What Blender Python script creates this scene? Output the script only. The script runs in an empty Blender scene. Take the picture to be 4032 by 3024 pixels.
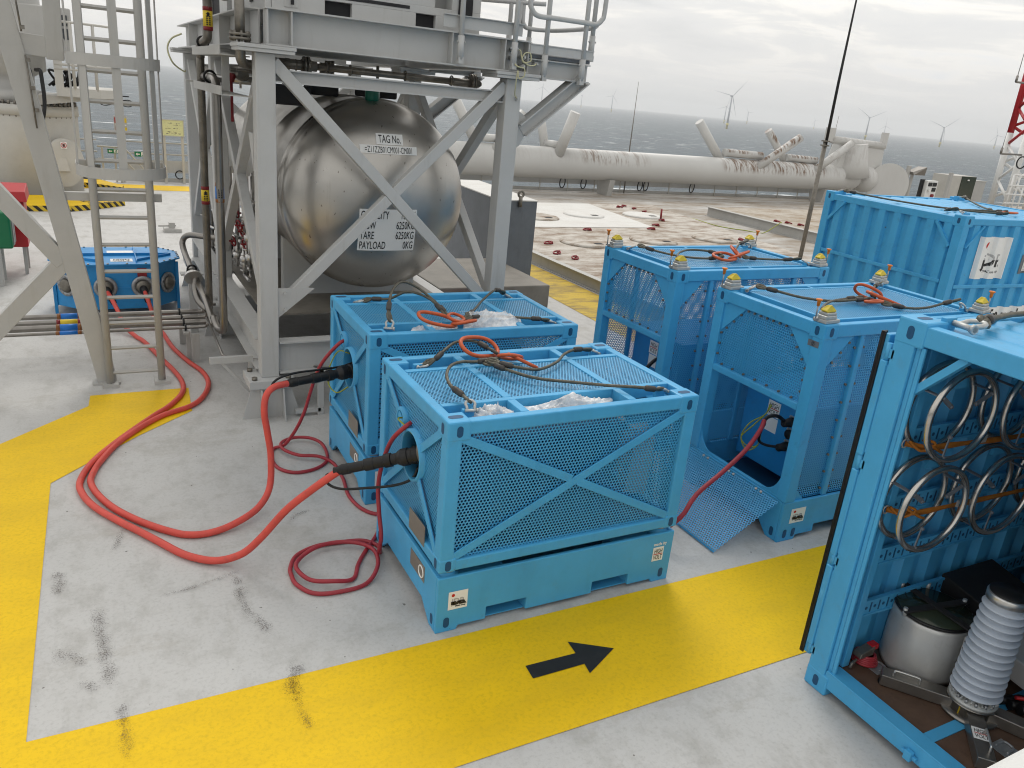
import bpy, bmesh, math, random
from mathutils import Vector as V, Matrix, Euler
R = math.radians
sc = bpy.context.scene
COL = sc.collection
random.seed(7)

# ---------------------------------------------------------------- camera
cam = bpy.data.cameras.new("camera")
cam.lens = 27.77
cam.sensor_width = 36
cam.clip_start = 0.05
cam.clip_end = 60000
co = bpy.data.objects.new("camera", cam)
COL.objects.link(co)
sc.camera = co
YAW, PIT, ROL = 0.50482977, 0.34796328, -0.09456129
_f = V((math.sin(YAW) * math.cos(PIT), math.cos(YAW) * math.cos(PIT), -math.sin(PIT)))
_r = V((math.cos(YAW), -math.sin(YAW), 0))
_d = _f.cross(_r)
_c, _s = math.cos(ROL), math.sin(ROL)
_r2 = _r * _c + _d * _s
_d2 = _d * _c - _r * _s
M = Matrix((_r2, -_d2, -_f)).transposed().to_4x4()
M.translation = V((0, 0, 3.4))
co.matrix_world = M

# ---------------------------------------------------------------- sky, sun, exposure
w = bpy.data.worlds.new("World")
sc.world = w
w.use_nodes = True
nt = w.node_tree
nt.nodes.clear()


def N(nt, t, **k):
    n = nt.nodes.new(t)
    for a, b in k.items():
        if a == 'i':
            for q, r in b.items():
                n.inputs[q].default_value = r
        else:
            setattr(n, a, b)
    return n


def ramp(nt, src, stops, interp='LINEAR'):
    r = nt.nodes.new('ShaderNodeValToRGB')
    r.color_ramp.interpolation = interp
    e = r.color_ramp.elements
    while len(e) < len(stops):
        e.new(0.5)
    for x, (p, c) in zip(e, stops):
        x.position = p
        x.color = (*c, 1) if len(c) == 3 else c
    nt.links.new(src, r.inputs[0])
    return r


SUN_EL, SUN_AZ = 48, 20     # azimuth measured from +Y towards +X
sky = N(nt, 'ShaderNodeTexSky', sky_type='NISHITA', sun_disc=False, sun_elevation=R(SUN_EL), sun_rotation=R(SUN_AZ))
sky.air_density = 1.5
sky.dust_density = 4.0
tc = N(nt, 'ShaderNodeTexCoord')
sep = N(nt, 'ShaderNodeSeparateXYZ')
nt.links.new(tc.outputs['Generated'], sep.inputs[0])
# cloud layer: project the view direction on a flat cloud deck
mx = N(nt, 'ShaderNodeMath', operation='MAXIMUM', i={1: 0.0})
nt.links.new(sep.outputs['Z'], mx.inputs[0])
ad = N(nt, 'ShaderNodeMath', operation='ADD', i={1: 0.10})
nt.links.new(mx.outputs[0], ad.inputs[0])
dv = N(nt, 'ShaderNodeVectorMath', operation='DIVIDE')
cb = N(nt, 'ShaderNodeCombineXYZ')
for q in range(3):
    nt.links.new(ad.outputs[0], cb.inputs[q])
nt.links.new(tc.outputs['Generated'], dv.inputs[0])
nt.links.new(cb.outputs[0], dv.inputs[1])
mp = N(nt, 'ShaderNodeMapping')
mp.inputs['Scale'].default_value = (0.9, 1.25, 0)
mp.inputs['Rotation'].default_value = (0, 0, 0.8)
mp.inputs['Location'].default_value = (3.3, 1.2, 0)
nt.links.new(dv.outputs[0], mp.inputs[0])
n1 = N(nt, 'ShaderNodeTexNoise', i={'Scale': 1.05, 'Detail': 9.0, 'Roughness': 0.6, 'Distortion': 0.5})
nt.links.new(mp.outputs[0], n1.inputs['Vector'])
cl = ramp(nt, n1.outputs['Fac'], [(0.30, (0.49, 0.50, 0.51)), (0.42, (0.58, 0.582, 0.585)), (0.50, (0.62, 0.617, 0.607)), (0.57, (0.78, 0.755, 0.71)), (0.65, (0.70, 0.71, 0.72)), (0.74, (0.52, 0.60, 0.69))])
# pale band at the horizon
hz = ramp(nt, sep.outputs['Z'], [(0.0, (1, 1, 1)), (0.02, (0.85, 0.85, 0.85)), (0.16, (0, 0, 0))])
mh = N(nt, 'ShaderNodeMix', data_type='RGBA')
nt.links.new(hz.outputs[0], mh.inputs[0])
nt.links.new(cl.outputs[0], mh.inputs[6])
mh.inputs[7].default_value = (0.535, 0.53, 0.525, 1)
# a brighter side of the overcast, towards the left of the view
dt = N(nt, 'ShaderNodeVectorMath', operation='DOT_PRODUCT')
dt.inputs[1].default_value = (-0.2, 0.95, 0.35)
nt.links.new(tc.outputs['Generated'], dt.inputs[0])
br = ramp(nt, dt.outputs['Value'], [(0.80, (1, 1, 1)), (1.0, (1.18, 1.17, 1.15))])
mb = N(nt, 'ShaderNodeMix', data_type='RGBA', blend_type='MULTIPLY')
mb.inputs[0].default_value = 1
nt.links.new(mh.outputs[2], mb.inputs[6])
nt.links.new(br.outputs[0], mb.inputs[7])
sk = N(nt, 'ShaderNodeMix', data_type='RGBA', blend_type='MULTIPLY')
sk.inputs[0].default_value = 1
sk.inputs[7].default_value = (0.10, 0.10, 0.10, 1)
nt.links.new(sky.outputs[0], sk.inputs[6])
ms = N(nt, 'ShaderNodeMix', data_type='RGBA')
ms.inputs[0].default_value = 0.96
nt.links.new(sk.outputs[2], ms.inputs[6])
nt.links.new(mb.outputs[2], ms.inputs[7])
bg = N(nt, 'ShaderNodeBackground', i={'Strength': 1.0})
nt.links.new(ms.outputs[2], bg.inputs[0])
wo = N(nt, 'ShaderNodeOutputWorld')
nt.links.new(bg.outputs[0], wo.inputs[0])

sl = bpy.data.lights.new("sun", 'SUN')
sl.energy = 0.9
sl.angle = R(22)
sl.color = (1.0, 0.97, 0.92)
so = bpy.data.objects.new("sun", sl)
COL.objects.link(so)
so.location = (0, 0, 30)
_sd = V((math.sin(R(SUN_AZ)) * math.cos(R(SUN_EL)), math.cos(R(SUN_AZ)) * math.cos(R(SUN_EL)), math.sin(R(SUN_EL))))
so.rotation_euler = _sd.to_track_quat('Z', 'Y').to_euler()

sc.view_settings.view_transform = 'Standard'
sc.view_settings.look = 'None'
sc.view_settings.exposure = 0.62
sc.view_settings.gamma = 1
sc.render.engine = 'CYCLES'
sc.cycles.transparent_max_bounces = 24
sc.cycles.max_bounces = 8
sc.cycles.volume_bounces = 1
sc.cycles.filter_width = 1.1

# ---------------------------------------------------------------- materials
MATS = {}


def mat_base(name):
    m = bpy.data.materials.new(name)
    m.use_nodes = True
    t = m.node_tree
    b = t.nodes['Principled BSDF']
    MATS[name] = m
    return m, t, b


def noise(t, scale, detail=4, rough=0.6, coord='Object', stretch=None):
    c = N(t, 'ShaderNodeTexCoord')
    n = N(t, 'ShaderNodeTexNoise', i={'Scale': scale, 'Detail': detail, 'Roughness': rough})
    if stretch:
        mp = N(t, 'ShaderNodeMapping')
        mp.inputs['Scale'].default_value = stretch
        t.links.new(c.outputs[coord], mp.inputs[0])
        t.links.new(mp.outputs[0], n.inputs['Vector'])
    else:
        t.links.new(c.outputs[coord], n.inputs['Vector'])
    return n.outputs['Fac']


def mixc(t, fac, a, b, mode='MIX'):
    m = N(t, 'ShaderNodeMix', data_type='RGBA', blend_type=mode)
    for s, v in ((0, fac), (6, a), (7, b)):
        if isinstance(v, (tuple, list)):
            m.inputs[s].default_value = (*v[:3], 1)
        elif isinstance(v, (int, float)):
            m.inputs[s].default_value = v
        else:
            t.links.new(v, m.inputs[s])
    return m.outputs[2]


def bump(t, b, src, strength=0.2, dist=0.01):
    n = N(t, 'ShaderNodeBump', i={'Strength': strength, 'Distance': dist})
    t.links.new(src, n.inputs['Height'])
    t.links.new(n.outputs[0], b.inputs['Normal'])


def paint(name, col, rough=0.45, var=0.12, dirt=None, dirt_amt=0.5, scale=3.0, metal=0.0, bmp=0.05, fine=60, streak=False, spec=0.4, chips=None):
    m, t, b = mat_base(name)
    lo = tuple(c * (1 - var) for c in col)
    hi = tuple(min(1, c * (1 + var)) for c in col)
    f = noise(t, scale, 5, 0.65)
    c = mixc(t, ramp(t, f, [(0.3, (0, 0, 0)), (0.7, (1, 1, 1))]).outputs[0], lo, hi)
    if dirt:
        d = noise(t, scale * 2.3, 7, 0.7, stretch=(2.0, 2.0, 0.25) if streak else None)
        k = ramp(t, d, [(0.56, (0, 0, 0)), (0.74, (dirt_amt,) * 3)])
        c = mixc(t, k.outputs[0], c, dirt)
    if chips:
        g = noise(t, 1.6, 6, 0.7, stretch=(1.5, 1.5, 0.3))
        c = mixc(t, ramp(t, g, [(0.50, (0, 0, 0)), (0.72, (0.30,) * 3)]).outputs[0], c, tuple(x * 0.62 for x in col))
        h = noise(t, 15, 6, 0.72)
        c = mixc(t, ramp(t, h, [(0.685, (0, 0, 0)), (0.70, (0.8,) * 3)]).outputs[0], c, chips)
        h2 = noise(t, 6, 5, 0.7, stretch=(3.0, 3.0, 0.6))
        c = mixc(t, ramp(t, h2, [(0.66, (0, 0, 0)), (0.72, (0.35,) * 3)]).outputs[0], c, tuple(min(1, x * 1.25 + 0.05) for x in col))
    t.links.new(c, b.inputs['Base Color'])
    b.inputs['Roughness'].default_value = rough
    b.inputs['Metallic'].default_value = metal
    b.inputs['Specular IOR Level'].default_value = spec
    if bmp:
        bump(t, b, noise(t, fine, 3), bmp, 0.004)
    return m


BLUE = (0.065, 0.36, 0.64)
BLUE2 = (0.055, 0.35, 0.64)
paint('light blue paint', BLUE, 0.45, 0.06, (0.10, 0.26, 0.40), 0.4, 4, chips=(0.09, 0.10, 0.11))
paint('strong blue paint', BLUE2, 0.45, 0.06, (0.04, 0.17, 0.35), 0.4, 4, chips=(0.08, 0.10, 0.12))
paint('deep blue paint', (0.02, 0.25, 0.57), 0.4, 0.08, (0.05, 0.12, 0.25), 0.3, 4)
paint('shaded inner blue', (0.006, 0.07, 0.17), 0.5, 0.1)  # blue with the shade of interiors and holes painted in
paint('grey steel paint', (0.46, 0.462, 0.452), 0.5, 0.05, (0.30, 0.28, 0.25), 0.35, 2, streak=True)
paint('warm grey paint', (0.42, 0.415, 0.395), 0.5, 0.06, (0.30, 0.28, 0.24), 0.35, 2, streak=True)
paint('cream paint', (0.48, 0.465, 0.425), 0.5, 0.06, (0.40, 0.35, 0.27), 0.3, 2)
paint('white paint', (0.74, 0.74, 0.72), 0.5, 0.05, (0.5, 0.48, 0.45), 0.3)
paint('dark grey box', (0.13, 0.145, 0.165), 0.5, 0.12, (0.08, 0.085, 0.09), 0.5, 3, streak=True)
paint('galvanised', (0.34, 0.35, 0.36), 0.45, 0.2, None, 0, 20, metal=0.7)
paint('zinc cast', (0.45, 0.46, 0.45), 0.5, 0.15, (0.25, 0.25, 0.24), 0.5, 25, metal=0.5)
paint('old steel', (0.20, 0.185, 0.16), 0.45, 0.25, (0.10, 0.075, 0.05), 0.6, 9, metal=0.75)
paint('stainless', (0.55, 0.54, 0.52), 0.33, 0.1, (0.35, 0.33, 0.30), 0.5, 6, metal=0.9)
paint('ring steel', (0.50, 0.475, 0.44), 0.24, 0.1, (0.22, 0.20, 0.17), 0.4, 6, metal=0.95)
paint('dull steel', (0.25, 0.235, 0.215), 0.32, 0.12, (0.22, 0.20, 0.17), 0.5, 6, metal=0.85)
paint('black rubber', (0.009, 0.009, 0.0095), 0.45, 0.3, (0.03, 0.03, 0.03), 0.3, 8, spec=0.35)
paint('black paint', (0.012, 0.012, 0.013), 0.6, 0.3, (0.035, 0.033, 0.03), 0.5, 9)
paint('dark gap', (0.02, 0.02, 0.022), 0.8, 0.2)  # near-black: painted shade of openings, also plain dark parts
paint('red cable', (0.60, 0.075, 0.055), 0.5, 0.1, (0.33, 0.07, 0.06), 0.6, 7, bmp=0.12, fine=25, chips=(0.30, 0.12, 0.10))
paint('dark red cable', (0.33, 0.028, 0.04), 0.42, 0.12, (0.2, 0.03, 0.035), 0.4, 5)
paint('red paint', (0.42, 0.012, 0.018), 0.4, 0.1, (0.2, 0.02, 0.02), 0.4)
paint('rust red', (0.22, 0.016, 0.02), 0.5, 0.2, (0.12, 0.02, 0.02), 0.5, 12)
paint('orange link', (0.50, 0.09, 0.025), 0.45, 0.15, (0.22, 0.05, 0.025), 0.6, 14)
paint('orange strap', (0.34, 0.115, 0.008), 0.7, 0.15, (0.25, 0.09, 0.02), 0.5, 20)
paint('orange plastic', (0.70, 0.20, 0.025), 0.4, 0.05)
paint('yellow cone', (0.60, 0.46, 0.035), 0.5, 0.1, (0.35, 0.27, 0.04), 0.4, 20)
paint('wire rope', (0.105, 0.098, 0.075), 0.5, 0.25, (0.045, 0.042, 0.035), 0.6, 30, metal=0.35)
paint('sleeve', (0.055, 0.05, 0.045), 0.5, 0.2, None, 0, 20, metal=0.3)
paint('green paint', (0.008, 0.15, 0.06), 0.4, 0.08)
paint('sign green', (0.0, 0.17, 0.06), 0.4, 0.03)
paint('sticker white', (0.80, 0.80, 0.78), 0.4, 0.03)
paint('sticker black', (0.015, 0.015, 0.016), 0.4, 0.03)
paint('sticker red', (0.5, 0.015, 0.012), 0.4, 0.03)
paint('sticker grey', (0.42, 0.42, 0.42), 0.4, 0.03)
paint('tape yellow', (0.72, 0.53, 0.03), 0.45, 0.05)
paint('tape blue', (0.01, 0.16, 0.55), 0.45, 0.05)
paint('tape brown', (0.24, 0.095, 0.03), 0.5, 0.05)
paint('name plate', (0.24, 0.22, 0.19), 0.4, 0.06, (0.14, 0.12, 0.1), 0.4, 30, metal=0.4)
paint('insulator grey', (0.44, 0.49, 0.56), 0.38, 0.04)
paint('drum cover', (0.50, 0.50, 0.485), 0.40, 0.06, (0.36, 0.35, 0.33), 0.5, 5, metal=0.45, bmp=0.6, fine=7)
paint('dark glass', (0.03, 0.04, 0.025), 0.12, 0.1)
paint('window glass', (0.05, 0.055, 0.06), 0.1, 0.1)
paint('plywood', (0.095, 0.056, 0.037), 0.55, 0.25, (0.03, 0.02, 0.015), 0.5, 6)
paint('map board', (0.68, 0.68, 0.36), 0.5, 0.04, (0.3, 0.32, 0.2), 0.5, 9)
paint('green ball', (0.0, 0.11, 0.07), 0.35, 0.05)
paint('turbine white', (0.40, 0.42, 0.46), 0.5, 0.02, bmp=0)
paint('turbine yellow', (0.55, 0.45, 0.05), 0.5, 0.02, bmp=0)
paint('earth wire', (0.30, 0.33, 0.03), 0.5, 0.3, (0.05, 0.12, 0.03), 0.8, 60)
paint('pale earth wire', (0.50, 0.48, 0.30), 0.5, 0.1)
paint('dark floor plate', (0.18, 0.165, 0.14), 0.6, 0.2, (0.09, 0.075, 0.06), 0.6, 2)

# paint with rust and scrapes: the spare tubular
m, t, b = mat_base('worn white tube')
f = noise(t, 0.7, 5)
c = mixc(t, f, (0.50, 0.495, 0.475), (0.60, 0.595, 0.575))
rs = noise(t, 2.4, 9, 0.74, stretch=(3.2, 0.5, 0.6))
tcw = N(t, 'ShaderNodeTexCoord')
sxw = N(t, 'ShaderNodeSeparateXYZ')
t.links.new(tcw.outputs['Object'], sxw.inputs[0])
mrw = N(t, 'ShaderNodeMapRange', i={1: -12.0, 2: 12.0, 3: 0.0, 4: 1.0})
t.links.new(sxw.outputs['X'], mrw.inputs[0])
# the lengths where slings and clamps wore through the paint
where = ramp(t, mrw.outputs[0], [(0.0, (0, 0, 0)), (0.28, (0.1,) * 3), (0.31, (0.75,) * 3), (0.40, (0.5,) * 3), (0.43, (0, 0, 0)), (0.58, (0, 0, 0)), (0.60, (1, 1, 1)), (0.83, (1, 1, 1)), (0.85, (0.2,) * 3)]).outputs[0]
mm = N(t, 'ShaderNodeMath', operation='MULTIPLY')
t.links.new(ramp(t, rs, [(0.47, (0, 0, 0)), (0.58, (1, 1, 1))]).outputs[0], mm.inputs[0])
t.links.new(where, mm.inputs[1])
# scrapes only on the upper side, where lifting gear rubbed
gm = N(t, 'ShaderNodeNewGeometry')
sx = N(t, 'ShaderNodeSeparateXYZ')
t.links.new(gm.outputs['Normal'], sx.inputs[0])
m2 = N(t, 'ShaderNodeMath', operation='MULTIPLY')
t.links.new(mm.outputs[0], m2.inputs[0])
t.links.new(ramp(t, sx.outputs['Z'], [(-0.05, (0, 0, 0)), (0.35, (1, 1, 1))]).outputs[0], m2.inputs[1])
c = mixc(t, m2.outputs[0], c, (0.16, 0.095, 0.055))
t.links.new(c, b.inputs['Base Color'])
b.inputs['Roughness'].default_value = 0.5

# stainless tank shell
m, t, b = mat_base('tank steel')
f = noise(t, 1.1, 5, 0.6)
c = mixc(t, f, (0.33, 0.315, 0.29), (0.54, 0.52, 0.485))
st = noise(t, 5.0, 8, 0.7, stretch=(3.0, 1.0, 0.2))
c = mixc(t, ramp(t, st, [(0.60, (0, 0, 0)), (0.78, (0.45,) * 3)]).outputs[0], c, (0.22, 0.19, 0.15))
sp = noise(t, 26, 3, 0.5, stretch=(1.0, 1.0, 0.5))
c = mixc(t, ramp(t, sp, [(0.70, (0, 0, 0)), (0.73, (0.8,) * 3)]).outputs[0], c, (0.13, 0.11, 0.09))
t.links.new(c, b.inputs['Base Color'])
b.inputs['Metallic'].default_value = 0.92
rr = ramp(t, noise(t, 2.5, 5), [(0.3, (0.26,) * 3), (0.7, (0.40,) * 3)])
t.links.new(rr.outputs[0], b.inputs['Roughness'])
bump(t, b, noise(t, 2.0, 3), 0.10, 0.05)

# painted deck: pale non-skid with wear
m, t, b = mat_base('deck paint')
a = noise(t, 0.35, 6, 0.6)
c = mixc(t, ramp(t, a, [(0.3, (0, 0, 0)), (0.7, (1, 1, 1))]).outputs[0], (0.465, 0.46, 0.445), (0.535, 0.53, 0.515))
a2 = noise(t, 2.6, 8, 0.72, stretch=(1.6, 1.0, 1.0))
c = mixc(t, ramp(t, a2, [(0.48, (0, 0, 0)), (0.74, (0.75,) * 3)]).outputs[0], c, (0.33, 0.32, 0.295))
a6 = noise(t, 0.8, 7, 0.75, stretch=(0.7, 1.3, 1))
c = mixc(t, ramp(t, a6, [(0.55, (0, 0, 0)), (0.60, (0.22,) * 3), (0.66, (0, 0, 0))]).outputs[0], c, (0.30, 0.27, 0.22))
a3 = noise(t, 38, 5, 0.7)
c = mixc(t, ramp(t, a3, [(0.50, (0, 0, 0)), (0.70, (0.42,) * 3)]).outputs[0], c, (0.31, 0.305, 0.29))
a5 = noise(t, 23, 2, 0.4)
c = mixc(t, ramp(t, a5, [(0.765, (0, 0, 0)), (0.785, (0.8,) * 3)]).outputs[0], c, (0.10, 0.09, 0.08))
# brown run-off on the seaward half of the deck
sx = N(t, 'ShaderNodeSeparateXYZ')
tcd = N(t, 'ShaderNodeTexCoord')
t.links.new(tcd.outputs['Object'], sx.inputs[0])
mr = N(t, 'ShaderNodeMapRange', i={1: 6.6, 2: 17.0, 3: 0.0, 4: 1.0})
t.links.new(sx.outputs['X'], mr.inputs[0])
a4 = noise(t, 0.9, 8, 0.7, stretch=(0.5, 1.6, 1))
mu = N(t, 'ShaderNodeMath', operation='MULTIPLY')
t.links.new(ramp(t, a4, [(0.36, (0, 0, 0)), (0.62, (0.9,) * 3)]).outputs[0], mu.inputs[0])
t.links.new(mr.outputs[0], mu.inputs[1])
c = mixc(t, mu.outputs[0], c, (0.22, 0.17, 0.115))
t.links.new(c, b.inputs['Base Color'])
b.inputs['Roughness'].default_value = 0.65
b.inputs['Specular IOR Level'].default_value = 0.25
bump(t, b, noise(t, 140, 3), 0.22, 0.003)


def deckpaint(name, col, dark, stain, amt):
    m, t, b = mat_base(name)
    c = mixc(t, noise(t, 1.5, 6, 0.65), col, dark)
    c = mixc(t, ramp(t, noise(t, 38, 5, 0.7), [(0.48, (0, 0, 0)), (0.70, (0.6,) * 3)]).outputs[0], c, tuple(x * 0.75 for x in dark))
    c = mixc(t, ramp(t, noise(t, 1.5, 9, 0.74, stretch=(0.8, 1.9, 1)), [(0.43, (0, 0, 0)), (0.62, (amt,) * 3)]).outputs[0], c, stain)
    t.links.new(c, b.inputs['Base Color'])
    b.inputs['Roughness'].default_value = 0.6
    b.inputs['Specular IOR Level'].default_value = 0.22
    bump(t, b, noise(t, 140, 3), 0.2, 0.003)


deckpaint('yellow deck paint', (0.85, 0.56, 0.005), (0.74, 0.47, 0.005), (0.60, 0.39, 0.015), 0.35)
deckpaint('worn yellow paint', (0.62, 0.43, 0.03), (0.50, 0.34, 0.03), (0.20, 0.14, 0.05), 0.9)
deckpaint('hatch paint', (0.60, 0.575, 0.535), (0.42, 0.38, 0.32), (0.20, 0.135, 0.085), 1.0)
deckpaint('hatch dirty', (0.50, 0.47, 0.42), (0.40, 0.35, 0.28), (0.24, 0.17, 0.10), 0.95)
deckpaint('hatch clean', (0.68, 0.675, 0.65), (0.62, 0.61, 0.58), (0.50, 0.47, 0.42), 0.4)

# hazard stripes across a step edge
m, t, b = mat_base('hazard stripes')
tcx = N(t, 'ShaderNodeTexCoord')
sx = N(t, 'ShaderNodeSeparateXYZ')
t.links.new(tcx.outputs['UV'], sx.inputs[0])
ma = N(t, 'ShaderNodeMath', operation='ADD')
t.links.new(sx.outputs['X'], ma.inputs[0])
t.links.new(sx.outputs['Y'], ma.inputs[1])
ml = N(t, 'ShaderNodeMath', operation='MULTIPLY', i={1: 5.2})
t.links.new(ma.outputs[0], ml.inputs[0])
mf = N(t, 'ShaderNodeMath', operation='FRACT')
t.links.new(ml.outputs[0], mf.inputs[0])
mg = N(t, 'ShaderNodeMath', operation='GREATER_THAN', i={1: 0.5})
t.links.new(mf.outputs[0], mg.inputs[0])
t.links.new(mixc(t, mg.outputs[0], (0.014, 0.013, 0.012), (0.62, 0.44, 0.03)), b.inputs['Base Color'])
b.inputs['Roughness'].default_value = 0.6


def perforated(name, col, pitch, hole, rough=0.42):
    """sheet metal with a hexagonal field of round holes; UV is in metres"""
    m, t, b = mat_base(name)
    c = mixc(t, noise(t, 3, 4), tuple(x * 0.93 for x in col), tuple(x * 1.06 for x in col))
    t.links.new(c, b.inputs['Base Color'])
    b.inputs['Roughness'].default_value = rough
    tcx = N(t, 'ShaderNodeTexCoord')
    k = math.sqrt(3)
    ds = []
    for off in (0.0, 0.5):
        mp = N(t, 'ShaderNodeMapping')
        mp.inputs['Scale'].default_value = (1 / pitch, 1 / pitch / k, 0)
        mp.inputs['Location'].default_value = (off, off, 0)
        t.links.new(tcx.outputs['UV'], mp.inputs[0])
        fr = N(t, 'ShaderNodeVectorMath', operation='FRACTION')
        t.links.new(mp.outputs[0], fr.inputs[0])
        sb = N(t, 'ShaderNodeVectorMath', operation='SUBTRACT')
        sb.inputs[1].default_value = (0.5, 0.5, 0)
        t.links.new(fr.outputs[0], sb.inputs[0])
        mu = N(t, 'ShaderNodeVectorMath', operation='MULTIPLY')
        mu.inputs[1].default_value = (1, k, 0)
        t.links.new(sb.outputs[0], mu.inputs[0])
        le = N(t, 'ShaderNodeVectorMath', operation='LENGTH')
        t.links.new(mu.outputs[0], le.inputs[0])
        ds.append(le.outputs['Value'])
    mn = N(t, 'ShaderNodeMath', operation='MINIMUM')
    t.links.new(ds[0], mn.inputs[0])
    t.links.new(ds[1], mn.inputs[1])
    lt = N(t, 'ShaderNodeMath', operation='LESS_THAN', i={1: hole / pitch})
    t.links.new(mn.outputs[0], lt.inputs[0])
    tr = N(t, 'ShaderNodeBsdfTransparent')
    mxs = N(t, 'ShaderNodeMixShader')
    t.links.new(lt.outputs[0], mxs.inputs[0])
    t.links.new(b.outputs[0], mxs.inputs[1])
    t.links.new(tr.outputs[0], mxs.inputs[2])
    t.links.new(mxs.outputs[0], t.nodes['Material Output'].inputs[0])


perforated('light blue perforated sheet', BLUE, 0.0250, 0.0089)
perforated('blue perforated sheet', BLUE2, 0.0250, 0.0089)

# plastic film
m, t, b = mat_base('clear film')
b.inputs['Base Color'].default_value = (0.88, 0.88, 0.88, 1)
b.inputs['Roughness'].default_value = 0.3
tr = N(t, 'ShaderNodeBsdfTransparent')
mxs = N(t, 'ShaderNodeMixShader')
t.links.new(ramp(t, noise(t, 7, 5), [(0.35, (0.35,) * 3), (0.65, (0.92,) * 3)]).outputs[0], mxs.inputs[0])
t.links.new(b.outputs[0], mxs.inputs[2])
t.links.new(tr.outputs[0], mxs.inputs[1])
t.links.new(mxs.outputs[0], t.nodes['Material Output'].inputs[0])

# rubbed-in tyre dirt on the deck
m, t, b = mat_base('scuff dirt')
b.inputs['Base Color'].default_value = (0.07, 0.05, 0.04, 1)
b.inputs['Roughness'].default_value = 0.8
tcx = N(t, 'ShaderNodeTexCoord')
sx = N(t, 'ShaderNodeSeparateXYZ')
t.links.new(tcx.outputs['UV'], sx.inputs[0])
edge = ramp(t, sx.outputs['Y'], [(0.0, (0, 0, 0)), (0.5, (1, 1, 1)), (1.0, (0, 0, 0))])
ends = ramp(t, sx.outputs['X'], [(0.0, (0, 0, 0)), (0.25, (1, 1, 1)), (0.8, (1, 1, 1)), (1.0, (0, 0, 0))])
nn = ramp(t, noise(t, 105, 4, 0.8), [(0.42, (0.0,) * 3), (0.62, (1, 1, 1))]).outputs[0]
n2 = ramp(t, noise(t, 10, 4, 0.6), [(0.3, (0.2,) * 3), (0.7, (0.75,) * 3)]).outputs[0]
e1 = N(t, 'ShaderNodeMath', operation='MULTIPLY')
t.links.new(edge.outputs[0], e1.inputs[0])
t.links.new(ends.outputs[0], e1.inputs[1])
e2 = N(t, 'ShaderNodeMath', operation='MULTIPLY')
t.links.new(nn, e2.inputs[0])
t.links.new(n2, e2.inputs[1])
e3 = N(t, 'ShaderNodeMath', operation='MULTIPLY')
t.links.new(e1.outputs[0], e3.inputs[0])
t.links.new(e2.outputs[0], e3.inputs[1])
fac = ramp(t, e3.outputs[0], [(0.14, (0, 0, 0)), (0.36, (0.60,) * 3)])
tr = N(t, 'ShaderNodeBsdfTransparent')
mxs = N(t, 'ShaderNodeMixShader')
t.links.new(fac.outputs[0], mxs.inputs[0])
t.links.new(tr.outputs[0], mxs.inputs[1])
t.links.new(b.outputs[0], mxs.inputs[2])
t.links.new(mxs.outputs[0], t.nodes['Material Output'].inputs[0])

# sea
m, t, b = mat_base('sea water')
wv = noise(t, 0.030, 10, 0.66, stretch=(0.7, 1.5, 1))
w2 = noise(t, 0.055, 7, 0.62, stretch=(0.6, 1.6, 1))
c = mixc(t, ramp(t, wv, [(0.35, (0, 0, 0)), (0.65, (1, 1, 1))]).outputs[0], (0.008, 0.024, 0.038), (0.048, 0.085, 0.108))  # wave light and dark put into the colour, besides the bump
foam = N(t, 'ShaderNodeMath', operation='MULTIPLY')
t.links.new(ramp(t, w2, [(0.60, (0, 0, 0)), (0.65, (1, 1, 1))]).outputs[0], foam.inputs[0])
t.links.new(ramp(t, noise(t, 0.02, 4, 0.6, stretch=(1, 1.5, 1)), [(0.42, (0, 0, 0)), (0.52, (1, 1, 1))]).outputs[0], foam.inputs[1])
c = mixc(t, foam.outputs[0], c, (0.62, 0.65, 0.66))
t.links.new(c, b.inputs['Base Color'])
b.inputs['Roughness'].default_value = 0.4
b.inputs['Specular IOR Level'].default_value = 0.14
bump(t, b, wv, 0.9, 6.0)

# ---------------------------------------------------------------- mesh helpers
ROOT = {}


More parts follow.
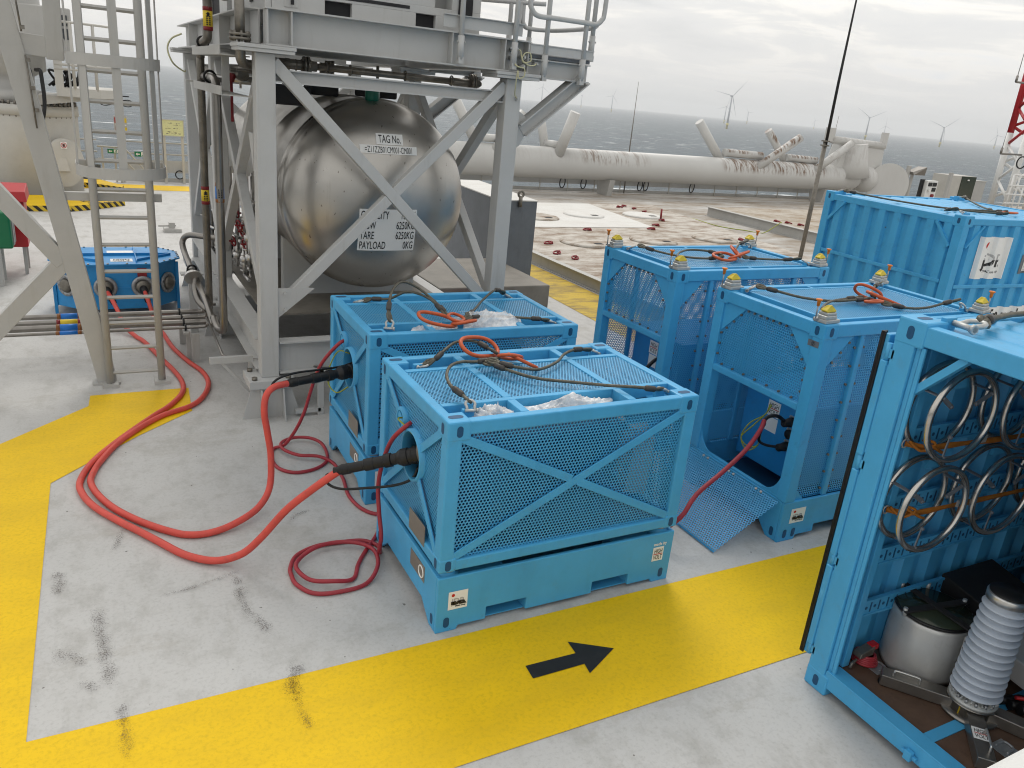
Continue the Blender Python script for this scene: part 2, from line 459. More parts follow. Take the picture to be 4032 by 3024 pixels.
class MB:
    """collects geometry and links it as ONE mesh object"""

    def __init__(s):
        s.v, s.f, s.uv, s.sm, s.at = [], [], {}, [], []

    def add(s, vs, fs, smooth=False, uvs=None):
        o = len(s.v)
        s.at.append((o, len(s.f)))
        s.v += [V(p) for p in vs]
        for k, f in enumerate(fs):
            s.f.append([o + i for i in f])
            s.sm.append(smooth)
            if uvs:
                s.uv[len(s.f) - 1] = [uvs[i] for i in f]
        return s

    def hexa(s, p):
        return s.add(p, [(0, 3, 2, 1), (4, 5, 6, 7), (0, 1, 5, 4), (1, 2, 6, 5), (2, 3, 7, 6), (3, 0, 4, 7)])

    def box(s, x0, x1, y0, y1, z0, z1):
        return s.hexa([(x0, y0, z0), (x1, y0, z0), (x1, y1, z0), (x0, y1, z0), (x0, y0, z1), (x1, y0, z1), (x1, y1, z1), (x0, y1, z1)])

    def cbox(s, c, sx, sy, sz, rz=0):
        a = V((math.cos(rz), math.sin(rz), 0)) * sx / 2
        b = V((-math.sin(rz), math.cos(rz), 0)) * sy / 2
        h = V((0, 0, sz / 2))
        c = V(c)
        return s.hexa([c - a - b - h, c + a - b - h, c + a + b - h, c - a + b - h, c - a - b + h, c + a - b + h, c + a + b + h, c - a + b + h])

    def frame(s, p, q, up=(0, 0, 1)):
        p, q = V(p), V(q)
        d = (q - p).normalized()
        u = V(up)
        if abs(d.dot(u)) > 0.98:
            u = V((0, 1, 0))
        r = d.cross(u).normalized()
        return p, q, r, r.cross(d).normalized()

    def bar(s, p, q, w, h, up=(0, 0, 1)):
        """rectangular bar: w sideways, h along up"""
        p, q, r, u = s.frame(p, q, up)
        a, b = r * w / 2, u * h / 2
        return s.hexa([p - a - b, p + a - b, q + a - b, q - a - b, p - a + b, p + a + b, q + a + b, q - a + b])

    def ibeam(s, p, q, w, h, t=0.012, up=(0, 0, 1)):
        p, q, r, u = s.frame(p, q, up)
        o = u * (h / 2 - t / 2)
        s.bar(p + o, q + o, w, t, u)
        s.bar(p - o, q - o, w, t, u)
        return s.bar(p, q, t, h - 2 * t, u)

    def tube(s, pts, r, n=10, closed=False, twist=0.0, lobes=0, amp=0.0, caps=True):
        pts = [V(p) for p in pts]
        k = len(pts)
        rr = r if isinstance(r, (list, tuple)) else [r] * k
        ts = []
        for i in range(k):
            a = pts[i - 1] if (i > 0 or closed) else pts[i]
            b = pts[(i + 1) % k] if (i < k - 1 or closed) else pts[i]
            ts.append((b - a).normalized())
        u = V((0, 0, 1)) if abs(ts[0].z) < 0.9 else V((0, 1, 0))
        nrm = (u - ts[0] * u.dot(ts[0])).normalized()
        vs = []
        L = 0
        for i in range(k):
            if i:
                L += (pts[i] - pts[i - 1]).length
                nrm = (nrm - ts[i] * nrm.dot(ts[i])).normalized()
            bn = ts[i].cross(nrm)
            for j in range(n):
                a = 2 * math.pi * j / n
                q = rr[i] * (1 + (amp * math.cos(lobes * (a - twist * L)) if lobes else 0))
                vs.append(pts[i] + nrm * math.cos(a) * q + bn * math.sin(a) * q)
        fs = []
        for i in range(k if closed else k - 1):
            i2 = (i + 1) % k
            for j in range(n):
                j2 = (j + 1) % n
                fs.append((i * n + j, i * n + j2, i2 * n + j2, i2 * n + j))
        s.add(vs, fs, True)
        if caps and not closed:
            o = len(s.v) - len(vs)
            s.f += [[o + j for j in range(n)][::-1], [o + (k - 1) * n + j for j in range(n)]]
            s.sm += [False, False]
        return s

    def cyl(s, p, q, r, n=20, r2=None):
        return s.tube([p, q], [r, r if r2 is None else r2], n)

    def lathe(s, prof, o, axis=(0, 0, 1), n=32, smooth=True):
        """prof: (radius, height along axis)"""
        ax = V(axis).normalized()
        u = V((1, 0, 0)) if abs(ax.x) < 0.9 else V((0, 1, 0))
        u = (u - ax * u.dot(ax)).normalized()
        b = ax.cross(u)
        o = V(o)
        vs = [o + ax * h + (u * math.cos(2 * math.pi * j / n) + b * math.sin(2 * math.pi * j / n)) * r for r, h in prof for j in range(n)]
        fs = [(i * n + j, i * n + (j + 1) % n, (i + 1) * n + (j + 1) % n, (i + 1) * n + j) for i in range(len(prof) - 1) for j in range(n)]
        s.add(vs, fs, smooth)
        k = len(prof)
        oo = len(s.v) - len(vs)
        for i, rev in ((0, True), (k - 1, False)):
            if prof[i][0] > 1e-4 and prof[0] != prof[-1]:
                f = [oo + i * n + j for j in range(n)]
                s.f.append(f[::-1] if rev else f)
                s.sm.append(False)
        return s

    def torus(s, c, r, q, normal=(0, 0, 1), n=40, m=10, sx=1, sy=1, u=None):
        nn = V(normal).normalized()
        if u is None:
            u = V((1, 0, 0)) if abs(nn.x) < 0.9 else V((0, 1, 0))
        u = V(u)
        u = (u - nn * u.dot(nn)).normalized()
        b = nn.cross(u)
        return s.tube([V(c) + u * math.cos(2 * math.pi * i / n) * r * sx + b * math.sin(2 * math.pi * i / n) * r * sy for i in range(n)], q, m, True)

    def prism(s, poly, o, u, v, th):
        """extrude a 2D polygon by th along u x v"""
        o, u, v = V(o), V(u), V(v)
        w = u.cross(v).normalized() * th
        k = len(poly)
        vs = [o + u * a + v * b for a, b in poly] + [o + u * a + v * b + w for a, b in poly]
        return s.add(vs, [tuple(range(k))[::-1], tuple(range(k, 2 * k))] + [(i, (i + 1) % k, k + (i + 1) % k, k + i) for i in range(k)])

    def sheet(s, poly, o, u, v, th=0.004):
        """thin sheet: two skins th apart"""
        o, u, v = V(o), V(u), V(v)
        w = u.cross(v).normalized() * th
        s.add([o + w + u * a + v * b for a, b in poly], [tuple(range(len(poly)))], False, list(poly))
        return s.add([o + u * a + v * b for a, b in poly], [tuple(range(len(poly)))], False, list(poly))

    def ball(s, c, r, n=14, sq=(1, 1, 1)):
        c = V(c)
        vs, fs = [], []
        m = n // 2
        for i in range(m + 1):
            a = math.pi * i / m
            for j in range(n):
                t = 2 * math.pi * j / n
                vs.append(c + V((math.sin(a) * math.cos(t) * r * sq[0], math.sin(a) * math.sin(t) * r * sq[1], math.cos(a) * r * sq[2])))
        for i in range(m):
            for j in range(n):
                fs.append((i * n + j, (i + 1) * n + j, (i + 1) * n + (j + 1) % n, i * n + (j + 1) % n))
        return s.add(vs, fs, True)

    def build(s, name, mat, parent=None, bevel=0, world=False, keep=False):
        vs = s.v
        loc = V((0, 0, 0))
        if parent is not None:
            if world:
                im = ROOT[parent.name].inverted()
                vs = [im @ p for p in vs]
        elif not keep and vs:
            xs, ys, zs = [p.x for p in vs], [p.y for p in vs], [p.z for p in vs]
            loc = V(((min(xs) + max(xs)) / 2, (min(ys) + max(ys)) / 2, min(zs)))
            vs = [p - loc for p in vs]
        me = bpy.data.meshes.new(name)
        me.from_pydata([tuple(p) for p in vs], [], s.f)
        me.polygons.foreach_set('use_smooth', s.sm)
        if s.uv:
            ul = me.uv_layers.new(name='UVMap')
            for fi, us in s.uv.items():
                for li, q in zip(me.polygons[fi].loop_indices, us):
                    ul.data[li].uv = q
        me.update()
        bm = bmesh.new()
        bm.from_mesh(me)
        if not s.uv:
            bmesh.ops.recalc_face_normals(bm, faces=bm.faces)
        bm.to_mesh(me)
        bm.free()
        me.materials.append(MATS[mat])
        o = bpy.data.objects.new(name, me)
        COL.objects.link(o)
        o.location = loc
        if parent is not None:
            o.parent = parent
            ROOT[o.name] = ROOT[parent.name]
        if bevel:
            md = o.modifiers.new('bevel', 'BEVEL')
            md.width = bevel
            md.segments = 2
            md.limit_method = 'ANGLE'
            md.angle_limit = R(50)
        return o


def build_each(mb, name, mat, parent, bevel=0, world=False):
    """every piece added to mb becomes a mesh of its own"""
    at = mb.at + [(len(mb.v), len(mb.f))]
    for (v0, f0), (v1, f1) in zip(at, at[1:]):
        m = MB()
        m.v = mb.v[v0:v1]
        m.f = [[i - v0 for i in f] for f in mb.f[f0:f1]]
        m.sm = mb.sm[f0:f1]
        o = m.build(name, mat, parent, bevel, world)
    return o


def tag(o, label=None, cat=None, group=None, kind=None):
    if label: o['label'] = label
    if cat: o['category'] = cat
    if group: o['group'] = group
    if kind: o['kind'] = kind
    return o


def thing(name, label, cat, loc=(0, 0, 0), rz=0.0, group=None):
    o = bpy.data.objects.new(name, None)
    COL.objects.link(o)
    o.location = loc
    o.rotation_euler = (0, 0, rz)
    o.empty_display_size = 0.1
    ROOT[o.name] = Matrix.Translation(V(loc)) @ Matrix.Rotation(rz, 4, 'Z')
    return tag(o, label, cat, group)


def dup(o, loc=None, rz=None, label=None, parent=None):
    c = o.copy()
    COL.objects.link(c)
    if parent is not None:
        c.parent = parent
    if loc is not None: c.location = loc
    if rz is not None: c.rotation_euler = (0, 0, rz)
    if label: c['label'] = label
    for ch in list(o.children):
        dup(ch, parent=c)
    return c


def sp(pts, n=8):
    """smooth curve through points (Catmull-Rom)"""
    P = [V(p) for p in pts]
    P = [P[0] * 2 - P[1]] + P + [P[-1] * 2 - P[-2]]
    out = []
    for i in range(1, len(P) - 2):
        a, b, c, d = P[i - 1:i + 3]
        for k in range(n):
            t = k / n
            out.append(0.5 * (2 * b + (c - a) * t + (2 * a - 5 * b + 4 * c - d) * t * t + (3 * b - a - 3 * c + d) * t ** 3))
    out.append(P[-2])
    return out


def text(body, size, mat, parent, o, u, v, sx=1.0, bold=0.0, align='LEFT', depth=0.0008, name='lettering', warp=None, world=False, shear=0.0):
    """lettering as a mesh; o = baseline origin, u = reading direction, v = up"""
    cu = bpy.data.curves.new('t', 'FONT')
    cu.body = body
    cu.size = size
    cu.align_x = align
    cu.offset = bold
    cu.shear = shear
    cu.resolution_u = 3
    to = bpy.data.objects.new('t', cu)
    COL.objects.link(to)
    dg = bpy.context.evaluated_depsgraph_get()
    me = bpy.data.meshes.new_from_object(to.evaluated_get(dg))
    bpy.data.objects.remove(to)
    bpy.data.curves.remove(cu)
    if warp and size > 0.1:
        bm = bmesh.new()
        bm.from_mesh(me)
        bmesh.ops.triangulate(bm, faces=bm.faces)
        bmesh.ops.subdivide_edges(bm, edges=[e for e in bm.edges if e.calc_length() > 0.02], cuts=5, use_grid_fill=True)
        bm.to_mesh(me)
        bm.free()
    u, v, o = V(u).normalized(), V(v).normalized(), V(o)
    w = u.cross(v).normalized()
    for p in me.vertices:
        a, b = p.co.x * sx, p.co.y
        q = o + u * a + v * b + w * depth
        p.co = warp(q) if warp else q
    if world:
        me.transform(ROOT[parent.name].inverted())
    me.name = name
    me.materials.clear()
    me.materials.append(MATS[mat])
    ob = bpy.data.objects.new(name, me)
    COL.objects.link(ob)
    ob.parent = parent
    ROOT[ob.name] = ROOT[parent.name]
    return ob


def bolts(mb, pts, r=0.012, h=0.01, axis=(0, 0, 1)):
    a = V(axis)
    for p in pts:
        mb.cyl(V(p), V(p) + a * h, r, 6)
    return mb

def solo(mb, name, mat, label, cat, group=None, bevel=0):
    return tag(mb.build(name, mat, None, bevel), label, cat, group)


# ================================================================ SETTING
def flat(name, poly, z, mat):
    mb = MB()
    mb.add([(x, y, z) for x, y in poly], [tuple(range(len(poly)))])
    o = mb.build(name, mat, None, keep=True)
    if o.data.polygons[0].normal.z < 0:
        o.data.flip_normals()
    return tag(o, kind='structure')


mb = MB()
mb.prism([(-14, -8), (62, -8), (62, 28.3), (8, 28.3), (8, 27.05), (-14, 27.05)], (0, 0, -0.7), (1, 0, 0), (0, 1, 0), 0.7)
tag(mb.build('deck', 'deck paint', keep=True), kind='structure')
flat('yellow_walkway', [(-0.53, 3.92), (-0.49, 6.95), (0.23, 7.76), (0.77, 8.27), (0.81, 8.96), (-0.17, 8.95), (-0.19, 8.65),
                        (-0.91, 7.89), (-1.7, 7.15), (-1.7, 2.92), (9, 2.92), (9, 3.92)], 0.004, 'yellow deck paint')
flat('painted_arrow', [(2.22, 3.49), (2.21, 3.37), (2.59, 3.37), (2.575, 3.28), (2.86, 3.43), (2.6, 3.6), (2.59, 3.48)], 0.008, 'black paint')
flat('worn_yellow_band', [(7.2, 6.0), (8.42, 6.0), (8.45, 26), (7.75, 26)], 0.004, 'worn yellow paint')
flat('far_yellow_walkway', [(-6, 25.1), (6.9, 24.75), (6.9, 25.75), (-6, 26.3)], 0.004, 'yellow deck paint')


def scuff(pts, wd):
    wd *= 1.6
    P = sp([(x, y, 0.011) for x, y in pts], 6)
    mb = MB()
    n = len(P)
    vs, uv = [], []
    for i, p in enumerate(P):
        d = (P[min(i + 1, n - 1)] - P[max(i - 1, 0)]).normalized()
        s = V((-d.y, d.x, 0)) * wd / 2
        vs += [p - s, p + s]
        uv += [(i / (n - 1), 0), (i / (n - 1), 1)]
    mb.add(vs, [(2 * i, 2 * i + 1, 2 * i + 3, 2 * i + 2) for i in range(n - 1)], False, uv)
    tag(mb.build('scuff_mark', 'scuff dirt', keep=True), kind='structure')


for pts, wd in (([(0.70, 5.28), (0.70, 5.06), (0.71, 4.81), (0.73, 4.61), (0.79, 4.42), (0.82, 4.25)], 0.11),
                ([(-0.26, 5.2), (-0.18, 4.94), (-0.16, 4.7), (-0.14, 4.44), (-0.13, 4.29), (-0.12, 4.06)], 0.12),
                ([(0.15, 5.0), (0.37, 5.03), (0.57, 5.08), (0.82, 5.18)], 0.05),
                ([(0.89, 4.12), (0.88, 3.95), (0.83, 3.84), (0.82, 3.6)], 0.13),
                ([(0.86, 3.97), (0.84, 3.77), (0.84, 3.57), (0.86, 3.4)], 0.09),
                ([(-0.1, 4.06), (-0.08, 4.0), (-0.07, 3.85), (-0.06, 3.68), (-0.06, 3.45)], 0.09),
                ([(-0.42, 4.68), (-0.33, 4.53), (-0.24, 4.42)], 0.15), ([(-0.29, 4.33), (-0.18, 4.17)], 0.08),
                ([(0.02, 6.05), (-0.03, 5.79), (-0.08, 5.68)], 0.07), ([(-0.42, 5.6), (-0.4, 5.4), (-0.42, 5.2)], 0.1),
                ([(1.2, 5.7), (1.3, 5.8), (1.45, 5.85)], 0.06)):
    scuff(pts, wd)

mb = MB()
rings = [0, 60, 200, 600, 2000, 6000, 14000]
n = 64
vs = [(0, 0, -34)] + [(r * math.cos(2 * math.pi * j / n), r * math.sin(2 * math.pi * j / n), -34) for r in rings[1:] for j in range(n)]
fs = [(0, 1 + j, 1 + (j + 1) % n) for j in range(n)]
for i in range(len(rings) - 2):
    fs += [(1 + i * n + j, 1 + (i + 1) * n + j, 1 + (i + 1) * n + (j + 1) % n, 1 + i * n + (j + 1) % n) for j in range(n)]
mb.add(vs, fs)
tag(mb.build('sea', 'sea water', keep=True), kind='structure')

# the air: pale even haze over the sea
hm = bpy.data.materials.new('haze')
hm.use_nodes = True
ht = hm.node_tree
ht.nodes.clear()
pv = N(ht, 'ShaderNodeVolumePrincipled', i={'Density': 0.00015, 'Anisotropy': 0.2})
pv.inputs['Color'].default_value = (0.96, 0.97, 0.98, 1)
ho = N(ht, 'ShaderNodeOutputMaterial')
ht.links.new(pv.outputs[0], ho.inputs['Volume'])
MATS['haze'] = hm
mb = MB()
mb.box(-15000, 15000, -15000, 15000, -36, 190)
tag(mb.build('haze', 'haze', keep=True), kind='stuff')


# ---------------------------------------------------------------- wind turbines
def turbine(az, el, D, rot, blade, label, yaw=0.0):
    """az, el: bearing and elevation of the hub seen from the deck; D: metres away"""
    a = R(az)
    x, y, hz = D * math.sin(a), D * math.cos(a), 3.4 + D * math.tan(R(el))
    t = thing('wind_turbine', label, 'wind turbine', (x, y, -34), -a + yaw, 'wind turbines out at sea')
    H = hz + 34
    m = MB()
    m.lathe([(3.3, 18), (2.9, H * 0.5), (1.9, H - 2)], (0, 0, 0), n=16)
    m.build('tower', 'turbine white', t)
    m = MB()
    m.lathe([(3.4, -1), (3.4, 12), (5.4, 12.2), (5.4, 13.4), (3.6, 13.6), (3.6, 18)], (0, 0, 0), n=16)
    m.build('yellow_base', 'turbine yellow', t)
    m = MB()
    m.box(-2.1, 2.1, -4, 9, H - 2, H + 2.4)
    m.build('nacelle', 'turbine white', t, 0.5)
    m = MB()
    m.lathe([(0.05, -3.2), (1.2, -2.8), (2.0, -1.5), (2.1, 0)], (0, -4, H), (0, 1, 0), 14)
    m.build('hub', 'turbine white', t)
    for k in range(3):
        b = R(rot + 120 * k)
        d, s = V((math.sin(b), 0, math.cos(b))), V((math.cos(b), 0, -math.sin(b)))
        o = V((0, -5.6, H))
        m = MB()
        P = []
        for f, c0, th in ((0.02, 1.2, 1.2), (0.12, 1.9, 1.0), (0.24, 2.2, 0.7), (0.5, 1.5, 0.45), (0.8, 0.85, 0.25), (1.0, 0.2, 0.1)):
            q = o + d * blade * f
            P += [q - s * c0 * 0.35, q + V((0, -th, 0)), q + s * c0 * 0.65, q + V((0, th, 0))]
        fs = [(4 * i + j, 4 * i + (j + 1) % 4, 4 * i + 4 + (j + 1) % 4, 4 * i + 4 + j) for i in range(5) for j in range(4)]
        m.add(P, fs, True)
        m.build('blade', 'turbine white', t)


for args in ((41.69, 1.30, 2776, 40, 66, 'nearest wind turbine with its yellow base, between the two left tube stubs', 0.45),
             (41.45, 0.62, 4900, 12, 60, 'hazy turbine close beside the nearest one, on its left', 0.4),
             (50.33, 0.73, 3500, 62, 66, 'three bladed turbine rising behind the tube end block', 0.3),
             (54.63, 0.55, 3600, 50, 66, 'turbine standing clear in the gap left of the lattice mast', 0.3),
             (57.55, 0.38, 5200, 100, 60, 'faint turbine just left of the red and white mast', 0.3),
             (51.36, 0.33, 6000, 115, 55, 'faint small turbine right of the tube end block', 0.3),
             (47.14, 0.27, 8000, 90, 50, 'very faint turbine left of the tall foreground whip aerial', 0.3),
             (42.92, 0.38, 6400, 80, 45, 'small faint turbine right of the nearest turbine', 0.3),
             (33.9, 0.62, 5200, 20, 60, 'faint turbine just right of the thin rail aerial', 0.4),
             (29.11, 0.77, 5400, 5, 60, 'hazy turbine seen in the triangle of the walkway bracket', 0.3),
             (31.82, 0.46, 7000, 0, 50, 'faintest turbine just right of the walkway bracket', 1.4)):
    turbine(*args)


# ================================================================ FAR SIDE OF THE DECK
def railing(x0, x1, y, step, label, post_r=0.022, top=1.15, panel=True):
    t = thing('deck_railing', label, 'railing', ((x0 + x1) / 2, y, 0))
    n = max(1, round((x1 - x0) / step))
    for i in range(n + 1):
        x = x0 + (x1 - x0) * i / n
        m = MB()
        m.bar((x, y, 0), (x, y, top), 0.03, 0.05)
        m.build('post', 'cream paint', t, world=True)
    for nm, z in (('top_rail', top), ('middle_rail', 0.82)):
        m = MB()
        m.cyl((x0 - 0.1, y, z), (x1 + 0.1, y, z), post_r)
        m.build(nm, 'cream paint', t, world=True)
    m = MB()
    m.box(x0 - 0.1, x1 + 0.1, y + 0.018, y + 0.028, 0.0, 0.12)
    m.build('toe_plate', 'warm grey paint', t, world=True)
    if panel:
        m = MB()
        m.box(x0 - 0.1, x1 + 0.1, y + 0.016, y + 0.024, 0.28, 0.64)
        m.build('side_panel', 'grey steel paint', t, world=True)


railing(1.0, 7.5, 26.8, 0.55, 'pale deck railing with grey side panel behind the yellow map board')
railing(-3.0, 0.2, 26.8, 0.6, 'short pale deck railing behind the ladder and crane pedestal', panel=False)
railing(8.2, 34.0, 28.12, 1.28, 'long low railing along the deck edge behind the white tubular')
for x, y, z in ((16.9, 28.05, 0.62), (17.9, 28.05, 0.62), (20.7, 28.0, 0.62), (21.0, 28.0, 0.62), (23.5, 28.0, 0.62)):
    m = MB()
    m.torus((x, y - 0.06, z - 0.28), 0.22, 0.022, (0, 1, 0.1), 24, 6, sx=0.55)
    solo(m, 'hanging_cable_loop', 'black rubber', 'black cable loop hanging under the white tubular from the railing', 'cable', 'black cable loops hanging on the far railing')
m = MB()
m.torus((2.5, 26.72, 0.24), 0.12, 0.018, (0, 1, 0), 20, 6)
solo(m, 'hanging_cable_loop', 'black rubber', 'black cable loop under the railing panel below the map board', 'cable')

# sign board
t = thing('map_board', 'pale yellow safety plan board on two cream posts by the railing', 'sign board', (2.35, 26.5, 0))
m = MB()
m.box(2.06, 2.64, 26.47, 26.49, 1.39, 1.85)
m.build('board', 'map board', t, world=True)
m = MB()
for b in ((2.05, 2.65, 1.84, 1.86), (2.05, 2.65, 1.38, 1.4), (2.04, 2.06, 1.38, 1.86), (2.64, 2.66, 1.38, 1.86)):
    m.box(b[0], b[1], 26.455, 26.485, b[2], b[3])
m.build('board_frame', 'cream paint', t, world=True)
random.seed(3)
m = MB()
for i in range(46):
    x, z = 2.12 + random.random() * 0.42, random.choice((1.45, 1.47, 1.5, 1.60, 1.70, 1.73, 1.75, 1.76))
    m.box(x, x + random.uniform(0.01, 0.06), 26.4685, 26.4695, z, z + random.choice((0.004, 0.01, 0.018)))
m.build('plan_drawing', 'old steel', t, world=True)
for x in (2.1, 2.6):
    m = MB()
    m.box(x - 0.035, x + 0.035, 26.5, 26.57, 0, 1.4)
    m.build('post', 'cream paint', t, world=True)

# call point pole
t = thing('alarm_post', 'grey post carrying red and yellow call point signs behind the ladder', 'alarm post', (0.92, 26.3, 0))
m = MB()
m.bar((0.88, 26.34, 0), (0.88, 26.34, 2.95), 0.06, 0.06)
m.build('post', 'warm grey paint', t, world=True)
m = MB()
m.box(0.78, 1.12, 26.28, 26.30, 1.46, 1.88)
m.build('backing_plate', 'grey steel paint', t, world=True)
for nm, mt, b in (('red_sign', 'red paint', (0.80, 0.92, 1.68, 1.83)), ('red_call_point', 'red paint', (0.82, 0.92, 1.48, 1.58)), ('yellow_sign', 'tape yellow', (1.03, 1.11, 1.70, 1.82)), ('yellow_call_point', 'tape yellow', (1.03, 1.11, 1.48, 1.57)), ('white_strip', 'sticker white', (0.82, 1.10, 1.62, 1.645))):
    m = MB()
    m.box(b[0], b[1], 26.262, 26.278, b[2], b[3])
    m.build(nm, mt, t, world=True)
m = MB()
m.bar((0.83, 26.26, 1.71), (0.87, 26.26, 1.77), 0.02, 0.004, (0, 1, 0))
m.bar((0.86, 26.26, 1.75), (0.90, 26.26, 1.76), 0.03, 0.004, (0, 1, 0))
m.build('hand_symbol', 'sticker white', t, world=True)
m = MB()
m.tube([(0.88 + 0.42 * math.sin(a) * (1 if True else 1), 26.3, 2.26 + 0.09 * math.sin(2 * a) - 0.03) for a in [2 * math.pi * i / 40 for i in range(40)]], 0.014, 6, True)
m.build('cable_loop', 'black rubber', t, world=True)
for z in (2.27, 2.40):
    m = MB()
    m.box(0.66, 1.22, 26.29, 26.31, z, z + 0.03)
    m.build('lamp_bracket', 'black paint', t, world=True)


def exit_sign(x, y, z, w, h, label):
    t = thing('exit_sign', label, 'exit sign', (x, y, z))
    m = MB()
    m.box(x - w / 2, x + w / 2, y, y + 0.02, z, z + h)
    m.build('panel', 'sign green', t, world=True)
    m = MB()
    k = h / 0.14
    m.prism([(0.03 * k, 0.07 * k), (0.075 * k, 0.115 * k), (0.075 * k, 0.085 * k), (0.14 * k, 0.085 * k), (0.14 * k, 0.055 * k), (0.075 * k, 0.055 * k), (0.075 * k, 0.025 * k)], (x - w / 2, y - 0.003, z), (1, 0, 0), (0, 0, 1), -0.002)
    m.build('arrow', 'sticker white', t, world=True)
    m = MB()
    m.box(x + 0.02, x + w / 2 - 0.008, y - 0.002, y - 0.0005, z + 0.012, z + h - 0.012)
    m.build('door_symbol', 'sticker white', t, world=True)
    m = MB()
    c = x + 0.075
    m.ball((c + 0.012, y - 0.003, z + 0.105 * k), 0.012, 8, (1, 0.2, 1))
    for p, q in (((c + 0.008, 0.092), (c - 0.005, 0.06)), ((c - 0.005, 0.06), (c + 0.025, 0.045)), ((c + 0.025, 0.045), (c + 0.012, 0.02)), ((c - 0.005, 0.06), (c - 0.02, 0.035)), ((c - 0.02, 0.035), (c - 0.042, 0.035)), ((c + 0.005, 0.088), (c + 0.032, 0.075)), ((c + 0.005, 0.088), (c - 0.025, 0.08))):
        m.bar((p[0], y - 0.004, z + p[1] * k), (q[0], y - 0.004, z + q[1] * k), 0.012, 0.003, (0, 1, 0))
    m.build('running_figure', 'sign green', t, world=True)


exit_sign(1.40, 26.0, 0.80, 0.31, 0.14, 'green exit sign with arrow right of the ladder cage centre bar')
exit_sign(0.70, 26.2, 0.84, 0.29, 0.12, 'green exit sign left of the ladder cage centre bar')
t = thing('stair_rail', 'cream sloping stair handrail going down behind the ladder cage', 'handrail', (0.9, 26.4, 0))
for dz, nm in ((0, 'hand_rail'), (-0.35, 'middle_rail')):
    m = MB()
    m.tube(sp([(0.3, 26.5, 1.0 + dz), (0.95, 26.45, 0.98 + dz), (1.05, 26.45, 0.93 + dz), (1.7, 26.5, 0.15 + dz)], 4), 0.024, 8)
    m.build(nm, 'cream paint', t, world=True)
for x in (0.42, 0.75, 0.95):
    m = MB()
    m.bar((x, 26.46, 0), (x, 26.46, 0.98), 0.05, 0.05)
    m.build('post', 'cream paint', t, world=True)

# crane pedestal with its hazard-edged steps
P0 = (-1.13, 24.2, 0)
t = thing('crane_pedestal', 'cream cylindrical crane pedestal with bolted flange and round door', 'crane pedestal', P0)
m = MB()
m.lathe([(1.02, 0), (1.02, 1.95), (1.0, 2.0), (0.97, 2.05)], P0, n=56)
m.build('column', 'cream paint', t, world=True)
m = MB()
m.lathe([(1.05, 1.92), (1.05, 2.16), (0.9, 2.16), (0.9, 2.2)], P0, n=56)
m.build('flange', 'cream paint', t, world=True)
m = MB()
for i in range(44):
    a = 2 * math.pi * i / 44
    for z in (1.88, 2.16):
        m.cyl((P0[0] + 0.99 * math.cos(a), P0[1] + 0.99 * math.sin(a), z), (P0[0] + 0.99 * math.cos(a), P0[1] + 0.99 * math.sin(a), z + 0.09 if z > 2.0 else z + 0.05), 0.035, 6)
o = m.build('flange_bolts', 'old steel', t, world=True)
m = MB()
m.lathe([(0.82, 0), (0.82, 0.25), (0.6, 0.3), (0.6, 0.6), (0.88, 0.75), (0.88, 4.3)], (P0[0] - 0.45, P0[1], 2.2), n=40)
m.build('slewing_column', 'warm grey paint', t, world=True)
m = MB()
m.lathe([(0.02, 0), (0.46, 0), (0.46, 0.06), (0.43, 0.08), (0.02, 0.08)], (-0.50, 23.22, 0.85), (0.35, -0.94, 0), 40)
dv_ = m.v
for i, p in enumerate(dv_):
    p.z = 0.85 + (p.z - 0.85) * 1.3
m.build('round_door', 'cream paint', t, world=True)
m = MB()
m.hexa([(-0.63, 23.02, 0.66), (-0.38, 23.08, 0.66), (-0.38, 23.2, 0.66), (-0.63, 23.14, 0.66), (-0.66, 23.09, 0.97), (-0.44, 23.14, 0.97), (-0.44, 23.2, 0.97), (-0.66, 23.14, 0.97)])
m.build('sloped_hood', 'cream paint', t, world=True)
m = MB()
m.box(-0.54, -0.40, 23.105, 23.115, 1.2, 1.36)
m.build('warning_plate', 'sticker white', t, world=True)
m = MB()
m.torus((-0.47, 23.1, 1.28), 0.058, 0.007, (0, 1, 0), 24, 6)
m.bar((-0.51, 23.1, 1.32), (-0.43, 23.1, 1.24), 0.008, 0.006, (0, 1, 0))
m.build('warning_ring', 'sticker red', t, world=True)
m = MB()
m.box(-0.495, -0.445, 23.101, 23.104, 1.245, 1.31)
m.build('hand_symbol', 'sticker black', t, world=True)
# gallery of the crane
t2 = thing('crane_gallery', 'cream crane access platform with handrail above the pedestal', 'crane platform', (-0.2, 24.0, 3.2))
m = MB()
m.prism([(-0.5, 22.85), (0.1, 22.85), (0.45, 23.0), (0.84, 23.3), (0.84, 25.2), (-0.5, 25.2)], (0, 0, 2.44), (1, 0, 0), (0, 1, 0), 0.2)
m.build('platform_floor', 'cream paint', t2, world=True)
m = MB()
m.hexa([(-0.9, 23.0, 2.2), (0.0, 23.1, 2.34), (0.0, 24.6, 2.34), (-0.9, 24.6, 2.2), (-0.9, 23.0, 2.435), (0.75, 23.2, 2.435), (0.75, 24.6, 2.435), (-0.9, 24.6, 2.435)])
m.build('support_bracket', 'cream paint', t2, world=True)
m = MB()
m.bar((-0.42, 22.9, 2.64), (-0.42, 22.9, 3.45), 0.18, 0.1)
m.build('bracket_plate', 'cream paint', t2, world=True)
for x, y in ((-0.1, 22.88), (0.38, 23.0), (0.81, 23.3)):
    m = MB()
    m.cyl((x, y, 2.6), (x, y, 4.12), 0.035, 8)
    m.build('post', 'cream paint', t2, world=True)
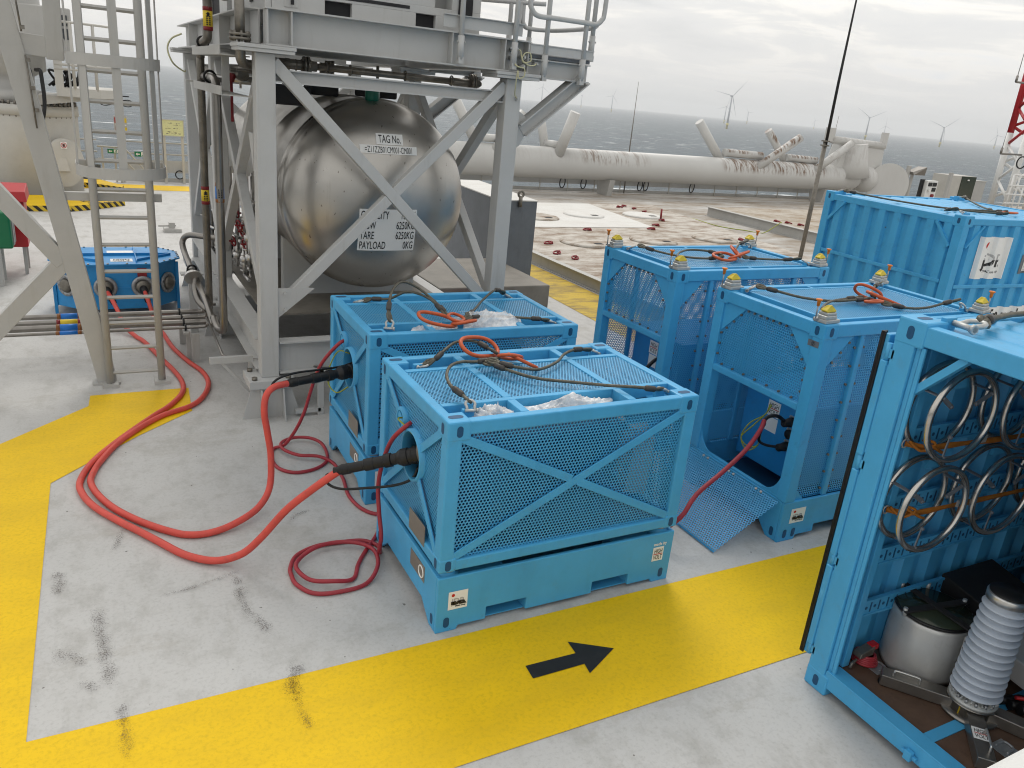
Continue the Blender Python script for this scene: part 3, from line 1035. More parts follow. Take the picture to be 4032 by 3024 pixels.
for z in (3.06, 3.16, 4.10):
    m = MB()
    m.tube([(-0.5, 22.86, z), (0.1, 22.88, z), (0.45, 23.02, z), (0.82, 23.32, z), (0.82, 25.2, z)], 0.028, 8)
    m.build('rail', 'cream paint', t2, world=True)
# cab seen between beam and ladder
t3 = thing('crane_cab', 'small grey crane cab with two dark windows, high beside the ladder', 'crane cab', (-0.6, 24.2, 3.42))
m = MB()
m.box(-1.3, -0.06, 23.4, 25.0, 3.42, 4.42)
m.build('cab_body', 'warm grey paint', t3, 0.03, world=True)
for z in (3.72, 4.02):
    m = MB()
    m.box(-0.36, -0.14, 23.37, 23.4, z, z + 0.24)
    m.build('window', 'window glass', t3, world=True)
# hoses on the pedestal side
for k, (x, y0) in enumerate(((-1.02, 23.05), (-0.80, 23.0))):
    m = MB()
    m.tube(sp([(x - 0.1, 23.3, 2.98), (x, y0 - 0.1, 2.98), (x + 0.02, y0 - 0.15, 2.8), (x + 0.03, y0 - 0.2, 2.3), (x - 0.04, y0 - 0.2, 1.9), (x - 0.18, y0 - 0.1, 1.62)], 6), 0.045, 8)
    solo(m, 'hydraulic_hose', 'black rubber', ('left' if k == 0 else 'right') + ' black hydraulic hose of the pair curving down the crane pedestal', 'hose')
m = MB()
random.seed(5)
for k in range(6):
    x = -0.1 + 0.1 * k
    x = -0.5 + 0.08 * k
    m.tube(sp([(x - 0.15, 23.3, 2.66), (x, 23.2 - 0.1 * random.random(), 2.72 + 0.1 * random.random()), (x + 0.1, 23.2, 2.85 + 0.1 * random.random()), (x + 0.15 - 0.3 * random.random(), 23.25, 3.0), (x + 0.05, 23.3, 2.68)], 6), 0.03, 6)
solo(m, 'hose_bundle', 'black rubber', 'tangle of black hoses lying on the crane gallery', 'hose')


def hazard_step(poly, z, label, rim):
    cx = sum(p[0] for p in poly) / len(poly)
    cy = sum(p[1] for p in poly) / len(poly)
    t = thing('hazard_step', label, 'step', (cx, cy, 0))
    m = MB()
    m.prism(poly, (0, 0, 0), (1, 0, 0), (0, 1, 0), z)
    m.build('top', 'yellow deck paint', t, world=True)
    for a, b in rim:
        pa, pb = V((*poly[a], 0)), V((*poly[b], 0))
        d = (pb - pa).normalized()
        nrm = V((d.y, -d.x, 0)) * 0.004
        L = (pb - pa).length
        m = MB()
        m.add([pa + nrm, pb + nrm, pb + nrm + V((0, 0, z)), pa + nrm + V((0, 0, z))], [(0, 1, 2, 3)], False, [(0, 0), (L, 0), (L, z), (0, z)])
        m.build('striped_edge', 'hazard stripes', t, world=True)
    return t


h = hazard_step([(-2.2, 20.9), (-0.4, 21.0), (0.02, 21.3), (0.76, 22.05), (0.5, 22.6), (-2.2, 22.6)], 0.13, 'yellow step with black striped edge and KEEP CLEAR style lettering, in front of pedestal', ((0, 1), (1, 2), (2, 3)))
h['label'] = 'yellow step with black striped edge and black KEEP lettering before the pedestal'
text('KEEP', 0.26, 'black paint', h, (-0.16, 21.62, 0.134), (0.9, 0.42, 0), (-0.42, 0.9, 0), 1.0, 0.004, world=True)
text('CLEAR', 0.26, 'black paint', h, (-0.02, 21.36, 0.134), (0.9, 0.42, 0), (-0.42, 0.9, 0), 0.8, 0.004, world=True)
hazard_step([(-0.3, 25.3), (0.1, 25.05), (0.80, 24.4), (0.86, 24.8), (0.3, 25.9), (-0.3, 25.9)], 0.13, 'small yellow step with black striped edge right of the pedestal', ((0, 1), (1, 2), (2, 3)))
m = MB()
for i in range(28):
    m.box(-1.2 + i * 0.055, -1.2 + i * 0.055 + 0.02, 26.5, 26.52, 0.02, 0.45)
m.box(-1.25, 0.35, 26.52, 26.54, 0.0, 0.48)
solo(m, 'grating_screen', 'dark grey box', 'dark ribbed grating screen low at the deck edge behind the pedestal', 'grating')

# fire cabinets at the left edge of the picture
t = thing('fire_cabinet', 'red fire hose cabinet standing on legs behind the green box', 'fire cabinet', (-1.5, 15.0, 0))
m = MB()
m.prism([(-2.4, 14.66), (-0.93, 14.66), (-0.93, 15.3), (-2.4, 15.3)], (0, 0, 0.45), (1, 0, 0), (0, 1, 0), 0.72)
m.build('cabinet', 'red paint', t, 0.02, world=True)
m = MB()
m.hexa([(-2.4, 14.58, 1.172), (-0.88, 14.58, 1.172), (-0.88, 15.36, 1.172), (-2.4, 15.36, 1.172), (-2.4, 14.66, 1.32), (-0.9, 14.66, 1.32), (-0.9, 15.36, 1.37), (-2.4, 15.36, 1.37)])
m.build('lid', 'red paint', t, 0.01, world=True)
for x, y in ((-1.0, 14.75), (-1.0, 15.2), (-2.3, 14.75)):
    m = MB()
    m.bar((x, y, 0), (x, y, 0.45), 0.05, 0.05)
    m.build('leg', 'warm grey paint', t, world=True)
t = thing('green_cabinet', 'dark green equipment box with glazed front edge on grey legs at left', 'equipment box', (-1.5, 14.2, 0))
m = MB()
m.box(-2.4, -1.08, 13.88, 14.45, 0.58, 1.13)
m.build('box', 'green paint', t, 0.03, world=True)
m = MB()
m.box(-1.077, -1.068, 13.98, 14.12, 0.62, 1.08)
m.box(-1.077, -1.068, 14.2, 14.34, 0.62, 1.08)
build_each(m, 'glass_strip', 'galvanised', t, world=True)
for x, y in ((-1.3, 13.95), (-1.3, 14.38), (-2.2, 13.95)):
    m = MB()
    m.bar((x, y, 0), (x, y, 0.58), 0.09, 0.05)
    m.build('leg', 'warm grey paint', t, world=True)

# ---------------------------------------------------------------- grey box, hatches, beams
t = thing('grey_equipment_box', 'big dark grey steel box with lifting lug behind the tank frame', 'equipment box', (6.6, 13.9, 0))
m = MB()
m.hexa([(6.28, 12.41, 0), (7.02, 12.41, 0), (7.16, 15.2, 0), (6.42, 15.2, 0), (6.28, 12.41, 1.69), (7.02, 12.41, 1.69), (7.16, 15.2, 1.69), (6.42, 15.2, 1.69)])
m.build('body', 'dark grey box', t, world=True)
m = MB()
m.hexa([(6.27, 12.4, 1.692), (7.03, 12.4, 1.692), (7.17, 15.21, 1.692), (6.41, 15.21, 1.692), (6.27, 12.4, 1.71), (7.03, 12.4, 1.71), (7.17, 15.21, 1.71), (6.41, 15.21, 1.71)])
m.build('white_top', 'hatch clean', t, world=True)
m = MB()
for px_, py_ in ((6.66, 12.37), (6.44, 15.0)):
    m.tube([(px_, py_, 1.6), (px_, py_, 1.78)], 0.035, 8)
    m.torus((px_, py_, 1.82), 0.05, 0.022, (0, 1, 0), 20, 6)
build_each(m, 'lifting_lug', 'old steel', t, world=True)

t = thing('pump_skid', 'dark machinery with a red cover behind the right frame column, low under the tank', 'machinery', (5.2, 11, 0))
m = MB()
m.box(4.35, 6.2, 10.3, 12.3, 0.0, 0.72)
m.build('dark_housing', 'dark floor plate', t, 0.02, world=True)
m = MB()
m.hexa([(4.3, 9.6, 0.1), (5.3, 9.6, 0.1), (5.3, 10.15, 0.1), (4.3, 10.15, 0.1), (4.4, 9.7, 0.5), (5.1, 9.75, 0.62), (5.2, 10.1, 0.55), (4.4, 10.1, 0.66)])
m.build('red_cover', 'red paint', t, 0.03, world=True)
m = MB()
for k in range(4):
    m.tube([(3.5, 10.6 + 0.09 * k, 0.9), (5.2, 9.5 + 0.09 * k, 0.15)], 0.02, 6)
build_each(m, 'conduit', 'white paint', t, world=True)
t = thing('hatch_platform', 'low raised hatch platform with white stained plates, left of the gap', 'hatch', (12.7, 16.6, 0))
m = MB()
m.prism([(8.64, 8.6), (15.9, 8.6), (16.1, 14.36), (17.58, 22.9), (8.64, 22.6)], (0, 0, 0.03), (1, 0, 0), (0, 1, 0), 0.215)
m.build('plate', 'hatch paint', t, world=True)
m = MB()
m.prism([(8.64, 18.1), (14.2, 18.2), (14.8, 22.7), (8.64, 22.55)], (0, 0, 0.25), (1, 0, 0), (0, 1, 0), 0.008)
m.build('clean_plate', 'hatch clean', t, world=True)
m = MB()
m.ibeam((8.56, 8.6, 0.125), (8.56, 22.6, 0.125), 0.14, 0.245, 0.014)
m.build('edge_beam', 'warm grey paint', t, world=True)
t = thing('hatch_platform', 'second raised hatch platform edged by a grey I beam, near the blue container', 'hatch', (22, 16, 0))
m = MB()
m.box(19.75, 27, 9, 22.3, 0.02, 0.3)
m.build('plate', 'hatch dirty', t, world=True)
m = MB()
m.ibeam((19.66, 9, 0.16), (19.66, 22.3, 0.16), 0.22, 0.32, 0.016)
m.build('edge_beam', 'warm grey paint', t, world=True)
m = MB()
m.tube(sp([(17.9, 22.6, 0.015), (18.3, 21.5, 0.015), (18.2, 20.0, 0.015), (18.7, 19.2, 0.015), (19.0, 18.8, 0.02), (19.55, 18.7, 0.36), (19.8, 18.9, 0.34)], 8), 0.014, 6)
solo(m, 'yellow_rope', 'earth wire', 'thin yellow rope lying in the gap between the hatch platforms', 'rope')

lbl = {(13.07, 20.22): 'round white hatch cover on the clean plate, the one with a square sticker',
       (15.31, 20.35): 'round white hatch cover near the far row of red padeyes',
       (10.47, 15.99): 'round stained hatch cover between red padeyes left of the tall cage corner',
       (12.71, 16.27): 'round stained hatch cover directly behind the rear tall cage',
       (11.19, 19.68): 'round hatch cover half hidden by the dark grey box',
       (14.95, 16.5): 'round stained hatch cover by the rear right twist lock of the tall cage'}
for k, ((x, y), l) in enumerate(lbl.items()):
    z0 = 0.258 if y > 19 and x < 14.3 else 0.25
    t = thing('hatch_cover', l, 'hatch cover', (x, y, z0 - 0.004), 0, 'round hatch covers')
    m = MB()
    m.lathe([(0.62, 0), (0.62, 0.02), (0.58, 0.05), (0.56, 0.055), (0.001, 0.06)], (0, 0, 0), n=48)
    m.build('lid', 'hatch clean' if k < 2 else 'hatch paint', t)
    m = MB()
    m.box(0.05, 0.25, -0.42, -0.28, 0.058, 0.066)
    m.build('hinge_pad', 'dark gap', t)
pads = [(15.55, 22.03, 'leftmost of the three far red padeyes in a row'), (15.89, 22.25, 'middle of the three far red padeyes in a row'), (15.95, 21.7, 'right of the three far red padeyes in a row'),
        (15.95, 21.06, 'red padeye peeping over the far right hatch cover'), (15.42, 19.41, 'red padeye with its shackle standing upright'), (14.54, 18.52, 'red padeye just below the one with the upright shackle'),
        (13.93, 17.91, 'red padeye at the right corner of the clean plate'), (11.68, 17.71, 'red padeye at the front edge of the clean plate'), (9.47, 15.92, 'red padeye left of the stained hatch cover'),
        (9.06, 14.84, 'red padeye nearest the edge beam, left of two'), (9.18, 14.32, 'red padeye at the front, right of two'), (11.64, 16.3, 'red padeye behind the left twist lock of the tall cage'),
        (15.77, 16.4, 'red padeye beside the rear right twist lock'), (19.95, 19.3, 'left red padeye on the second hatch platform'), (20.15, 19.0, 'middle red padeye on the second hatch platform'), (20.3, 18.6, 'right red padeye of the group on the second platform'), (21.0, 18.3, 'lone red padeye on the second platform by the container')]
for k, (x, y, l) in enumerate(pads):
    z0 = 0.3 if x > 19.6 else (0.258 if y > 18.1 and x < 14.3 else 0.245)
    t = thing('padeye', l, 'padeye', (x, y, z0), 0.4 * k, 'red padeyes on the hatch platforms')
    m = MB()
    m.prism([(-0.07, 0), (0.07, 0), (0.055, 0.05), (0.025, 0.075), (-0.025, 0.075), (-0.055, 0.05)], (0, 0.02, 0), (1, 0, 0), (0, 0, 1), 0.04)
    m.build('lug', 'rust red', t, 0.01)
    m = MB()
    if k == 4:
        m.tube([(0.12, 0, 0.05), (0.14, 0, 0.34)], 0.03, 8)
    m.torus((0.08, 0, 0.035), 0.068, 0.018, (0.2, 0.1, 1), 24, 8, sx=1.3)
    m.build('shackle', 'rust red', t)

# ---------------------------------------------------------------- the long spare tubular
t = thing('steel_tubular', 'long white steel tubular with angled stubs lying along the deck edge', 'steel tube', (22, 27.3, 0))
TY, TZ, TR = 27.3, 1.14, 0.58
m = MB()
m.lathe([(TR, 0), (TR, 22.2), (TR * 0.93, 22.55), (TR * 0.72, 22.85), (TR * 0.4, 23.02), (0.02, 23.08)], (10.0, TY, TZ), (1, 0, 0), 56)
m.build('main_tube', 'worn white tube', t, world=True)


def stub(p, q, r, extra=None):
    m = MB()
    m.cyl(p, q, r, 24)
    m.build('stub', 'worn white tube', t, world=True)


stub((15.95, TY - 0.35, 1.45), (16.27, TY - 0.75, 3.05), 0.20)
stub((15.75, TY + 0.3, 1.5), (15.55, TY + 0.7, 3.0), 0.17)
stub((15.7, TY + 0.35, 1.83), (16.0, TY - 0.35, 1.83), 0.13)
stub((24.55, TY + 0.2, 1.5), (23.2, TY + 0.5, 3.1), 0.19)
stub((24.5, TY + 0.1, 1.93), (26.5, TY - 0.1, 1.90), 0.17)
stub((26.1, TY - 0.35, 1.4), (28.0, TY - 0.7, 2.82), 0.18)
stub((28.5, TY + 0.2, 1.5), (27.2, TY + 0.5, 2.98), 0.17)
stub((28.2, TY + 0.1, 1.90), (29.9, TY - 0.1, 1.86), 0.16)
stub((29.6, TY - 0.35, 1.4), (31.3, TY - 0.7, 2.75), 0.17)
stub((12.9, TY + 0.3, 1.5), (11.8, TY + 0.6, 3.4), 0.19)
stub((13.2, TY - 0.3, 1.4), (14.2, TY - 0.6, 2.9), 0.17)
stub((12.7, TY, 1.9), (13.6, TY - 0.1, 1.9), 0.14)
m = MB()
m.prism([(31.0, 1.55), (33.4, 1.0), (34.25, 1.2), (34.1, 2.72), (31.35, 2.8)], (0, TY + 0.45, 0), (1, 0, 0), (0, 0, 1), 0.75)
m.build('end_block', 'worn white tube', t, 0.08, world=True)
m = MB()
m.lathe([(0.95, 0), (0.78, 0.6), (0.66, 1.5)], (32.3, TY - 0.05, 1.25), (-0.1, 0, 1), 40)
m.build('end_cone', 'worn white tube', t, world=True)
stub((30.5, TY - 0.2, 2.84), (34.0, TY - 0.25, 2.74), 0.17)
m = MB()
m.box(30.1, 30.55, TY - 0.3, TY - 0.1, 2.75, 3.35)
m.box(33.8, 34.1, TY - 0.35, TY - 0.15, 2.6, 3.35)
build_each(m, 'guide_post', 'worn white tube', t, world=True)
m = MB()
m.ball((33.4, TY - 0.1, 1.15), 0.62, 28)
m.build('end_ball', 'worn white tube', t, world=True)
m = MB()
m.lathe([(0.02, 0), (1.0, 0), (1.0, 0.05), (0.02, 0.05)], (34.3, TY - 0.75, 1.0), (-0.50, -0.86, 0.05), 56, False)
m.build('end_disc', 'worn white tube', t, world=True)
for x in (18.5, 30.6):
    m = MB()
    m.prism([(-0.35, 0), (0.35, 0), (0.5, 0.62), (0.3, 0.62), (-0.3, 0.62), (-0.5, 0.62)], (x - 0.12, TY, 0), (0, 1, 0), (0, 0, 1), 0.24)
    m.build('saddle', 'warm grey paint', t, world=True)
m = MB()
m.tube([(19.92, 27.95, 0), (19.92, 27.95, 2.6), (19.92, 27.95, 4.4)], [0.03, 0.022, 0.008], 8)
solo(m, 'whip_aerial', 'dull steel', 'thin whip aerial standing behind the long tubular', 'aerial')
m = MB()
m.tube([(29.2, 28.0, 0.4), (29.35, 28.0, 3.9)], [0.022, 0.008], 8)
m.v = [p + V((2.3, 0, 0)) for p in m.v]
solo(m, 'whip_aerial', 'dull steel', 'short whip aerial behind the tube end block', 'aerial')
t = thing('whip_aerial', 'tall brown foreground whip aerial rising past the blue container corner', 'aerial', (15.55, 14, 0))
m = MB()
m.tube([(15.55, 14, 0), (15.57, 14, 3.05)], 0.052, 10)
m.build('lower_pole', 'old steel', t, world=True)
m = MB()
m.tube([(15.57, 13.98, 2.95), (15.575, 14, 4.4), (15.58, 14, 7.5)], [0.036, 0.032, 0.01], 8)
m.build('rod', 'black rubber', t, world=True)
m = MB()
for z in (2.95, 3.05):
    m.box(15.5, 15.64, 13.93, 14.07, z, z + 0.03)
m.build('clamp', 'old steel', t, world=True)


# cabinets and mast at the far right (fk: scale from the plane they were surveyed on)
def fk(x, z, s=0.883):
    return x * s, 3.4 - (3.4 - z) * s


t = thing('floodlight_post', 'twin grey post with floodlight right of the tube end disc', 'floodlight', (35.6, 26.5, 0))
m = MB()
m.bar((35.5, 26.5, 0), (35.5, 26.5, 1.95), 0.22, 0.1)
m.bar((36.0, 26.6, 0), (36.0, 26.6, 1.6), 0.12, 0.1)
m.build('post', 'warm grey paint', t, world=True)
m = MB()
m.hexa([(35.6, 26.2, 1.55), (36.4, 26.2, 1.55), (36.4, 26.6, 1.55), (35.6, 26.6, 1.55), (35.6, 26.3, 1.68), (36.3, 26.1, 1.95), (36.3, 26.6, 1.95), (35.6, 26.6, 1.7)])
m.build('lamp_head', 'dull steel', t, world=True)
t = thing('socket_cabinet', 'small white socket cabinet with dark covers beyond the rear container', 'cabinet', (37.1, 26.5, 0))
m = MB()
m.box(36.7, 36.95, 26.5, 26.6, 0, 1.35)
m.build('back_post', 'black paint', t, world=True)
m = MB()
m.box(36.9, 37.7, 26.3, 26.5, 0.35, 1.32)
m.build('cabinet', 'white paint', t, 0.02, world=True)
for a, b, z in ((36.98, 37.25, 1.05), (37.32, 37.6, 1.05), (37.32, 37.6, 0.8)):
    m = MB()
    m.box(a, b, 26.27, 26.3, z, z + 0.18)
    m.build('socket_cover', 'black paint', t, world=True)
for x, z in ((37.1, 0.86), (37.4, 0.6)):
    m = MB()
    m.cyl((x, 26.2, z), (x, 26.3, z), 0.08, 14)
    m.build('socket', 'rust red' if z < 0.7 else 'white paint', t, world=True)
t = thing('dark_cabinet', 'tall dark green-grey cabinet with pale left side behind the rear container', 'cabinet', (39.9, 26.5, 0))
m = MB()
m.box(39.0, 40.9, 26.5, 27.6, 0, 1.62)
m.build('cabinet', 'cream paint', t, world=True)
m = MB()
m.box(39.75, 40.9, 26.46, 26.5, 0.02, 1.6)
m.build('door', 'dark glass', t, world=True)
m = MB()
m.bar((38.75, 26.45, 0), (38.75, 26.45, 1.75), 0.18, 0.14)
m.build('post', 'warm grey paint', t, world=True)
m = MB()
m.box(40.2, 40.35, 26.44, 26.46, 1.4, 1.46)
m.build('plate', 'sticker white', t, world=True)
m = MB()
m.box(41.0, 42.0, 26.6, 27.4, 0, 1.38)
m.box(40.97, 42.03, 26.57, 27.43, 1.38, 1.42)
solo(m, 'pale_cabinet', 'warm grey paint', 'lower pale grey cabinet right of the dark cabinet', 'cabinet')

t = thing('lattice_mast', 'red and white lattice mast with cable loops at the right edge', 'mast', (44.4, 27, 0))
mx0, my0 = 44.3, 26.6
legs = [(mx0, my0), (mx0 + 1.7, my0 - 0.1), (mx0 + 0.85, my0 + 1.4)]
for lx, ly in legs:
    m = MB()
    m.cyl((lx, ly, 0), (lx + (mx0 + 0.85 - lx) * 0.1, ly + 0.03, 3.95), 0.17, 14)
    m.build('white_leg', 'white paint', t, world=True)
    m = MB()
    m.cyl((lx + (mx0 + 0.85 - lx) * 0.1, ly + 0.03, 3.95), (lx + (mx0 + 0.85 - lx) * 0.22, ly + 0.07, 9), 0.17, 14)
    m.build('red_leg', 'red paint', t, world=True)
for i in range(3):
    a, b = legs[i], legs[(i + 1) % 3]
    for k in range(7):
        z0, z1 = 0.5 + k * 0.95, 0.5 + (k + 1) * 0.95
        p, q = ((a[0], a[1], z0), (b[0], b[1], z1)) if k % 2 else ((b[0], b[1], z0), (a[0], a[1], z1))
        m = MB()
        m.cyl(p, q, 0.075, 8)
        m.build('lattice_bar', 'white paint' if z1 < 4.2 else 'red paint', t, world=True)
m = MB()
m.box(mx0 + 1.55, mx0 + 2.0, my0 - 0.5, my0 - 0.3, 0, 4.6)
m.build('cable_ladder', 'galvanised', t, world=True)
for px_, z, ln, wh in ((mx0 - 0.1, 2.88, 1.85, 0.85), (mx0 - 0.5, 6.35, 1.9, 2.4), (mx0 - 0.2, 5.85, 0.9, 1.7)):
    m = MB()
    m.cyl((px_, my0 - 0.1, z), (px_ - ln, my0 - 0.12, z - 0.02), 0.05, 8)
    m.cyl((px_ - ln, my0 - 0.12, z - 0.02), (px_ - ln, my0 - 0.12, z + 0.28), 0.06, 8)
    m.build('aerial_arm', 'dull steel', t, world=True)
    m = MB()
    m.tube([(px_ - ln, my0 - 0.12, z + 0.28), (px_ - ln, my0 - 0.12, z + 0.28 + wh)], [0.022, 0.012], 6)
    m.build('aerial_rod', 'galvanised', t, world=True)
    m = MB()
    m.torus((px_ - 0.15, my0 - 0.3, z - 0.38), 0.3, 0.035, (0.2, 1, 0), 24, 6)
    m.build('cable_loop', 'black rubber', t, world=True)
t = thing('mast_railing', 'white railing round the foot of the lattice mast', 'railing', (43.7, 25.4, 0))
for k in range(7):
    m = MB()
    x = 42.6 + 0.55 * k
    m.cyl((x, 25.6, 0), (x, 25.6, 1.35 if k > 1 else 1.9), 0.045, 8)
    m.build('post', 'white paint', t, world=True)
for z in (0.45, 0.9, 1.35):
    m = MB()
    m.cyl((42.4, 25.6, z), (47.5, 25.6, z), 0.045, 8)
    m.build('rail', 'white paint', t, world=True)
m = MB()
m.cyl((42.6, 25.6, 1.9), (44.2, 25.7, 1.86), 0.045, 8)
m.build('rail', 'white paint', t, world=True)

# ================================================================ TANK FRAME
G = 'grey steel paint'
FX0, FX1, FY0, FY1 = 1.43, 4.17, 7.95, 13.9
t = thing('tank_frame', 'tall grey steel frame with X braces around the stainless tank', 'steel frame', (2.8, 10.9, 0))
YS = (8.04, 11.0, 13.8)
for x in (1.52, 4.08):
    for y in YS:
        m = MB()
        m.box(x - 0.09, x + 0.09, y - 0.09, y + 0.09, 0.43, 3.57)
        m.build('column', G, t, 0.008, world=True)
        m = MB()
        m.box(x - 0.23, x + 0.23, y - 0.2, y + 0.2, 0.345, 0.43)
        m.box(x - 0.22, x + 0.22, y - 0.19, y + 0.19, 0.335, 0.343)
        m.build('base_plate', G, t, 0.004, world=True)
        m = MB()
        for s in (-1, 1):
            m.prism([(-0.2, 0.333), (0.2, 0.333), (0.3, 0.0), (-0.3, 0.0)], (x - 0.006 + s * 0.11, y, 0), (0, 1, 0), (0, 0, 1), 0.012)
        m.prism([(-0.2, 0.333), (0.2, 0.333), (0.3, 0.0), (-0.3, 0.0)], (x, y + 0.005 - 0.12, 0), (1, 0, 0), (0, 0, 1), 0.012)
        m.box(x - 0.12, x + 0.12, y - 0.12, y + 0.12, 0, 0.335)
        m.build('foot', G, t, world=True)
        m = MB()
        bolts(m, [(x + a, y + b, 0.43) for a in (-0.17, 0.17) for b in (-0.14, 0.14)], 0.03, 0.03)
        m.build('bolts', 'old steel', t, world=True)
        m = MB()
        m.box(x - 0.25, x + 0.25, y - 0.18, y + 0.2, 3.571, 3.602)
        m.box(x - 0.26, x + 0.26, y - 0.19, y + 0.21, 3.603, 3.634)
        m.build('top_plate', G, t, 0.003, world=True)
# beams
for nm, p, q, w, h in (('base_beam', (1.62, 8.04, 0.63), (3.98, 8.04, 0.63), 0.17, 0.34), ('base_beam', (1.5, 8.14, 0.63), (1.5, 10.9, 0.63), 0.19, 0.34), ('base_beam', (1.5, 11.1, 0.63), (1.5, 13.7, 0.63), 0.19, 0.34),
                       ('base_beam', (4.1, 8.14, 0.63), (4.1, 13.7, 0.63), 0.19, 0.34), ('base_beam', (1.62, 13.8, 0.63), (3.98, 13.8, 0.63), 0.17, 0.34), ('base_beam', (1.62, 10.0, 0.68), (4.0, 10.0, 0.68), 0.16, 0.24), ('base_beam', (1.62, 12.2, 0.68), (4.0, 12.2, 0.68), 0.16, 0.24),
                       ('top_beam', (1.52, 8.02, 3.795), (4.2, 8.02, 3.795), 0.26, 0.315), ('top_beam', (1.51, 8.16, 3.795), (1.51, 14.0, 3.795), 0.26, 0.315), ('top_beam', (4.08, 8.16, 3.795), (4.08, 14.0, 3.795), 0.26, 0.315), ('top_beam', (1.65, 13.85, 3.795), (3.95, 13.85, 3.795), 0.26, 0.315), ('top_beam', (1.65, 11.0, 3.795), (3.95, 11.0, 3.795), 0.2, 0.3),
                       ('middle_beam', (1.61, 8.06, 3.385), (3.99, 8.06, 3.385), 0.12, 0.12), ('middle_beam', (1.61, 13.8, 3.385), (3.99, 13.8, 3.385), 0.12, 0.12)):
    m = MB()
    m.ibeam(p, q, w, h, 0.014)
    m.build(nm, G, t, world=True)
m = MB()
for x in (1.75, 3.33, 3.92):
    m.box(x - 0.006, x + 0.006, 7.9, 8.012, 3.655, 3.937)
for y in (8.6, 9.8, 11.2, 12.6):
    m.box(1.39, 1.502, y - 0.006, y + 0.006, 3.655, 3.937)
m.box(1.53, 1.542, 7.9, 8.012, 3.655, 3.937)
m.box(4.185, 4.197, 7.9, 8.012, 3.655, 3.937)
build_each(m, 'stiffener', G, t, world=True)


def brace(p, q, w=0.1, h=0.11, up=(0, 1, 0)):
    m = MB()
    m.bar(p, q, h, w, up)
    m.build('brace', G, t, 0.006, world=True)


C_ = V((2.79, 8.03, 2.32))
brace((1.60, 8.03, 3.50), (4.0, 8.03, 1.13))
for s, e in (((1.60, 8.03, 1.13), C_), ((4.0, 8.03, 3.5), C_)):
    d = (V(s) - V(e)).normalized()
    brace(V(e) + d * 0.055, s)
for x in (1.52, 4.08):
    for y0, y1 in ((8.13, 10.91), (11.09, 13.71)):
        c = V((x, (y0 + y1) / 2, 2.32))
        brace((x, y0, 3.45), (x, y1, 1.2), up=(1, 0, 0))
        for s in ((x, y0, 1.2), (x, y1, 3.45)):
            d = (V(s) - c).normalized()
            brace(c + d * 0.055, s, up=(1, 0, 0))
for s, e in (((1.61, 13.8, 3.3), (3.98, 13.8, 1.2)), ((1.61, 13.75, 1.2), (3.98, 13.75, 3.3))):
    brace(s, e)
m = MB()
m.prism([(1.61, 1.06), (1.98, 1.36), (1.92, 1.37), (1.61, 1.37)], (0, 7.975, 0), (1, 0, 0), (0, 0, 1), -0.012)
m.prism([(0, 0), (0.0, 0.35), (0.22, 0.35)], (1.425, 8.14, 2.5), (0, 1, 0), (0, 0, 1), 0.012)
bolts(m, [(1.68, 7.96, 1.32), (1.68, 7.96, 1.15)], 0.018, 0.02, (0, -1, 0))
build_each(m, 'gusset', G, t, 0, world=True)
# walkway bracket on the right
m = MB()
m.ibeam((4.25, 8.04, 3.06), (4.98, 8.04, 3.66), 0.17, 0.15, 0.014, (0, 0, 1))
m.build('bracket_arm', G, t, world=True)
m = MB()
m.ibeam((4.25, 10.8, 3.06), (4.98, 10.8, 3.66), 0.17, 0.15, 0.014, (0, 0, 1))
m.build('bracket_arm', G, t, world=True)
m = MB()
m.prism([(4.172, 2.84), (4.25, 2.9), (4.3, 3.0), (4.3, 3.2), (4.172, 3.28)], (0, 8.06, 0), (1, 0, 0), (0, 0, 1), 0.02)
m.build('gusset', G, t, world=True)
for y in (8.02, 10.8):
    m = MB()
    m.ibeam((4.23, y, 3.70), (5.0, y, 3.70), 0.14, 0.185, 0.012)
    m.build('walkway_beam', G, t, world=True)
m = MB()
m.box(4.23, 4.99, 7.96, 10.9, 3.80, 3.835)
m.build('walkway_grating', 'dark grey box', t, world=True)
m = MB()
m.box(4.21, 4.98, 7.9, 7.912, 3.84, 3.925)
m.box(4.2, 4.99, 7.89, 7.93, 3.925, 3.935)
m.box(4.97, 4.982, 7.93, 10.9, 3.84, 3.925)
m.build('toe_plate', G, t, world=True)
m = MB()
m.box(3.22, 4.1, 7.9, 7.912, 3.985, 4.095)
m.box(3.22, 4.12, 7.87, 7.912, 4.096, 4.104)
m.build('toe_plate', G, t, world=True)
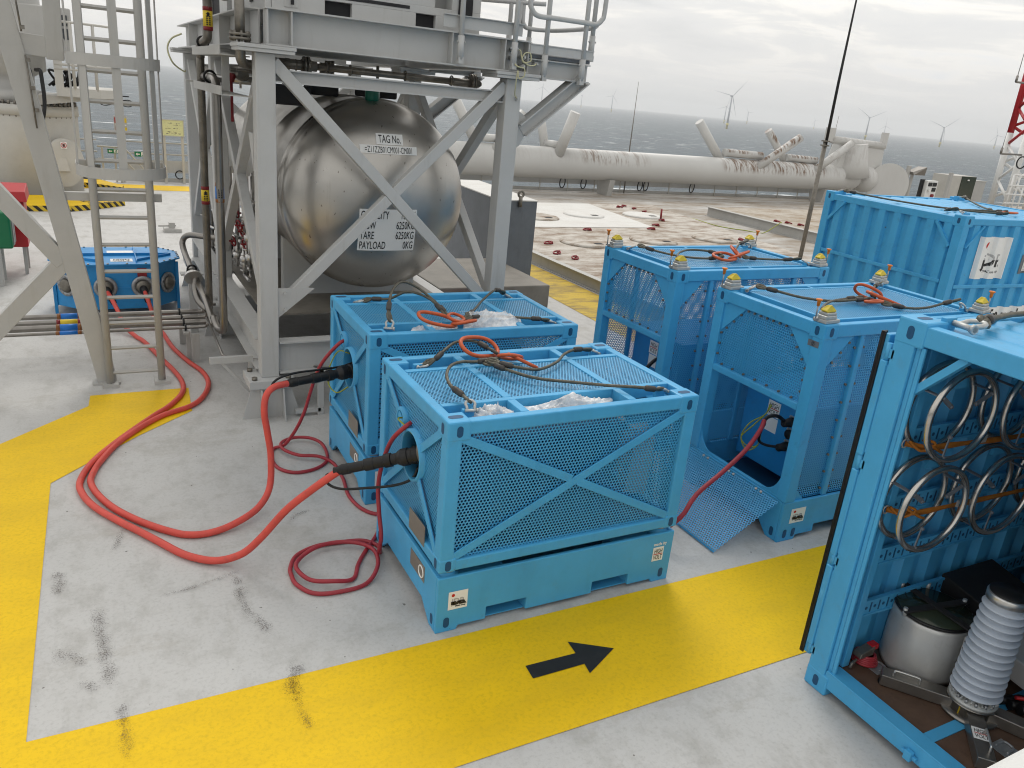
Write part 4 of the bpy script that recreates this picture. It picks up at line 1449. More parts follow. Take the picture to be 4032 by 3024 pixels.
# earthing wires at the right top corner
for pts in ([(4.02, 7.88, 3.85), (4.07, 7.86, 3.85), (4.09, 7.86, 3.79), (4.12, 7.86, 3.74), (4.2, 7.86, 3.76), (4.19, 7.86, 3.83), (4.13, 7.86, 3.83), (4.1, 7.86, 3.77), (4.17, 7.86, 3.72), (4.24, 7.86, 3.72), (4.31, 7.93, 3.74)],
            [(4.02, 7.88, 3.77), (4.0, 7.85, 3.73), (4.03, 7.8, 3.69), (4.1, 7.8, 3.68), (4.11, 7.8, 3.61), (4.05, 7.8, 3.58), (4.03, 7.8, 3.65), (4.03, 7.82, 3.52), (4.07, 7.9, 3.42), (4.12, 7.94, 3.38)]):
    m = MB()
    m.tube(sp(pts, 8), 0.007, 6)
    m.build('earth_wire', 'pale earth wire', t, world=True)
m = MB()
for p in ((4.02, 7.89, 3.85), (4.02, 7.89, 3.77), (4.12, 7.945, 3.38), (4.32, 7.95, 3.74), (4.13, 7.89, 3.79), (4.13, 7.89, 3.70)):
    m.cyl(V(p) + V((0, 0.1 if p[2] > 3.6 else 0.005, 0)), V(p) - V((0, 0.015, 0)), 0.022, 12)
    m.cyl(V(p) - V((0, 0.015, 0)), V(p) - V((0, 0.035, 0)), 0.012, 6)
build_each(m, 'earth_stud', 'zinc cast', t, world=True)
m = MB()
m.tube(sp([(1.36, 13.2, 3.82), (1.22, 13.2, 3.74), (1.16, 13.2, 3.6), (1.22, 13.2, 3.42), (1.38, 13.5, 3.32), (1.43, 13.6, 3.32)], 8), 0.012, 6)
m.build('earth_wire', 'pale earth wire', t, world=True)
# railing on the frame
tr_ = thing('frame_railing', 'grey tube handrail on top of the frame and its side walkway', 'railing', (4.4, 8.6, 3.6))
for x, y, z0 in ((3.40, 7.86, 3.68), (4.0, 7.86, 3.68), (4.39, 7.9, 3.60), (4.86, 7.9, 3.60), (4.62, 9.25, 3.85), (4.92, 9.3, 3.85), (5.0, 7.98, 3.85)):
    m = MB()
    m.tube([(x, y, z0 + 0.12), (x, y, 5.0)], 0.026, 10)
    m.tube([(x, y, z0 + 0.02), (x, y, z0 + 0.24)], 0.034, 10)
    m.build('post', G, tr_, world=True)
    m = MB()
    m.box(x - 0.027, x + 0.027, y - 0.03, y + 0.03, z0 - 0.02, z0 + 0.04)
    bolts(m, [(x - 0.045, y - 0.005, z0 + 0.18), (x + 0.035, y - 0.005, z0 + 0.18)], 0.01, 0.012, (1, 0, 0))
    m.build('socket', G, tr_, world=True)
for pts in ([(4.15, 7.88, 4.9), (4.15, 7.88, 4.36), (4.17, 7.88, 4.26), (4.25, 7.88, 4.2), (4.45, 7.88, 4.2), (4.8, 7.88, 4.2), (4.96, 7.88, 4.2), (5.03, 7.88, 4.25), (5.055, 7.88, 4.35), (5.06, 7.88, 4.9)],
            [(4.76, 9.2, 4.9), (4.76, 9.2, 4.32), (4.78, 9.2, 4.22), (4.86, 9.2, 4.18), (5.1, 9.0, 4.18), (5.08, 8.2, 4.18), (5.05, 8.0, 4.2)],
            [(4.74, 9.2, 4.9), (4.72, 9.2, 4.3), (4.68, 9.2, 4.2), (4.6, 9.2, 4.17), (4.3, 9.6, 4.17)],
            [(3.6, 9.8, 4.44), (4.3, 9.4, 4.44), (4.72, 9.2, 4.45), (5.0, 9.1, 4.46)]):
    m = MB()
    P = []
    for i in range(len(pts) - 1):
        P.append(V(pts[i]))
    P.append(V(pts[-1]))
    m.tube(sp(P, 4), 0.026, 10)
    m.build('rail', G, tr_, world=True)
for k, (x, r) in enumerate(((3.78, 0.03), (3.93, 0.014))):
    m = MB()
    m.tube([(x, 9.0, 3.95), (x, 9.0, 5.0)], r, 8)
    solo(m, 'red_pole', 'red paint', ('thick' if k == 0 else 'thin') + ' red pole on top of the frame behind the railing', 'pole')

# skid on top
t = thing('equipment_skid', 'grey equipment skid with fork pockets standing on top of the frame', 'equipment skid', (2.7, 10.5, 3.955))
m = MB()
for x0, x1 in ((1.62, 2.11), (2.37, 3.02), (3.23, 3.72)):
    m.box(x0, x1, 8.14, 8.3, 3.957, 4.09)
m.box(1.62, 3.72, 8.14, 8.3, 4.09, 4.16)
m.box(3.4, 3.72, 8.14, 8.3, 4.16, 4.95)
m.box(1.62, 3.22, 8.15, 8.28, 4.16, 4.95)
m.build('skid_frame', G, t, 0.004, world=True)
m = MB()
for x0, x1 in ((2.11, 2.37), (3.02, 3.23)):
    m.box(x0, x1, 8.2, 8.3, 3.957, 4.089)
m.box(3.47, 3.62, 8.12, 8.138, 4.1, 4.9)
m.box(2.05, 2.95, 8.135, 8.149, 4.115, 4.145)
build_each(m, 'opening_shade', 'dark gap', t, world=True)  # near-black blocks stand in for the shade inside the openings
m = MB()
m.prism([(0, 0), (0.13, 0), (0.13, 0.13), (0.02, 0.13), (0, 0.1)], (1.73, 8.13, 3.985), (1, 0, 0), (0, 0, 1), -0.02)
m.build('corner_plate', G, t, 0.01, world=True)
m = MB()
m.box(1.785, 1.815, 8.1, 8.109, 4.01, 4.1)
m.build('corner_hole', 'dark gap', t, world=True)
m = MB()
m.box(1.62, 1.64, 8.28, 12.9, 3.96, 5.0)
m.build('side_panel', 'dark gap', t, world=True)  # near-black sheet painted as the shade in the gaps between posts
for y0, y1 in ((8.15, 9.2), (9.5, 10.0), (10.35, 10.9), (11.9, 12.4)):
    m = MB()
    m.box(1.56, 1.618, y0, y1, 3.96, 5.0)
    m.build('side_door' if y0 < 8.2 else 'side_post', G, t, 0.004, world=True)
m = MB()
m.box(1.548, 1.558, 8.7, 8.85, 4.04, 4.3)
m.build('door_lock', 'dark gap', t, world=True)
m = MB()
m.box(1.7, 3.7, 8.4, 13.0, 3.957, 5.0)
m.build('skid_body', G, t, world=True)

# ================================================================ THE TANK
TC, TRAD, TY0, DP = V((2.89, 0, 2.185)), 1.045, 8.85, 0.5


def dome_y(x, z, off=0.004):
    q = ((x - TC.x) ** 2 + (z - TC.z) ** 2) / TRAD ** 2
    return TY0 - DP * math.sqrt(max(0, 1 - q)) - off


t = thing('storage_tank', 'stainless steel storage tank with domed end inside the grey frame', 'tank', (2.87, 11, 0.8))
m = MB()
prof = [(TRAD * math.cos(a), -DP * math.sin(a)) for a in [math.pi / 2 * (1 - i / 22) for i in range(23)]]
prof = [(max(r, 0.003), h) for r, h in prof]
prof += [(TRAD, 0.06), (TRAD + 0.016, 0.075), (TRAD + 0.02, 0.10), (TRAD + 0.004, 0.125), (TRAD - 0.004, 0.15), (TRAD + 0.004, 0.175), (TRAD + 0.02, 0.20), (TRAD + 0.014, 0.225), (TRAD, 0.24), (TRAD, 1.2), (TRAD + 0.012, 1.21), (TRAD + 0.012, 1.25), (TRAD, 1.26), (TRAD, 4.2)]
prof += [(TRAD * math.cos(a), 4.2 + DP * math.sin(a)) for a in [math.pi / 2 * i / 8 for i in range(1, 9)]]
m.lathe(prof, (TC.x, TY0, TC.z), (0, 1, 0), 72)
m.build('tank_shell', 'tank steel', t, world=True)
for y in (9.9, 12.0):
    m = MB()
    m.prism([(-0.85, 0.8), (0.85, 0.8), (0.85, 1.55), (0.6, 1.40), (0.3, 1.22), (0, 1.17), (-0.3, 1.22), (-0.6, 1.40), (-0.85, 1.55)], (TC.x, y, 0), (1, 0, 0), (0, 0, 1), 0.14)
    m.build('saddle', G, t, world=True)


def dome_plate(x0, x1, z0, z1, name):
    m = MB()
    nx, nz = 10, 6
    vs = []
    for off in (0.006, 0.0):
        for j in range(nz + 1):
            for i in range(nx + 1):
                x, z = x0 + (x1 - x0) * i / nx, z0 + (z1 - z0) * j / nz
                vs.append((x, dome_y(x, z, off), z))
    k = (nx + 1)
    fs = [(j * k + i, j * k + i + 1, (j + 1) * k + i + 1, (j + 1) * k + i) for j in range(nz) for i in range(nx)]
    m.add(vs, fs, True)
    return m.build(name, 'sticker white', t, world=True)


def dome_text(s, x, z, size, sx, align='LEFT', bold=0.012):
    def warp(p):
        return V((p.x, dome_y(p.x, p.z, 0.009), p.z))
    text(s, size, 'sticker black', t, (x, 8.3, z), (1, 0, 0), (0, 0, 1), sx, bold * size, align, warp=warp, world=True)


dome_plate(2.75, 3.05, 2.795, 2.905, 'tag_plate')
dome_plate(2.57, 3.21, 2.70, 2.785, 'tag_plate')
dome_plate(2.56, 3.215, 1.66, 2.125, 'capacity_plate')
dome_text('TAG No.', 2.9, 2.815, 0.11, 0.60, 'CENTER', 0.006)
dome_text('=Z11ZZB01CM001-CM001', 2.89, 2.712, 0.09, 0.525, 'CENTER', 0.0)
for k, (a, b) in enumerate((('CAPACITY', '1500H'), ('MGW', '6250KG'), ('TARE', '6250KG'), ('PAYLOAD', '0KG'))):
    z = 2.02 - k * 0.113
    dome_text(a, 2.575, z, 0.122, 0.54, 'LEFT', 0.006)
    dome_text(b, 3.2, z, 0.122, 0.54, 'RIGHT', 0.006)
m = MB()
m.box(1.65, 3.97, 8.9, 13.6, 0.82, 0.84)
m.build('drip_tray', 'dark floor plate', t, world=True)

# pipework round the tank
t = thing('header_pipe', 'brown steel header pipe with flanges under the top beam of the frame', 'pipe', (2.8, 8.35, 3.5))
m = MB()
m.tube([(1.66, 8.33, 3.50), (2.08, 8.33, 3.50)], 0.048, 14)
m.tube([(2.08, 8.33, 3.50), (3.72, 8.33, 3.49)], 0.033, 12)
m.tube([(3.5, 8.33, 3.49), (3.84, 8.33, 3.49)], 0.04, 12)
m.tube([(3.84, 8.33, 3.49), (3.87, 8.33, 3.49)], [0.04, 0.02], 12)
m.build('pipe', 'old steel', t, world=True)
for x in (1.95, 1.985, 3.74, 3.77):
    m = MB()
    m.cyl((x, 8.33, 3.5), (x + 0.022, 8.33, 3.5), 0.085, 20)
    bolts(m, [(x - 0.01, 8.33 + 0.068 * math.cos(a), 3.5 + 0.068 * math.sin(a)) for a in [k * math.pi / 4 for k in range(8)]], 0.011, 0.042, (1, 0, 0))
    m.build('flange', 'old steel', t, world=True)
m = MB()
for x in (1.88, 2.18, 2.42, 3.0, 3.52):
    m.tube([(x, 8.33, 3.46), (x, 8.33, 3.36)], 0.01, 6)
    m.torus((x, 8.33, 3.5), 0.045, 0.008, (1, 0, 0), 16, 6)
build_each(m, 'hanger', 'old steel', t, world=True)

random.seed(11)
t = thing('valve_manifold', 'cluster of small valves and pipes with red handles inside the frame, left of the tank', 'valves', (1.75, 12, 0.8))
m = MB()
for k in range(70):
    x, y = (random.uniform(1.55, 1.85), random.uniform(11.3, 13.6)) if k % 3 else (random.uniform(1.62, 1.8), random.uniform(9.9, 10.8))
    z = random.uniform(0.85, 1.75)
    m.tube([(x, y, z), (x, y, z + random.uniform(0.15, 0.6))], random.choice((0.012, 0.02, 0.03)), 8)
    m.tube([(x, y, z), (x + random.uniform(-0.1, 0.1), y + random.uniform(-0.4, 0.4), z)], random.choice((0.012, 0.02)), 8)
    if k % 3 == 0:
        m.lathe([(0.02, 0), (0.05, 0.02), (0.05, 0.08), (0.02, 0.1)], (x, y, z + 0.1), n=12)
m.tube([(1.62, 11.5, 0.9), (1.62, 13.3, 0.9)], 0.03, 10)
m.build('pipes', 'stainless', t, world=True)
for k in range(14):
    m = MB()
    x, y, z = 1.58 + random.uniform(0, 0.15), random.uniform(11.3, 13.2) if k % 3 else random.uniform(10, 10.7), random.uniform(0.95, 1.85)
    m.torus((x, y, z), 0.06, 0.012, (1, 0.3, 0.2), 18, 6)
    m.bar((x - 0.05, y, z), (x + 0.06, y, z), 0.02, 0.02)
    m.build('hand_wheel', 'rust red', t, world=True)
for k in range(2):
    m = MB()
    m.lathe([(0.0, 0.05), (0.045, 0.04), (0.04, 0), (0.0, 0)][::-1], (1.66 + 0.03 * k, 11.4 + 1.2 * k, 1.45 - 0.3 * k), n=12)
    m.build('yellow_cap', 'tape yellow', t, world=True)
m = MB()
for k in range(10):
    m.tube([(1.6, 11.3 + 0.2 * k, 0.82), (1.72, 11.3 + 0.2 * k, 1.1)], 0.008, 6)
    m.box(1.6, 1.68, 11.25 + 0.2 * k, 11.33 + 0.2 * k, 1.1, 1.2)
m.build('fittings', 'dark gap', t, world=True)
t = thing('relief_valve', 'steel relief valve column topped by a dark green ball', 'valve', (1.58, 12.5, 0.9))
m = MB()
m.lathe([(0.03, 0.9), (0.03, 1.6), (0.07, 1.62), (0.07, 1.66), (0.035, 1.68), (0.055, 1.85), (0.055, 2.15), (0.02, 2.2), (0.02, 2.36)], (1.57, 12.5, 0), n=16)
m.build('valve_body', 'stainless', t, world=True)
m = MB()
m.ball((1.57, 12.5, 2.40), 0.06)
m.build('ball_knob', 'green ball', t, world=True)
t = thing('pipe_cluster', 'dark pipes, pumps and cables crowded above the tank under the skid', 'pipes', (2.8, 10, 3.3))
m = MB()
for k in range(12):
    x, y = random.uniform(1.7, 3.8), random.uniform(9.2, 12.5)
    m.tube([(x, y, 3.28), (x, y, 3.6)], random.choice((0.02, 0.03, 0.045)), 8)
    m.tube([(x, y, 3.4), (x + random.uniform(-0.6, 0.6), y, 3.4)], 0.02, 8)
m.tube([(1.6, 9.6, 3.35), (1.6, 13, 3.35)], 0.06, 12)
m.tube([(1.7, 9.0, 3.42), (1.7, 12.5, 3.42)], 0.045, 12)
m.build('pipes', 'old steel', t, world=True)
m = MB()
m.box(1.75, 2.2, 9.0, 9.5, 3.1, 3.3)
m.box(2.25, 2.55, 9.2, 9.6, 3.22, 3.42)
m.box(2.9, 3.3, 9.4, 9.8, 3.24, 3.36)
build_each(m, 'pump_body', 'dark gap', t, 0.02, world=True)
m = MB()
m.lathe([(0.07, 3.2), (0.08, 3.25), (0.08, 3.36), (0.05, 3.4)], (2.82, 8.85, 0), n=16)
m.build('green_valve', 'green ball', t, world=True)
t = thing('isolation_valve', 'steel valve with a red hanging lever behind the left corner column', 'valve', (1.6, 9.9, 3.3))
m = MB()
m.tube([(1.3, 9.9, 3.3), (1.85, 9.75, 3.3)], 0.045, 12)
for x in (1.42, 1.46, 1.6):
    m.cyl((x, 9.87, 3.3), (x + 0.02, 9.865, 3.3), 0.09, 20)
m.build('valve_body', 'stainless', t, world=True)
m = MB()
m.bar((1.5, 9.8, 3.28), (1.5, 9.8, 2.85), 0.03, 0.015)
m.bar((1.5, 9.8, 3.28), (1.52, 9.78, 3.36), 0.05, 0.05)
m.build('lever', 'rust red', t, world=True)


# vertical pipes on the left of the frame
def taped(t, c, z0, z1, r, cols):
    zs = (z0, z0 + 0.04, z1 - 0.04, z1)
    for a, b, col in ((zs[0], zs[1], cols[0]), (zs[1], zs[2], cols[1]), (zs[2], zs[3], cols[0])):
        m = MB()
        m.cyl((c[0], c[1], a), (c[0], c[1], b), r, 20)
        m.build('tape_band', col, t, world=True)
    m = MB()
    m.prism([(-0.012, 0), (0.012, 0), (0.012, 0.02), (0.024, 0.02), (0, 0.045), (-0.024, 0.02), (-0.012, 0.02)], (c[0] - 0.002, c[1] - r - 0.002, zs[2] - 0.055), (1, 0, 0), (0, 0, 1), -0.002)
    for k in range(2):
        for q in range(5):
            m.box(c[0] - 0.022 + 0.026 * k, c[0] - 0.006 + 0.026 * k, c[1] - r - 0.003, c[1] - r + 0.002, zs[1] + 0.01 + q * 0.02, zs[1] + 0.022 + q * 0.02)
    m.build('flow_marking', 'sticker black', t, world=True)


PS = 'old steel'
t = thing('vertical_pipe', 'outer brown steel pipe with two yellow banded flow labels beside the frame', 'pipe', (1.22, 10.3, 0.3), 0, 'vertical pipes on the frame side')
m = MB()
m.tube(sp([(1.22, 10.45, 0.42), (1.22, 10.32, 0.44), (1.22, 10.25, 0.55), (1.22, 10.2, 0.8)], 6) + [V((1.22, 10.1, 3.4)), V((1.22, 10.06, 3.55))], 0.043, 14)
m.tube(sp([(1.22, 10.06, 3.5), (1.22, 10.0, 3.62), (1.22, 9.7, 3.66), (1.235, 9.56, 3.69), (1.24, 9.54, 3.8), (1.245, 9.52, 4.1), (1.245, 9.5, 4.7)], 6), 0.045, 14)
m.build('pipe', PS, t, world=True)
taped(t, (1.243, 9.53), 3.76, 3.99, 0.049, ('rust red', 'tape yellow'))
taped(t, (1.22, 10.15), 1.87, 2.08, 0.047, ('rust red', 'tape yellow'))
m = MB()
m.torus((1.22, 9.82, 3.65), 0.055, 0.014, (0, 1, 0), 20, 6)
m.build('pipe_clamp', 'black rubber', t, world=True)
t = thing('vertical_pipe', 'inner brown steel pipe with one blue banded label beside the frame', 'pipe', (1.24, 9.2, 0.5), 0, 'vertical pipes on the frame side')
m = MB()
m.tube(sp([(1.25, 10.3, 3.30), (1.25, 9.6, 3.30), (1.25, 9.26, 3.29), (1.25, 9.15, 3.22), (1.25, 9.13, 3.1)], 6) + [V((1.25, 9.22, 0.75))] + sp([(1.25, 9.24, 0.62), (1.25, 9.3, 0.55), (1.22, 9.5, 0.52), (1.2, 9.7, 0.6)], 5), 0.043, 14)
m.build('pipe', 'dull steel', t, world=True)
taped(t, (1.25, 9.175), 2.04, 2.25, 0.047, ('tape brown', 'tape blue'))
m = MB()
m.torus((1.25, 9.6, 3.31), 0.058, 0.014, (0, 1, 0), 20, 6)
m.build('pipe_clamp', 'black rubber', t, world=True)
t = thing('overhead_pipe', 'weathered steel pipe with bolted flange at the top left frame corner', 'pipe', (1.31, 8.0, 3.6))
m = MB()
m.tube([(1.32, 8.05, 3.68), (1.32, 8.05, 4.02)], 0.044, 14)
m.tube(sp([(1.32, 8.05, 4.0), (1.31, 8.1, 4.07), (1.29, 8.5, 4.1), (1.26, 9.4, 4.1)], 5), 0.046, 14)
m.tube(sp([(1.32, 8.05, 3.62), (1.33, 8.1, 3.5), (1.42, 8.35, 3.46), (1.6, 8.5, 3.46)], 5), 0.046, 14)
m.build('pipe', PS, t, world=True)
m = MB()
for z in (3.66, 3.695):
    m.cyl((1.32, 8.05, z), (1.32, 8.05, z + 0.022), 0.095, 22)
bolts(m, [(1.32 + 0.078 * math.cos(a), 8.05 + 0.078 * math.sin(a), 3.645) for a in [k * math.pi / 4 for k in range(8)]], 0.012, 0.09)
m.cyl((1.28, 8.6, 4.1), (1.28, 8.625, 4.1), 0.095, 22)
m.cyl((1.28, 8.64, 4.1), (1.28, 8.665, 4.1), 0.095, 22)
build_each(m, 'flange', PS, t, world=True)
t = thing('pipe_bracket', 'pale angle brackets carrying the vertical pipes off the frame', 'bracket', (1.3, 9.4, 3.2))
for z in (3.57, 3.22):
    m = MB()
    m.box(1.15, 1.16, 8.15, 10.2, z - 0.05, z + 0.03)
    m.box(1.16, 1.42, 8.16, 10.2, z - 0.05, z - 0.04)
    m.build('bracket', 'warm grey paint', t, world=True)
m = MB()
m.bar((1.28, 8.7, 3.2), (1.28, 8.7, 3.55), 0.07, 0.02)
m.bar((1.2, 11.5, 3.22), (1.42, 11.5, 3.22), 0.14, 0.02)
m.build('upright', 'warm grey paint', t, world=True)

# loop pipe low on the left
t = thing('loop_pipe', 'steel pipe looping low round the frame foot with a flanged tee', 'pipe', (1.1, 10.5, 0.4))
m = MB()
m.tube(sp([(1.75, 11.3, 1.22), (1.4, 11.5, 1.22), (1.18, 11.75, 1.2), (1.1, 11.85, 1.1), (1.1, 11.7, 0.98), (1.12, 11.0, 0.86), (1.16, 10.2, 0.72), (1.18, 9.9, 0.62), (1.2, 9.7, 0.5)], 6), 0.04, 12)
m.tube(sp([(1.12, 10.65, 0.86), (1.1, 10.55, 0.72), (1.12, 10.4, 0.62), (1.2, 10.2, 0.55)], 6), 0.045, 12)
m.build('pipe', 'dull steel', t, world=True)
m = MB()
for y in (10.62, 10.66):
    m.cyl((1.09, y, 0.86), (1.09, y + 0.02, 0.87), 0.11, 24)
m.cyl((1.26, 9.62, 0.62), (1.28, 9.62, 0.62), 0.1, 20)
m.cyl((1.3, 9.62, 0.62), (1.32, 9.62, 0.62), 0.1, 20)
build_each(m, 'flange', 'stainless', t, world=True)
m = MB()
m.torus((1.12, 11.05, 0.88), 0.055, 0.014, (0, 1, 0.2), 20, 6)
m.torus((1.4, 11.5, 1.22), 0.055, 0.014, (1, 0, 0), 20, 6)
m.build('pipe_clamp', 'black rubber', t, world=True)
m = MB()
m.bar((1.12, 11.1, 0), (1.12, 11.1, 0.82), 0.1, 0.08)
m.box(0.98, 1.26, 11.02, 11.18, 0.8, 0.82)
m.build('pipe_support', G, t, world=True)

# bundle of four pipes
for k, (y, r, l, bands) in enumerate(((10.62, 0.032, 'rearmost pipe of the four low horizontal pipes, blue band', ('tape brown', 'tape blue')),
                                      (10.36, 0.032, 'second low horizontal pipe, with the yellow and red band', ('rust red', 'tape yellow')),
                                      (10.14, 0.038, 'third low horizontal pipe, thickest, with blue and brown band', ('tape brown', 'tape blue')),
                                      (9.92, 0.019, 'frontmost and thinnest of the four low horizontal pipes', ('tape brown', 'tape blue')))):
    t = thing('horizontal_pipe', l, 'pipe', (0, y, 0.42), 0, 'low horizontal pipes behind the ladder')
    m = MB()
    if k < 3:
        m.tube([(-4, y, 0.42), (1.08, y, 0.42)] + sp([(1.12, y, 0.42), (1.19, y - 0.03, 0.43), (1.22, y - 0.1, 0.48)], 4), r, 12)
    else:
        m.tube([(-4, y, 0.42), (1.1, y, 0.42)] + sp([(1.14, y, 0.43), (1.16, y, 0.47), (1.16, y + 0.1, 0.5)], 4), r, 10)
    m.build('pipe', 'dull steel', t, world=True)
    for a, b, c in ((-0.47, -0.43, bands[0]), (-0.43, -0.25, bands[1]), (-0.25, -0.21, bands[0])):
        m = MB()
        m.cyl((a, y, 0.42), (b, y, 0.42), r + 0.003, 16)
        m.build('tape_band', c, t, world=True)
    m = MB()
    m.torus((0.9, y, 0.42), r + 0.012, 0.012, (1, 0, 0), 18, 6)
    m.build('pipe_clamp', 'black rubber', t, world=True)
t = thing('pipe_support', 'small grey channel stand carrying the low horizontal pipes', 'support', (1.0, 10.2, 0))
m = MB()
m.bar((0.9, 9.82, 0.37), (0.9, 10.72, 0.37), 0.06, 0.03)
m.bar((1.0, 9.85, 0), (1.0, 9.85, 0.36), 0.09, 0.05)
m.bar((0.93, 9.95, 0), (0.93, 9.95, 0.36), 0.05, 0.03)
m.bar((0.93, 10.6, 0), (0.93, 10.6, 0.36), 0.09, 0.05)
m.build('stand', 'warm grey paint', t, world=True)
m = MB()
m.tube([(1.16, 10.0, 0.5), (1.15, 8.78, 0.47)] + sp([(1.15, 8.72, 0.46), (1.17, 8.64, 0.455), (1.25, 8.6, 0.455)], 4) + [V((2.25, 8.6 - 0.75, 0.50))], 0.014, 8)
solo(m, 'thin_pipe', 'dull steel', 'thin bent steel pipe running past the foot of the front frame column', 'pipe')
t = thing('pipe_bracket', 'pale bracket with diagonal strut at the front frame foot', 'bracket', (1.2, 8.3, 0.4))
m = MB()
m.bar((0.98, 8.4, 0.5), (1.42, 8.4, 0.5), 0.05, 0.07)
m.bar((1.4, 8.4, 0.0), (1.4, 8.4, 0.48), 0.05, 0.06)
m.bar((1.1, 8.4, 0.47), (1.38, 8.4, 0.12), 0.012, 0.03)
m.build('bracket', G, t, world=True)
t = thing('pipe_bracket', 'pale bracket beside the foot holding the thin pipe end', 'bracket', (2.05, 7.9, 0.2))
m = MB()
m.bar((2.02, 7.86, 0), (2.02, 7.86, 0.5), 0.06, 0.05)
m.bar((1.98, 7.86, 0.49), (2.16, 7.86, 0.49), 0.05, 0.02)
m.bar((1.75, 7.86, 0.06), (2.02, 7.86, 0.06), 0.05, 0.04)
m.build('bracket', G, t, world=True)

# deck fitting beyond the frame
m = MB()
m.box(1.36, 1.7, 18.4, 18.75, 0, 0.08)
m.box(1.46, 1.58, 18.5, 18.62, 0.08, 0.2)
m.bar((1.25, 18.5, 0.13), (1.6, 18.55, 0.13), 0.03, 0.03)
solo(m, 'deck_fitting', 'warm grey paint', 'small grey deck fitting on the far deck left of the frame column', 'deck fitting')

# ================================================================ LADDER AND SUPPORT LEG
W_ = 'warm grey paint'
t = thing('caged_ladder', 'grey vertical ladder with safety cage hoops', 'ladder', (0.3, 9.22, 0))
for x in (0.035, 0.56):
    m = MB()
    m.cyl((x, 9.22, 0.03), (x, 9.22, 5.6), 0.04, 14)
    m.build('rail', W_, t, world=True)
    m = MB()
    m.box(x - 0.08, x + 0.08, 9.13, 9.31, 0, 0.035)
    m.build('foot_plate', W_, t, world=True)
for k in range(19):
    z = 0.15 + 0.284 * k
    m = MB()
    m.bar((0.06, 9.22, z), (0.535, 9.22, z), 0.03, 0.03, (0, 1, 1))
    m.build('rung', W_, t, world=True)
arc = [(-0.09, 9.25)] + [(0.305 - 0.395 * math.cos(a), 8.93 - 0.42 * math.sin(a)) for a in [math.pi * i / 24 for i in range(25)]] + [(0.70, 9.25)]
for z in (2.32, 3.32, 4.35):
    m = MB()
    vs = []
    for i, (x, y) in enumerate(arc):
        c = V((0.305, 8.93 if 0 < i < 26 else y, 0))
        d = (V((x, y, 0)) - c).normalized() * 0.008
        vs += [V((x, y, z)), V((x, y, z + 0.105)), V((x, y, z)) + d, V((x, y, z + 0.105)) + d]
    fs = []
    for i in range(len(arc) - 1):
        a, b = 4 * i, 4 * i + 4
        fs += [(a, b, b + 1, a + 1), (a + 2, a + 3, b + 3, b + 2), (a, a + 2, b + 2, b), (a + 1, b + 1, b + 3, a + 3)]
    m.add(vs, fs, False)
    m.box(-0.1, 0.0, 9.245, 9.26, z, z + 0.105)
    m.box(0.6, 0.71, 9.245, 9.26, z, z + 0.105)
    m.build('cage_hoop', W_, t, world=True)
for k, a in enumerate((0.16, 0.8, math.pi / 2, 2.5, 2.95)):
    x, y = 0.305 - 0.385 * math.cos(a), 8.93 - 0.41 * math.sin(a)
    u = V((math.sin(a), -math.cos(a), 0)) if k != 2 else V((1, 0, 0))
    m = MB()
    p, q = V((x, y, 2.33)), V((x, y, 5.6))
    m.bar(p, q, 0.008, 0.075, V((math.sin(a) * 0.94, -math.cos(a) * 0.98, 0)))
    m.build('cage_strap', W_, t, world=True)

t = thing('support_leg', 'sloping grey steel leg with two diagonal braces at the left edge', 'steel leg', (0, 9.3, 0))
m = MB()
m.bar((0.01, 9.36, 0.02), (-0.62, 9.36, 3.95), 0.19, 0.17, (0, 1, 0))
m.build('leg', W_, t, 0.006, world=True)
m = MB()
m.box(-0.14, 0.14, 9.25, 9.47, 0, 0.025)
m.build('foot_plate', W_, t, world=True)
m = MB()
m.bar((-0.3, 9.36, 1.36), (-1.6, 9.36, 3.15), 0.16, 0.15, (0, 1, 0))
m.build('brace', W_, t, 0.006, world=True)
m = MB()
m.bar((-0.27, 9.36, 1.4), (-1.6, 9.36, -0.02), 0.17, 0.143, (0, 1, 0))
m.build('brace', W_, t, 0.006, world=True)
m = MB()
m.bar((-0.54, 9.365, 3.46), (-0.103, 9.365, 3.44), 0.152, 0.19, (0, 0, 1))
m.build('beam', W_, t, 0.006, world=True)
m = MB()
m.hexa([(-0.26, 9.28, 3.335), (-0.11, 9.28, 3.335), (-0.11, 9.45, 3.335), (-0.26, 9.45, 3.335), (-0.235, 9.28, 4.6), (-0.09, 9.28, 4.6), (-0.09, 9.45, 4.6), (-0.235, 9.45, 4.6)])
m.build('post', W_, t, 0.006, world=True)
m = MB()
m.bar((-0.26, 9.33, 2.05), (0.68, 9.33, 2.05), 0.07, 0.085, (0, 0, 1))
m.build('ladder_bracket', W_, t, 0.004, world=True)
m = MB()
m.tube([(-0.475, 9.24, 4.1), (-0.44, 9.24, 3.56)], 0.009, 6)
m.tube([(-0.43, 9.24, 3.36), (-0.40, 9.24, 2.7)], 0.009, 6)
for z in (3.9, 3.58, 3.3, 3.05, 2.85):
    m.box(-0.475 + (4.1 - z) * 0.06, -0.44 + (4.1 - z) * 0.06, 9.22, 9.26, z, z + 0.035)
m.build('conduit', 'old steel', t, world=True)

